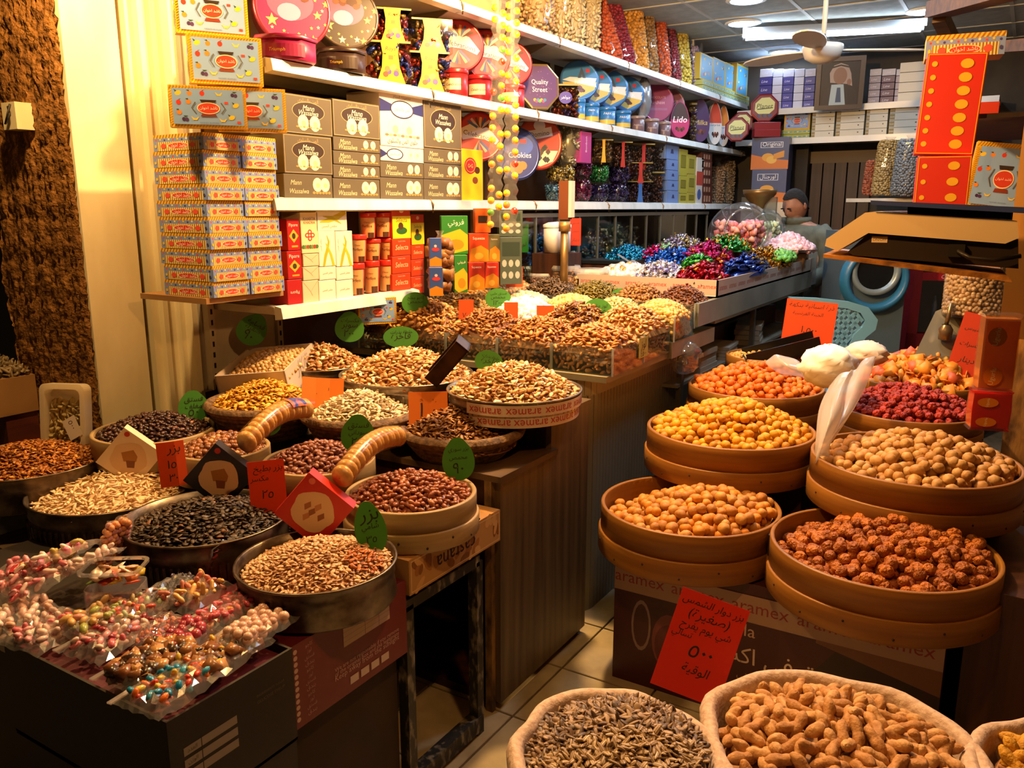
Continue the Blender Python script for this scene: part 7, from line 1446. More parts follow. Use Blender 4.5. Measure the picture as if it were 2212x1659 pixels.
# ---- red boxes standing in a column, fruit box on top (mascot print left out)
def p_dots(P, w, h):
    P.frame(-w / 2 + .003, -h / 2 + .003, w / 2 - .003, h / 2 - .003, .0025, 'e8b020')
    n = max(3, int(h / .045))
    for k in range(n): P.ell(-w * .36, h * (-.46 + .92 * (k + .5) / n), w * .05, w * .05, 'e8b428', 12); P.ell(w * .18, h * (-.46 + .92 * (k + .5) / n), w * .11, w * .085, 'e8b428', 14)
def upright(px0, px1, pyt, pyb, f, d, col, label, pr, rz=.14, name='red_sweets_box', group='red sweets boxes in a column', roll=0.0, side=None):
    a = at(px0, pyb, 'f', f); b = at(px1, pyb, 'f', f); c = at((px0 + px1) / 2, pyt, 'f', f); p = (a + b) / 2; w = float(np.linalg.norm(b - a)); h = float(c[2] - p[2])
    pr_ = {'f': pr} if pr else {}
    if side: pr_['l'] = side
    carton(name, label, 'box', (p[0] - d / 2 * math.sin(rz), p[1] + d / 2 * math.cos(rz), p[2]), (w, d, h), rz, col, pr_, group, rot=(0, roll, rz))
upright(1978, 2082, 338, 448, 2.75, .10, 'd0281c', 'lower red box with yellow dots standing behind the scale plate', p_dots)
upright(1980, 2094, 122, 334, 2.75, .10, 'd0281c', 'tall upper red box with yellow dots standing behind the scale', p_dots, roll=.04)
upright(2006, 2158, 74, 122, 2.75, .12, 'c89a3c', 'striped fruit jelly box lying on the tall red box', p_fruitside, name='fruit_jelly_box', group='fruit boxes on the right')
upright(2085, 2215, 312, 455, 2.95, .05, 'b88428', 'large fruit jelly box leaning at the right behind the scale', p_fruit, name='large_fruit_jelly_box', group='fruit boxes on the right', roll=.12)
upright(2095, 2148, 222, 292, 3.6, .06, 'b0301c', 'small red and orange box on the dark shelf at the right', None, name='orange_box', group='small red box')
struct('wall_shelf_right', MB().box(-.42, .28, 2.78, 3.3, 1.575, 1.59, DARKW).box(-.25, .28, 3.3, 4.4, float(at(2120, 292, 'f', 3.6)[2]) - .016, float(at(2120, 292, 'f', 3.6)[2]) - .001, DARKW))
bw = NM('roof_beam', '2c1c0e', '4a3018', (2, 30, 30), .6, .1)
struct('beam_1', MB().bar(at(2028, 20, 'f', 3.3), at(2300, -60, 'f', 2.2), .10, .06, bw)); struct('beam_2', MB().bar(at(2030, 35, 'f', 3.3), at(2075, 130, 'f', 3.6), .05, .05, bw)); struct('beam_3', MB().bar(at(2060, 110, 'f', 3.7), at(2300, 90, 'f', 2.6), .08, .04, bw))
# ================================================================== BACK OF THE SHOP
BW_ = NM('back_plank', '2a1813', '3c241c', (30, 30, 1.5), .5, rand=.12)
def bpt(px, py, y=7.8): return at(px, py, 'y', y)
dz = empty('plank_door', (0, 7.82, 0)); tag(dz, 'dark brown plank door at the back behind the shopkeeper', 'door')
x0, x1 = bpt(1742, 500)[0], bpt(1872, 500)[0]; n = 5; ztop = float(bpt(1800, 352)[2])
for k in range(n): MB().box(x0 + (x1 - x0) * k / n + .006, x0 + (x1 - x0) * (k + 1) / n - .006, -.02, .02, 0, ztop, BW_).build('plank', dz)
MB().box(x0 - .08, x1 + .08, -.02, .03, ztop, ztop + .10, SM('6b5c4c', .6)).build('lintel_board', dz)
struct('trim_90', MB().box(x0 - .35, x0 - .01, 7.70, 7.86, 0, ztop + .25, SM('1c1410', .6)))
bs1 = empty('back_shelf', (0, 0, 0)); tag(bs1, 'lower back wall shelf of flat white boxes', 'shelf'); zl = float(bpt(1800, 296, 7.45)[2]); zu = float(bpt(1700, 235, 7.45)[2])
MB().box(-2.28, -.3, 7.45, 7.85, zl - .03, zl, STEEL).build('board', bs1); MB().box(-2.28, -.3, 7.43, 7.455, zl - .045, zl + .004, RAIL).build('price_rail', bs1)
bs2 = empty('back_shelf', (0, 0, 0)); tag(bs2, 'upper back wall shelf of blue and white boxes', 'shelf'); MB().box(-2.28, -.3, 7.45, 7.85, zu - .03, zu, STEEL).build('board', bs2); MB().box(-2.28, -.3, 7.43, 7.455, zu - .045, zu + .004, RAIL).build('price_rail', bs2)
def bx(px): return float(bpt(px, 300, 7.47)[0])
def p_line(P, w, h): P.text('Line', -w * .1, 0, w * .5, 'd0d4f0', shear=.3)
def p_gold(P, w, h): P.rect(-w * .5, -h * .4, -w * .34, h * .4, '8a7c54'); P.text('Gold', -w * .42, 0, w * .12, 'f0e8d0'); P.ell(w * .3, h * .1, w * .03, h * .1, '4a4a44', 8)
GBk = 'flat boxes on the back shelves'
zz = zu
for c, (p0, p1, cc) in enumerate(((1632, 1660, '2c2c80'), (1660, 1682, 'b8bcd0'), (1682, 1706, '34348a'), (1706, 1728, 'b8bcd0'), (1728, 1752, '3c3c8c'), (1752, 1768, 'c0c4d4'), (1866, 1892, '8a88a0'), (1892, 1922, '4a2c54'), (1922, 1932, '9c98b0'))):
    hN = float(bpt(p0, 150, 7.47)[2]) - zu; nr = 5
    for k in range(nr): carton('tissue_box', '%s box on the upper back shelf, %s stack from the left, %s up' % ('white' if cc[0] in 'bc9' else 'dark blue', ORD[c], ORD[k]), 'box', ((bx(p0) + bx(p1)) / 2, 7.57, zu + .001 + k * hN / nr), (bx(p1) - bx(p0) - .006, .18, hN / nr - .003), 0, cc if k < 4 or cc[0] in 'bc' else 'b8bcd0', {'f': p_line} if cc[0] not in 'bc9' else None, GBk)
for k in range(4): carton('tissue_box', 'long white box near the red column on the upper back shelf, %s up' % ORD[k], 'box', ((bx(1930) + bx(2000)) / 2, 7.57, zu + .001 + k * .075), (bx(2000) - bx(1930), .18, .072), 0, 'd4d4c8', None, GBk)
for c, (p0, p1) in enumerate(((1750, 1800), (1802, 1864), (1866, 1914), (1916, 1990))):
    for k in range(4): carton('tissue_box', 'flat white box on the lower back shelf, %s stack from the left, %s up' % (ORD[c], ORD[k]), 'box', ((bx(p0) + bx(p1)) / 2, 7.57, zl + .001 + k * .056), (bx(p1) - bx(p0) - .006, .18, .054), 0, 'd0d0c4', {'f': p_gold}, GBk)
pz = bpt(1715, 268, 7.3); carton('blue_fruit_box', 'blue fruit box standing on yellow boxes at the back corner', 'box', (bx(1716), 7.55, zl + .08), (.215, .05, .155), 0, 'c8b040', {'f': p_fruit}); 
for k in range(2): carton('yellow_flat_box', 'flat yellow green box under the back corner fruit box, %s' % ['lower', 'upper'][k], 'box', (bx(1716), 7.55, zl + .001 + k * .039), (.235, .12, .037), 0, 'a8b040', {'f': p_teal}, 'flat yellow boxes at the back corner')
for k, (px, pyb, f, w_) in enumerate(((1651, 296, 6.95, 56), (1651, 280, 6.95, 56), (1596, 324, 6.75, 30), (1596, 306, 6.75, 30))):
    p = at(px, pyb, 'f', f) if k < 2 else at(px, pyb, 'x', XS - .1)
    if k > 1: p[2] = Z2 + .002 + .061 * (k - 2)
    carton('red_flat_box', 'flat red box under the eight sided tins, %s' % ['lower one at the back corner', 'upper one at the back corner', 'lower one on the left shelf', 'upper one on the left shelf'][k], 'box', (p[0], p[1] + .05, p[2]), (w_ * f / FPX, .1, .06), .5, '8a1c24', None, 'flat red boxes under the eight sided tins')
def p_orig(P, w, h):
    P.rect(-w / 2, -h * .5, w / 2, h * .5, '2c4470'); P.poly([(-w / 2, -h * .5), (w / 2, -h * .5), (w / 2, -h * .22), (0, -h * .16), (-w / 2, -h * .02)], 'c86a28'); P.rect(-w * .26, h * .18, w * .34, h * .36, 'c8d0d8'); P.rect(-w * .24, h * .195, w * .32, h * .345, '2c4470'); P.text('Original', w * .04, h * .27, w * .5, 'e8ecf0')
    P.ell(-w * .05, -h * .12, w * .16, h * .13, 'd89a38', 16); P.ell(w * .05, -h * .2, w * .14, h * .12, 'e0b050', 16)
    for k in range(4): P.band([(w * .1, -h * .05 - .01 * k), (w * .38, h * .06 - h * .05 * k)], h * .05, 'd08a30')
def p_orig2(P, w, h): 
    P.rect(-w / 2, -h * .5, w / 2, h * .5, '2c4470'); P.poly([(-w / 2, -h * .5), (w / 2, -h * .5), (w / 2, -h * .22), (-w / 2, -h * .12)], 'c86a28'); P.rect(-w * .34, h * .16, w * .26, h * .36, 'c8d0d8'); P.rect(-w * .32, h * .175, w * .24, h * .345, '2c4470'); P.text('اورجنال', -w * .04, h * .26, w * .46, 'e8ecf0'); P.ell(-w * .05, -h * .1, w * .2, h * .12, 'd89a38', 16)
for k, (py0, py1, pr, cc, l) in enumerate(((298, 366, p_orig, '2c4470', 'upper blue and orange juice carton with latin lettering at the back corner'), (366, 437, p_orig2, '2c4470', 'middle blue and orange juice carton with arabic lettering at the back corner'), (437, 520, None, 'c8b8a0', 'pale carton at the bottom of the juice carton pile'))):
    upright(1622 if k < 2 else 1628, 1700 if k == 0 else 1694, py0, py1, 7.0, .25, cc, l, pr, .1, 'juice_shipping_carton', 'juice shipping cartons at the back corner')
# silver and gold bags at the right of the back door
for k, (px, pyb, pyt, f, r, cc, l) in enumerate(((1878, 422, 345, 6.6, 15, ['a05030', 'b06440'], 'small orange nut bag on the right back shelf'), (1905, 424, 300, 6.4, 22, ['9a8048', 'b0945c'], 'tall bag of golden nuts on the right back shelf'), (1952, 426, 298, 6.2, 28, ['6b7074', '7c8286'], 'fat grey bag of nuts on the right back shelf'))):
    tied_bag(px, pyb, pyt, f, r, cc, l, 420 + k, 'nut bags on the right back shelf', 'ball', .06, .97, .011)
p = at(1930, 428, 'f', 6.4); struct('wall_shelf_back', MB().box(p[0] - .32, p[0] + .3, p[1] - .15, p[1] + .2, p[2] - .03, p[2] - .002, STEEL))
# framed portrait: generic figure in headscarf and suit
pc = at(1814, 180, 'f', 6.62); t = empty('framed_portrait', pc, .2); t.rotation_euler = (.1, 0, .2); tag(t, 'large framed portrait photograph hanging above the back shelf', 'picture'); k_ = 6.62 / FPX; w_, h_ = 98 * k_, 108 * k_
m = MB(); ring(m, [(-w_ / 2, -h_ / 2), (w_ / 2, -h_ / 2), (w_ / 2, h_ / 2), (-w_ / 2, h_ / 2)], [(-w_ * .40, -h_ * .41), (w_ * .40, -h_ * .41), (w_ * .40, h_ * .41), (-w_ * .40, h_ * .41)], -.015, .015, SM('4a403c', .4)); m.build('picture_frame', t)
m = MB(); P = Print(m, Matrix.Translation((0, .004, 0)) @ Matrix(((1, 0, 0, 0), (0, 0, -1, 0), (0, 1, 0, 0), (0, 0, 0, 1)))); P.rect(-w_ * .41, -h_ * .42, w_ * .41, h_ * .42, '14141c')
P.poly([(-w_ * .36, -h_ * .41), (-w_ * .3, -h_ * .12), (-w_ * .1, 0), (w_ * .16, 0), (w_ * .34, -h_ * .15), (w_ * .38, -h_ * .41)], '1c1c24'); P.poly([(-w_ * .2, -h_ * .41), (-w_ * .17, -h_ * .02), (w_ * .08, -h_ * .02), (w_ * .14, -h_ * .41)], 'a8c0cc'); P.poly([(-w_ * .05, -h_ * .08), (w_ * .02, -h_ * .08), (w_ * .05, -h_ * .36), (-w_ * .07, -h_ * .36)], '2c4c70')
P.poly([(-w_ * .2, h_ * .02), (-w_ * .22, h_ * .2), (-w_ * .14, h_ * .34), (0, h_ * .38), (w_ * .15, h_ * .33), (w_ * .22, h_ * .18), (w_ * .26, -h_ * .06), (w_ * .16, -h_ * .02), (0, h_ * .0)], 'a89890'); P.ell(0, h_ * .14, w_ * .14, h_ * .16, '8a6858', 20); P.band([(-w_ * .18, h_ * .3), (0, h_ * .34), (w_ * .17, h_ * .3)], h_ * .03, '14141c'); P.ell(w_ * .19, h_ * .02, w_ * .045, h_ * .06, '8a6858', 12); m.build('photograph', t)
# ---- chair, washing machine like drum, fridge
pl_ = at(1815, 700, 'f', 4.6); t = empty('plastic_chair', (pl_[0], pl_[1], 0), .55); tag(t, 'light blue plastic chair with lattice back beyond the orange card', 'chair'); CBm = SM('6fa4c0', .4); kx = 4.6 / FPX
outer = [((px - 1815) * kx, float(at(px, py, 'f', 4.6)[2])) for px, py in ((1700, 640), (1760, 642), (1830, 650), (1870, 662), (1893, 690), (1890, 712), (1870, 730), (1850, 770), (1840, 830), (1740, 830))]
inner = [((px - 1815) * kx, float(at(px, py, 'f', 4.6)[2])) for px, py in ((1712, 655), (1760, 656), (1825, 665), (1855, 675), (1866, 692), (1862, 705), (1845, 722), (1832, 760), (1828, 810), (1750, 810))]
def strip(m, A_, B_, y0, y1, mat):
    n = len(A_); vs = [(p[0], y0, p[1]) for p in A_] + [(p[0], y0, p[1]) for p in B_] + [(p[0], y1, p[1]) for p in B_] + [(p[0], y1, p[1]) for p in A_]; fs = []
    for k in range(n):
        j = (k + 1) % n; fs += [(k, j, n + j, n + k), (n + k, n + j, 2 * n + j, 2 * n + k), (j, k, 3 * n + k, 3 * n + j), (2 * n + k, 2 * n + j, 3 * n + j, 3 * n + k)]
    m.add(vs, fs, mat)
m = MB(); strip(m, outer, inner, -.015, .015, CBm); m.build('back_frame', t)
m = MB(); zlo, zhi = min(p[1] for p in inner), max(p[1] for p in inner)
for k in range(-9, 10):
    xx = k * .052
    for sg in (-1, 1):
        seg = []
        for i in range(25):
            z = zlo + (zhi - zlo) * i / 24; x = xx + sg * (z - (zlo + zhi) / 2) * .9
            ins = False; n = len(inner)
            for a in range(n):
                (xa, za), (xb, zb) = inner[a], inner[(a + 1) % n]
                if (za > z) != (zb > z) and x < (xb - xa) * (z - za) / (zb - za) + xa: ins = not ins
            if ins: seg.append((x, 0, z))
        if len(seg) > 1: m.bar(seg[0], seg[-1], .02, .02, CBm)
m.build('back_lattice', t); MB().box(-.24, .18, -.36, .0, zlo - .06, zlo - .03, CBm).build('seat', t)
for sx in (-.22, .16):
    for sy in (-.34, -.02): MB().bar((sx, sy, 0), (sx, sy, zlo - .05), .035, .035, CBm).build('leg', t)
wm = at(1885, 640, 'f', 5.3); t = empty('water_heater', (wm[0], wm[1], 0), .5); tag(t, 'grey blue machine with a round dark opening behind the chair', 'machine'); kx = 5.3 / FPX; zc = float(at(1885, 585, 'f', 5.3)[2])
MB().box(-.2, .2, 0, .4, 0, zc + .25, SM('4c5c66', .45)).build('cabinet', t); MB().lathe([(.001, .0), (.115, .004), (.12, .03), (.15, .04), (.155, .0)], SM('8a9aa0', .35, .3), 32, Matrix.Translation((0, 0, zc)) @ Matrix.Rotation(PI / 2, 4, 'X')).build('round_rim', t); MB().disc(.118, .006, SM('0c1014', .3), 32, Matrix.Translation((0, -.002, zc)) @ Matrix.Rotation(PI / 2, 4, 'X')).build('opening', t)
MB().lathe([(.155, .0), (.17, .05), (.19, .06), (.215, .02), (.22, 0)], SM('2c6c94', .35), 32, Matrix.Translation((0, 0, zc - .05)) @ Matrix.Rotation(PI / 2, 4, 'X')).build('blue_shroud', t)
fr = at(2010, 660, 'f', 5.6); t = empty('drinks_fridge', (fr[0] + .1, fr[1] + .2, 0), .35); tag(t, 'red drinks fridge with a glass door half hidden behind the scale', 'fridge'); FR = SM('8a1820', .35); zf = lambda py: float(at(2005, py, 'f', 5.6)[2])
MB().box(-.26, .3, 0, .5, 0, 1.5, FR).build('cabinet', t); MB().box(-.2, .3, -.012, -.002, zf(725), 1.42, SM('20242c', .2)).build('interior_back', t); MB().box(-.2, .3, -.03, -.024, zf(725), 1.42, CLEAR('d0d8dc', .08)).build('glass_door', t)
for a_ in ((-.26, -.2), (.3, .34)): MB().box(*a_, -.04, 0, .5, 1.5, FR).build('door_frame', t)
MB().box(-.26, .34, -.04, 0, zf(775), zf(728), FR).build('lower_panel', t); MB().box(-.2, .3, -.036, -.028, zf(608), zf(590), SM('a81c24', .3)).build('shelf_strip', t)
m = MB(); P = Print(m, Matrix.Translation((.0, -.038, (zf(608) + zf(590)) / 2)) @ Matrix(((1, 0, 0, 0), (0, 0, -1, 0), (0, 1, 0, 0), (0, 0, 0, 1)))); P.text('Coca-Cola', 0, 0, .16, 'd8c8c8', shear=.3); m.build('shelf_lettering', t)
for k in range(3):
    q = t.matrix_basis @ Vector((-.1 + .12 * k, -.018, zf(700))); b = MB().lathe([(.001, 0), (.018, 0), (.02, .06), (.018, .12), (.008, .16), (.008, .18), (.001, .18)], CLEAR('c8d4dc', .2, .1), 14).build('drink_bottle', None, q); tag(b, 'clear bottle standing inside the red fridge, %s from the left' % ORD[k], 'bottle', 'bottles in the red fridge')
# antique grinder behind the jar
gp = at(1640, 440, 'f', 5.75); t = empty('brass_grinder', (gp[0], gp[1], 1.08)); tag(t, 'brass funnel of an old grinder behind the sweets jars', 'grinder'); r = 36 * 5.75 / FPX; zg = float(at(1640, 410, 'f', 5.75)[2]) - 1.08; BR2 = SM('7c6038', .35, .6)
MB().lathe([(.012, zg - .20), (.03, zg - .18), (r * .45, zg - .1), (r * .8, zg - .055), (r * .95, zg - .03), (r, zg), (r * .95, zg), (r * .7, zg - .05)], BR2, 28).build('funnel', t); MB().lathe([(.001, 0), (.09, 0), (.085, .04), (.02, .05), (.014, zg - .19)], BR2, 20).build('stem', t); MB().box(-.12, .12, -.02, .02, 0.06, zg - .05, CLEAR('b8c0bc', .06, .12)).build('glass_guard', t)
# ================================================================== SHOPKEEPER
def blend(rings, m, mat, n=24):
    """loft of rings: (centre, rx, ry, tilt about x)"""
    vs = []; fs = []
    for (c, rx, ry, tl) in rings:
        for k in range(n):
            a = 2 * PI * k / n; x, y = rx * math.cos(a), ry * math.sin(a); vs.append((c[0] + x, c[1] + y * math.cos(tl), c[2] + y * math.sin(tl)))
    for i in range(len(rings) - 1):
        for k in range(n): fs.append((i * n + k, i * n + (k + 1) % n, (i + 1) * n + (k + 1) % n, (i + 1) * n + k))
    fs.append(tuple(range(n))[::-1]); fs.append(tuple((len(rings) - 1) * n + k for k in range(n))); m.add(vs, fs, mat, True)
hd = at(1722, 445, 'f', 6.05); PX, PY, HZ = float(hd[0]), float(hd[1]), float(hd[2])
pr = empty('person', (PX, PY, 0.0), -.15); tag(pr, 'person in a grey green jacket looking down behind the far end of the counter', 'person')
SKIN = NM('skin', 'a0705a', 'b07e66', (20, 20, 20), .5)
# body: legs, trunk, arms and head grown as one skin
def skin_body():
    v = []; e = []; rad = []
    def add(p, r, par=None):
        v.append(p); rad.append(r)
        if par is not None: e.append((par, len(v) - 1))
        return len(v) - 1
    pel = add((0, .02, .92), (.15, .11)); wa = add((0, .02, 1.10), (.145, .105), pel); ch = add((0, .0, 1.32), (.17, .115), wa); sh = add((0, -.005, 1.44), (.13, .09), ch); nk = add((0, -.02, 1.52), (.058, .06), sh); jw = add((0, -.045, HZ - .045), (.06, .07), nk); md = add((0, -.03, HZ + .01), (.078, .092), jw); tp = add((0, -.015, HZ + .085), (.07, .082), md)
    for s_ in (-1, 1):
        a = add((s_ * .19, 0, 1.42), (.062, .06), sh); el = add((s_ * .25, -.04, 1.14), (.048, .048), a); wr = add((s_ * .17, -.25, 1.10), (.033, .03), el); ha = add((s_ * .13, -.33, 1.09), (.035, .022), wr)
        for k in range(4):
            f1 = add((s_ * .13 + (k - 1.5) * .02, -.375, 1.085), (.0095, .009), ha); add((s_ * .13 + (k - 1.5) * .021, -.41 + .008 * abs(k - 1.5), 1.065), (.008, .008), f1)
        th = add((s_ * (.13 - .045), -.33, 1.085), (.01, .01), ha); add((s_ * (.13 - .055), -.365, 1.075), (.009, .009), th)
        hp_ = add((s_ * .09, .02, .86), (.085, .085), pel); kn = add((s_ * .10, .0, .48), (.06, .06), hp_); an = add((s_ * .10, .03, .08), (.042, .045), kn); add((s_ * .10, -.12, .03), (.04, .03), an)
    me = bpy.data.meshes.new('body'); me.from_pydata(v, e, []); o = link('body', me, pr); md_ = o.modifiers.new('skin', 'SKIN')
    for i, r in enumerate(rad): me.skin_vertices[0].data[i].radius = r; me.skin_vertices[0].data[i].use_root = i == 0
    md_.use_smooth_shade = True; s_ = o.modifiers.new('sub', 'SUBSURF'); s_.levels = s_.render_levels = 2; me.materials.append(SKIN); return o
skin_body()
hdm = empty('head_turn', (0, 0, 0)); 
HM = Matrix.Translation((0, -.035, HZ)) @ Matrix.Rotation(-.35, 4, 'Z') @ Matrix.Rotation(.42, 4, 'X')
bpy.data.objects.remove(hdm)
# face on the tilted head
def face_shell():
    nu, nv = 36, 26; vs = []; fs = []
    for i in range(nv + 1):
        t = PI * i / nv; z = -math.cos(t) * .118; s_ = math.sin(t)
        for k in range(nu):
            a = 2 * PI * k / nu; x = math.cos(a); y = math.sin(a); zn = z / .118; w = .078 * (1 - .22 * max(0, -zn) ** 1.5); d = .098 * (1 - .12 * max(0, -zn))
            X, Y, Z = w * s_ * x, d * s_ * y, z
            if y < -.2:
                nose = math.exp(-(X / .012) ** 2) * math.exp(-((Z + .018) / .026) ** 2) * .026; brow = math.exp(-((abs(X) - .028) / .022) ** 2) * math.exp(-((Z - .022) / .010) ** 2) * .007; eye = math.exp(-((abs(X) - .030) / .014) ** 2) * math.exp(-((Z - .004) / .010) ** 2) * .009; lip = math.exp(-(X / .022) ** 2) * math.exp(-((Z + .058) / .009) ** 2) * .006; chin = math.exp(-(X / .025) ** 2) * math.exp(-((Z + .095) / .015) ** 2) * .010
                Y -= nose + brow - eye + lip + chin
            vs.append((X, Y, Z))
    for i in range(nv):
        for k in range(nu): fs.append((i * nu + k, i * nu + (k + 1) % nu, (i + 1) * nu + (k + 1) % nu, (i + 1) * nu + k))
    m = MB(); m.add(vs, fs, SKIN, True, HM)
    for s_ in (-1, 1): m2 = MB(); m2.lathe([(.001, -.006), (.016, -.005), (.02, 0), (.013, .007), (.001, .004)], SKIN, 12, HM @ Matrix.Translation((s_ * .078, .012, -.005)) @ Matrix.Rotation(s_ * PI / 2, 4, 'Y') @ Matrix.Diagonal((1.4, .8, 1, 1))); m2.build('ear', pr)
    return m.build('face', pr)
face_shell()
HAIR = NM('hair', '0c0806', '1e1510', (60, 60, 260), .85, .8)
m = MB(); nu, nv = 32, 14; vs = []; fs = []
for i in range(nv + 1):
    t = PI * (.5 - .5 * i / nv * 1.0) if False else PI / 2 * (i / nv); 
    for k in range(nu):
        a = 2 * PI * k / nu; fr_ = -math.sin(a); low = .084 if fr_ > .45 else (.01 + .074 * max(0, fr_) / .45 if fr_ > 0 else .075 * fr_ ); zz = low + (.132 - low) * math.sin(t); q = math.sqrt(max(.0, 1 - (max(zz, -.03) / .134) ** 2)); q = q if i < nv else .001
        vs.append((.082 * q * math.cos(a), .104 * q * math.sin(a), zz * .97))
for i in range(nv):
    for k in range(nu): fs.append((i * nu + k, i * nu + (k + 1) % nu, (i + 1) * nu + (k + 1) % nu, (i + 1) * nu + k))
m.add(vs, fs, HAIR, True, HM); m.build('hair', pr)
m = MB()
for s_ in (-1, 1): m.lathe([(.001, -.003), (.018, -.002), (.018, .002), (.001, .003)], SM('1a100c', .6), 12, HM @ Matrix.Translation((s_ * .03, -.097, .022)) @ Matrix.Rotation(PI / 2, 4, 'X') @ Matrix.Diagonal((1, .28, 1, 1)))
m.build('eyebrows', pr)
m = MB()
for s_ in (-1, 1): m.lathe([(.001, -.002), (.013, -.001), (.013, .001), (.001, .002)], SM('2a1a14', .5), 12, HM @ Matrix.Translation((s_ * .03, -.089, .002)) @ Matrix.Rotation(PI / 2, 4, 'X') @ Matrix.Diagonal((1, .22, 1, 1)))
m.build('eyes', pr)
JK = NM('jacket_cloth', '4c4f44', '5e6254', (16, 16, 16), .8, .15)
m = MB(); blend([((0, .02, .86), .20, .15, 0), ((0, .02, 1.0), .205, .155, 0), ((0, .01, 1.18), .215, .16, 0), ((0, 0, 1.34), .235, .16, 0), ((0, .0, 1.42), .235, .145, 0), ((0, -.005, 1.475), .18, .115, .1), ((0, -.01, 1.495), .10, .085, .15), ((0, -.012, 1.51), .085, .08, .2)], m, JK, 28)
for s_ in (-1, 1): m.tube([(s_ * .17, 0, 1.42), (s_ * .235, -.01, 1.37), (s_ * .275, -.03, 1.25), (s_ * .27, -.06, 1.14), (s_ * .22, -.17, 1.10), (s_ * .175, -.25, 1.10)], [.09, .085, .075, .07, .062, .052], JK, 14)
m.build('jacket', pr); MB().lathe([(.09, 1.475), (.108, 1.50), (.105, 1.535), (.097, 1.53), (.09, 1.49)], JK, 24, Matrix.Diagonal((1, 1.0, 1, 1)), True).build('collar', pr); MB().lathe([(.075, 1.48), (.076, 1.52), (.066, 1.535)], SM('15110f', .8), 20).build('inner_shirt', pr)
# ================================================================== CEILING FIXTURES
EM = SM('d2e8ff', .3, 0, DOWN_STRENGTH)
for k, (px, py, lab) in enumerate(((1605, 50, 'left'), (1693, 112, 'farthest'), (2000, 24, 'right'), (1612, 0, 'nearest, half cut by the top edge'))):
    p = at(px, py, 'z', ZC - .006); t = empty('ceiling_downlight', p); tag(t, 'round recessed ceiling light, the %s one' % lab, 'ceiling light', 'round recessed ceiling lights')
    MB().lathe([(.10, .004), (.125, .004), (.128, -.004), (.10, -.008)], SM('e8ecec', .4), 32).build('ring_trim', t); MB().disc(.102, -.003, EM, 32, None, False).build('glowing_disc', t)
for k, (x, y) in enumerate(((-1.5, 3.1), (-0.6, 3.5), (-1.7, 4.3), (-0.7, 4.8))):
    t = empty('ceiling_downlight', (x, y, ZC - .006)); tag(t, 'round recessed ceiling light above the counter, out of the picture, %s from the street' % ORD[k], 'ceiling light', 'round recessed ceiling lights')
    MB().lathe([(.10, .004), (.125, .004), (.128, -.004), (.10, -.008)], SM('e8ecec', .4), 32).build('ring_trim', t); MB().disc(.102, -.003, EM, 32, None, False).build('glowing_disc', t)
a = at(1605, 82, 'z', ZC - .10); b = at(1995, 62, 'z', ZC - .10); t = empty('fluorescent_lamp', (a + b) / 2); tag(t, 'long fluorescent tube lamp on the ceiling', 'ceiling light'); mid = (a + b) / 2; d = (b - a) / 2
MB().bar(tuple(-d * 1.02 + np.array([0, .03, .045])), tuple(d * 1.02 + np.array([0, .03, .045])), .04, .05, SM('6c7072', .5)).build('housing', t)
MB().tube([tuple(-d * .97), tuple(d * .97)], .019, SM('e6f2ff', .3, 0, TUBE_STRENGTH), 14).build('glowing_tube', t)
for s_ in (-1, 1): MB().tube([tuple(d * s_ * .97), tuple(d * s_ * 1.0)], .021, SM('70757a', .4), 12).build('tube_cap', t); MB().bar(tuple(d * s_ * .985), tuple(d * s_ * .985 + np.array([0, .01, .05])), .02, .03, SM('c0c4c4', .5)).build('socket', t)
fp = at(1777, 108, 'f', 4.7); t = empty('ceiling_fan', fp); tag(t, 'white ceiling fan with a round motor bowl hanging before the fluorescent lamp', 'fan'); FW_ = SM('d8d2c4', .45)
MB().lathe([(.001, -.075), (.05, -.07), (.095, -.045), (.112, .005), (.11, .025), (.06, .035), (.001, .037)], FW_, 32).build('motor_bowl', t); MB().lathe([(.045, .03), (.03, .06), (.014, .075), (.014, .085)], SM('5a5c58', .5), 24).build('coupling', t); MB().tube([(0, 0, .08), (0, 0, ZC - float(fp[2]))], .014, FW_, 12).build('down_rod', t)
for k in range(3):
    a_ = .55 + k * 2 * PI / 3; q = Matrix.Rotation(a_, 4, 'Z') @ Matrix.Rotation(.12, 4, 'X'); n = 18
    pts = [(.34 + .26 * math.cos(2 * PI * i / n), .075 * math.sin(2 * PI * i / n) * (1 + .2 * math.cos(2 * PI * i / n))) for i in range(n)]; m = MB(); vs = [(x, y, .004) for x, y in pts] + [(x, y, -.004) for x, y in pts]
    m.add(vs, [tuple(range(n)), tuple(range(n, 2 * n))[::-1]] + [(i, i + n, (i + 1) % n + n, (i + 1) % n) for i in range(n)], FW_, False, q); m.build('fan_blade', t)
    MB().add([tuple(q @ Vector(p)) for p in ((.09, -.015, .004), (.16, -.015, .004), (.16, .015, .004), (.09, .015, .004), (.09, -.015, -.004), (.16, -.015, -.004), (.16, .015, -.004), (.09, .015, -.004))], [(0, 1, 2, 3), (7, 6, 5, 4), (0, 4, 5, 1), (2, 6, 7, 3), (1, 5, 6, 2), (3, 7, 4, 0)], SM('8a8880', .4)).build('blade_arm', t)
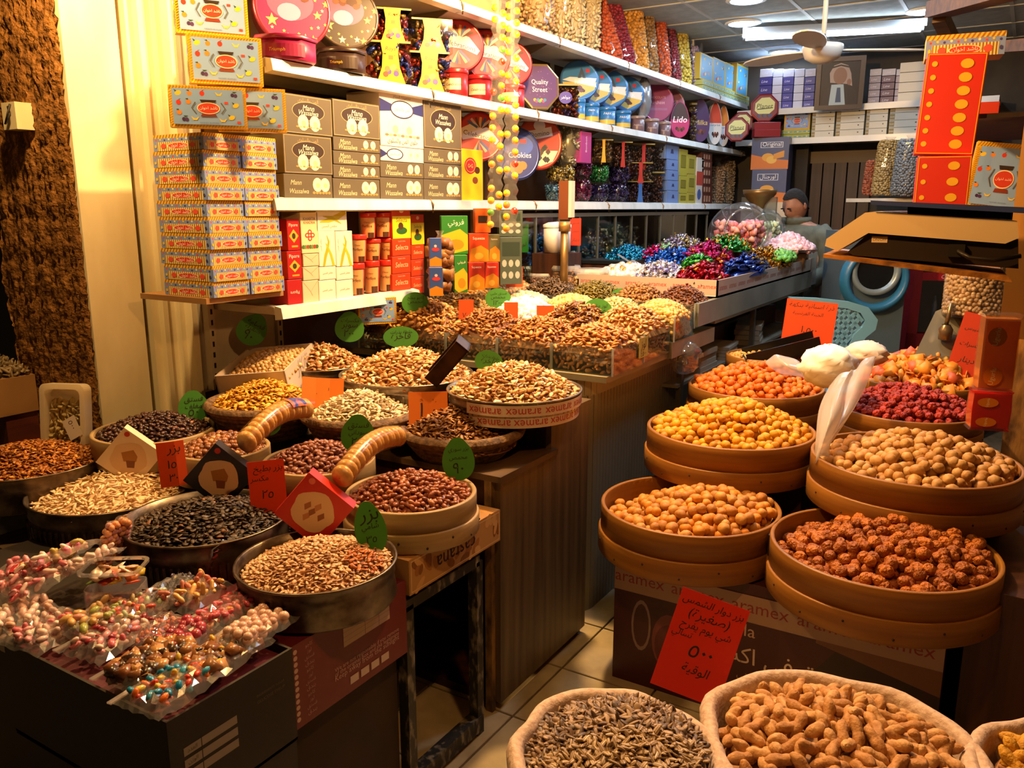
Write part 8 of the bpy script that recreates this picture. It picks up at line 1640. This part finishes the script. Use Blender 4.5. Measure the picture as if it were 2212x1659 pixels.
# ================================================================== HANGING STRINGS OF SWEETS
def candy_string(px0, px1, pyb, f, label, seed):
    a = at(px0, -160, 'f', f); b = at(px1, pyb, 'f', f); t = empty('candy_string', a); tag(t, label, 'sweets', 'hanging strings of lollies'); d = b - a; n = int(np.linalg.norm(d) / .05); rs = random.Random(seed); R_ = .0155
    cs = ['e8c010', 'e89018', 'e0c818', '50a030', 'd03018', 'e8a818']
    ms = [MB().lathe([(.001, -.011), (R_ * .8, -.009), (R_, 0), (R_ * .8, .009), (.001, .011)], SM(c, .2, 0, 0, .3), 16, Matrix.Rotation(PI / 2, 4, 'X')).mesh('lolly') for c in cs]
    m = MB(); vs = []; fs = []
    for k in range(n):
        u = (k + .5) / n; c = d * u; z = [0, 1, 3, 0, 5, 4, 2, 0, 1][(k * 2 + seed * 3) % 9]
        for s_ in ((-1, 1) if rs.random() < .45 else (rs.choice((-1, 1)),)):
            link('lolly', ms[[0, 1, 5, 3, 4, 2, 0, 5][rs.randrange(8)]], t, tuple(c + _R * s_ * .017 + np.array([0, 0, .012 * s_])), .55)
    for k in range(n * 2 + 1):
        u = k / (2 * n); c = d * u; w = .034 if k % 2 else .024
        for s_ in (-1, -.33, .33, 1): vs.append(tuple(c + _R * s_ * w - _F * (.014 if abs(s_) < .5 else .0)))
    fs = [(i * 4 + j, i * 4 + j + 1, (i + 1) * 4 + j + 1, (i + 1) * 4 + j) for i in range(2 * n) for j in range(3)]
    m.add(vs, fs, CLEAR('fff4ee', .08, .10), False); m.build('wrapper_strip', t)
candy_string(1082, 1068, 492, 3.5, 'left hanging string of round yellow and red lollies in clear wrappers', 1)
candy_string(1110, 1102, 500, 3.55, 'right hanging string of round yellow and red lollies in clear wrappers', 2)
# ================================================================== CARTONS OF SWEET PACKETS IN THE LEFT FOREGROUND
BKX = -1.25; zt = .675
BLK = NM('black_carton', '1a1311', '261c18', (6, 6, 6), .55)
bc = empty('black_carton', (-1.53, .97, 0)); tag(bc, 'black carton of sweet packets at the front left corner', 'carton'); W_, D_, H0, H1 = .56, .31, .455, zt
for nme, q in (('front_side', (-W_ / 2, W_ / 2, -D_ / 2, -D_ / 2 + .006, H0, H1)), ('back_side', (-W_ / 2, W_ / 2, D_ / 2 - .006, D_ / 2, H0, H1)), ('right_side', (W_ / 2 - .006, W_ / 2, -D_ / 2 + .006, D_ / 2 - .006, H0, H1)), ('left_side', (-W_ / 2, -W_ / 2 + .006, -D_ / 2 + .006, D_ / 2 - .006, H0, H1)), ('bottom', (-W_ / 2, W_ / 2, -D_ / 2, D_ / 2, H0, H0 + .006))): MB().box(*q, BLK).build(nme, bc)
MB().box(-W_ / 2 + .008, W_ / 2 - .008, -D_ / 2 + .008, D_ / 2 - .008, H1 - .05, H1 - .02, SM('5c1c34', .6)).build('inner_board', bc)
for nme, z0, z1 in (('lower_carton', .22, .45), ):
    lc = empty('black_carton', (-1.53, .97, 0)); tag(lc, 'second black carton with a white square emblem below the sweet packets', 'carton'); MB().box(-W_ / 2, W_ / 2 - .004, -D_ / 2, D_ / 2, z0, z1, BLK).build('carton_body', lc)
    m = MB(); P = Print(m, Matrix.Translation((W_ / 2 - .004, 0, .36)) @ Matrix(((0, 0, 1, 0), (1, 0, 0, 0), (0, 1, 0, 0), (0, 0, 0, 1)))); P.rect(-.10, -.06, -.0, .04, '8a8078'); P.ell(-.05, -.01, .042, .042, '1a1311', 20); P.text('Premium', -.05, -.01, .055, '8a8078', shear=.3); m.build('printed_emblem', lc)
    MB().box(-W_ / 2, W_ / 2, -D_ / 2, D_ / 2, 0, .215, NM('brown_base', '3a2412', '4c321c', (4, 4, 4), .8)).build('base_board', lc)
m = MB(); P = Print(m, Matrix.Translation((W_ / 2, 0, (H0 + H1) / 2)) @ Matrix(((0, 0, 1, 0), (1, 0, 0, 0), (0, 1, 0, 0), (0, 0, 0, 1))))
for k in range(3): P.poly([(-.125, .02 - .026 * k), (.0, .02 - .026 * k), (.0, .038 - .026 * k), (-.125, .038 - .026 * k)], '8f857c')
P.rect(-.086, -.04, -.084, .04, '1a1311')
for k, tt in enumerate(('العدد', 'الوزن', 'الصنف')): P.text(tt, -.106, .029 - .026 * k, .022, '3a302a')
for k, tt in enumerate(('INGREDIENTS SUGAR', 'GLUCOSE SYRUP')): P.text(tt, .09, .05 - .014 * k, .075, '5c5048')
m.build('printed_panel', bc)
# left end carton with a white edge
wc = empty('white_edge_carton', (-1.98, 1.06, 0)); tag(wc, 'dark carton with a white edge holding loose sweet bags at the far left', 'carton'); MB().box(-.40, .155, -.20, .21, .22, .655, BLK).build('carton_body', wc); MB().box(-.40, .16, -.206, -.20, .60, .665, SM('c8b8a8', .6)).build('white_edge', wc); MB().box(-.40, .155, -.2, .21, 0, .215, NM('brown_base', '3a2412', '4c321c', (4, 4, 4), .8)).build('base_board', wc)
# packets
FILM = CLEAR('fff4ee', .09, .13, .10)
def packet(px, py, z, w, d, rz, kinds, label, seed, tilt=(0, 0), th=.022, film=FILM, size=.013, fold=True, name='sweets_packet', fill=.86, lab=False):
    size *= .85; p = at(px, py, 'z', z); t = empty(name, (p[0], p[1], z - th * .5), 0, (tilt[0], tilt[1], rz)); tag(t, label, 'packet', 'clear packets of sweets'); rs = np.random.RandomState(seed)
    H = Heap(); tot = sum(k[2] for k in kinds); q = spread(size * 1.75, rect=(w * fill, d * .78), seed=seed)
    for l in range(2):
        pick = rs.choice(len(kinds), len(q), p=np.array([k[2] for k in kinds]) / tot)
        for i, (kn, cc, _) in enumerate(kinds): H.pieces(np.column_stack([q, np.full(len(q), size * .8 + l * size * .8) + rs.uniform(-.003, .003, len(q))])[pick == i], SHP(kn, size), cc, .7, seed + i + l * 7)
    H.build('sweets', VCM(.3, 0, .3), t)
    n = 10; m = MB(); vs = []
    for j in range(n + 1):
        for i in range(n + 1):
            u, v = i / n * 2 - 1, j / n * 2 - 1; e = (1 - abs(u) ** 5) * (1 - abs(v) ** 3); vs.append((u * w * .54 * (1 + rs.uniform(-.02, .02)), v * d * .56, th * (.12 + 1.0 * e) + rs.uniform(-.0055, .0055)))
    fs = [(j * (n + 1) + i, j * (n + 1) + i + 1, (j + 1) * (n + 1) + i + 1, (j + 1) * (n + 1) + i) for j in range(n) for i in range(n)]; m.add(vs, fs, film, False); m.build('film', t)
    if fold:
        m = MB(); m.box(-w * .54, w * .54, -d * .60, -d * .50, .002, .005, CLEAR('fff0ea', .30, .25, .1)); m.build('seal_fold', t)
    if lab: m = MB(); P = Print(m, Matrix.Translation((-w * .2, d * .1, th + .008))); P.ell(0, 0, .02, .013, 'b02830', 18); P.text('حلو', 0, 0, .02, 'f0d8d0'); m.build('oval_label', t)
    return t
PK = ['d07884', 'c86070', 'dc98a0']; WHT = ['e0c8c0', 'ecdcd4', 'd4b4ac']; CAR = ['7a4a28', '94643c', 'b98850']
R0 = -1.45
packet(372, 1475, .705, .17, .115, R0, [('bean', ['1c7ca8', '3494bc', 'd0b040', 'c83c28', 'd86c28'], 1)], 'packet of blue red and yellow jelly sweets at the front corner', 501, size=.015)
packet(330, 1428, .70, .17, .12, R0, [('cube', CAR + ['3a2418'], 1)], 'packet of brown fudge cubes behind the blue jelly sweets', 502)
packet(482, 1405, .70, .17, .11, R0, [('bean', ['d0a020', 'b88c18', '241c14'], .6), ('cube', CAR, .4)], 'packet of yellow and black liquorice sweets at the right edge', 503, size=.014)
packet(552, 1352, .715, .15, .10, R0, [('ball', ['d8b0a0', 'e4c0b0', 'cca090'], 1)], 'packet of round pinkish sugared balls below the tan seed pan', 504, size=.0135)
packet(500, 1310, .715, .16, .10, R0, [('bean', ['c85464', 'd4687c', 'b84454', ('d08838', .15)], 1)], 'packet of strawberry pink sugared almonds', 505, size=.013)
packet(425, 1280, .715, .15, .10, R0, [('peanut', ['c89a58', 'd8ac68', 'c87868'], 1)], 'packet of yellowish peanut shaped jellies near the ribbed pan', 506, size=.02)
packet(245, 1370, .70, .17, .12, R0, [('bean', PK + WHT, .7), ('bean', ['8a2430'], .3)], 'packet of pink and cherry red soft sweets in the second row', 507, size=.015)
packet(400, 1372, .70, .14, .10, R0, [('ball', ['9a2840', 'b04058', '842038'], .8), ('chip', ['d8a888'], .2)], 'packet of dark red jelly balls in the middle', 508, size=.014)
packet(335, 1355, .70, .13, .085, R0, [('chip', ['c05838', 'd07c48', '9c3c60'], 1)], 'small packet of orange red sugar crystals', 509, size=.008)
packet(210, 1335, .705, .15, .11, R0, [('bean', ['d8b078', 'c8a060', '98a050', 'd89080'], 1)], 'packet of mixed peach and green fruit jellies on the left', 510, size=.018)
packet(300, 1310, .71, .16, .10, R0, [('bean', ['a8b898', 'c85040', 'd0c090', 'b07868'], 1)], 'packet of pale mixed jellies with a torn silver corner', 511, size=.014)
packet(370, 1270, .715, .15, .09, R0, [('chip', ['3c3440', '544858', '2c2430'], 1)], 'packet of dark purple black sweets by the ribbed pan', 512, size=.012)
packet(110, 1355, .69, .16, .13, R0, [('bean', PK + WHT, 1)], 'packet of pale pink marshmallows at the left front', 513, size=.016)
packet(40, 1330, .69, .15, .13, R0, [('bean', WHT + ['d8a890'], 1)], 'packet of whitish marshmallows at the very left', 514, size=.018)
packet(70, 1250, .74, .16, .13, R0, [('peanut', WHT + PK, 1)], 'bag of pink finger marshmallows with a red label on the left heap', 515, size=.02, tilt=(.0, .25), lab=True)
packet(20, 1250, .73, .13, .12, R0, [('bean', PK, 1)], 'bag of pink sweets with a red label cut by the left picture edge', 516, size=.016, tilt=(.0, .3), lab=True)
packet(130, 1205, .76, .17, .13, R0, [('bean', ['b8a050', 'd0b868', 'd878a0', 'e0c8c0'], .6), ('peanut', WHT, .4)], 'bag of gold and pink mixed marshmallows at the top of the left heap', 517, size=.018, tilt=(.55, 0))
packet(190, 1215, .745, .13, .12, R0, [('bean', WHT, 1)], 'bag of pale sweets between the gold mix and the nut bag', 518, size=.016, tilt=(.5, 0))
packet(250, 1170, .76, .085, .17, R0, [('ball', ['d08a58', 'dc9a68', 'c88888'], 1)], 'slim upright bag of round orange sweets leaning on the pale seed pan', 519, size=.011, tilt=(1.15, 0), fold=False)
packet(478, 1205, .72, .085, .13, R0, [('chip', ['1c1414', '2c1c1c', 'a04050'], 1)], 'upright bag of black and red sweets leaning on the tan seed pan', 520, size=.014, tilt=(1.1, 0))
# clear tub of fruit jelly slices
p = at(250, 1262, 'z', .735); t = empty('clear_sweets_tub', p, .62); tag(t, 'clear plastic tub of fruit jelly slices lying on the packets', 'tub')
w_, d_, h_ = .125, .085, .045
m = MB(); strip(m, rrect(w_, d_, .02, 0), rrect(w_ - .004, d_ - .004, .019, 0), -h_, 0, FILM); o = m.build('tub_wall', t); o.rotation_euler = (PI / 2, 0, 0)
m = MB(); strip(m, rrect(w_ + .016, d_ + .016, .024, 0), rrect(w_, d_, .02, 0), -.003, .003, CLEAR('ffffff', .30, .1)); o = m.build('tub_rim', t); o.rotation_euler = (PI / 2, 0, 0); o.location = (0, 0, h_)
H = Heap(); q = spread(.03, rect=(w_ * .8, d_ * .75), seed=4); H.pieces(np.column_stack([q, np.full(len(q), .018)]), SHP('chip', .022), ['d04c28', 'd0b030', '80a040', 'd88048'], .5, 4); H.pieces(np.column_stack([q * .8, np.full(len(q), .034)]), SHP('chip', .022), ['c85048', 'd8a888', 'e0c8b8'], .4, 5); H.build('jelly_slices', VCM(.3, 0, .3), t)
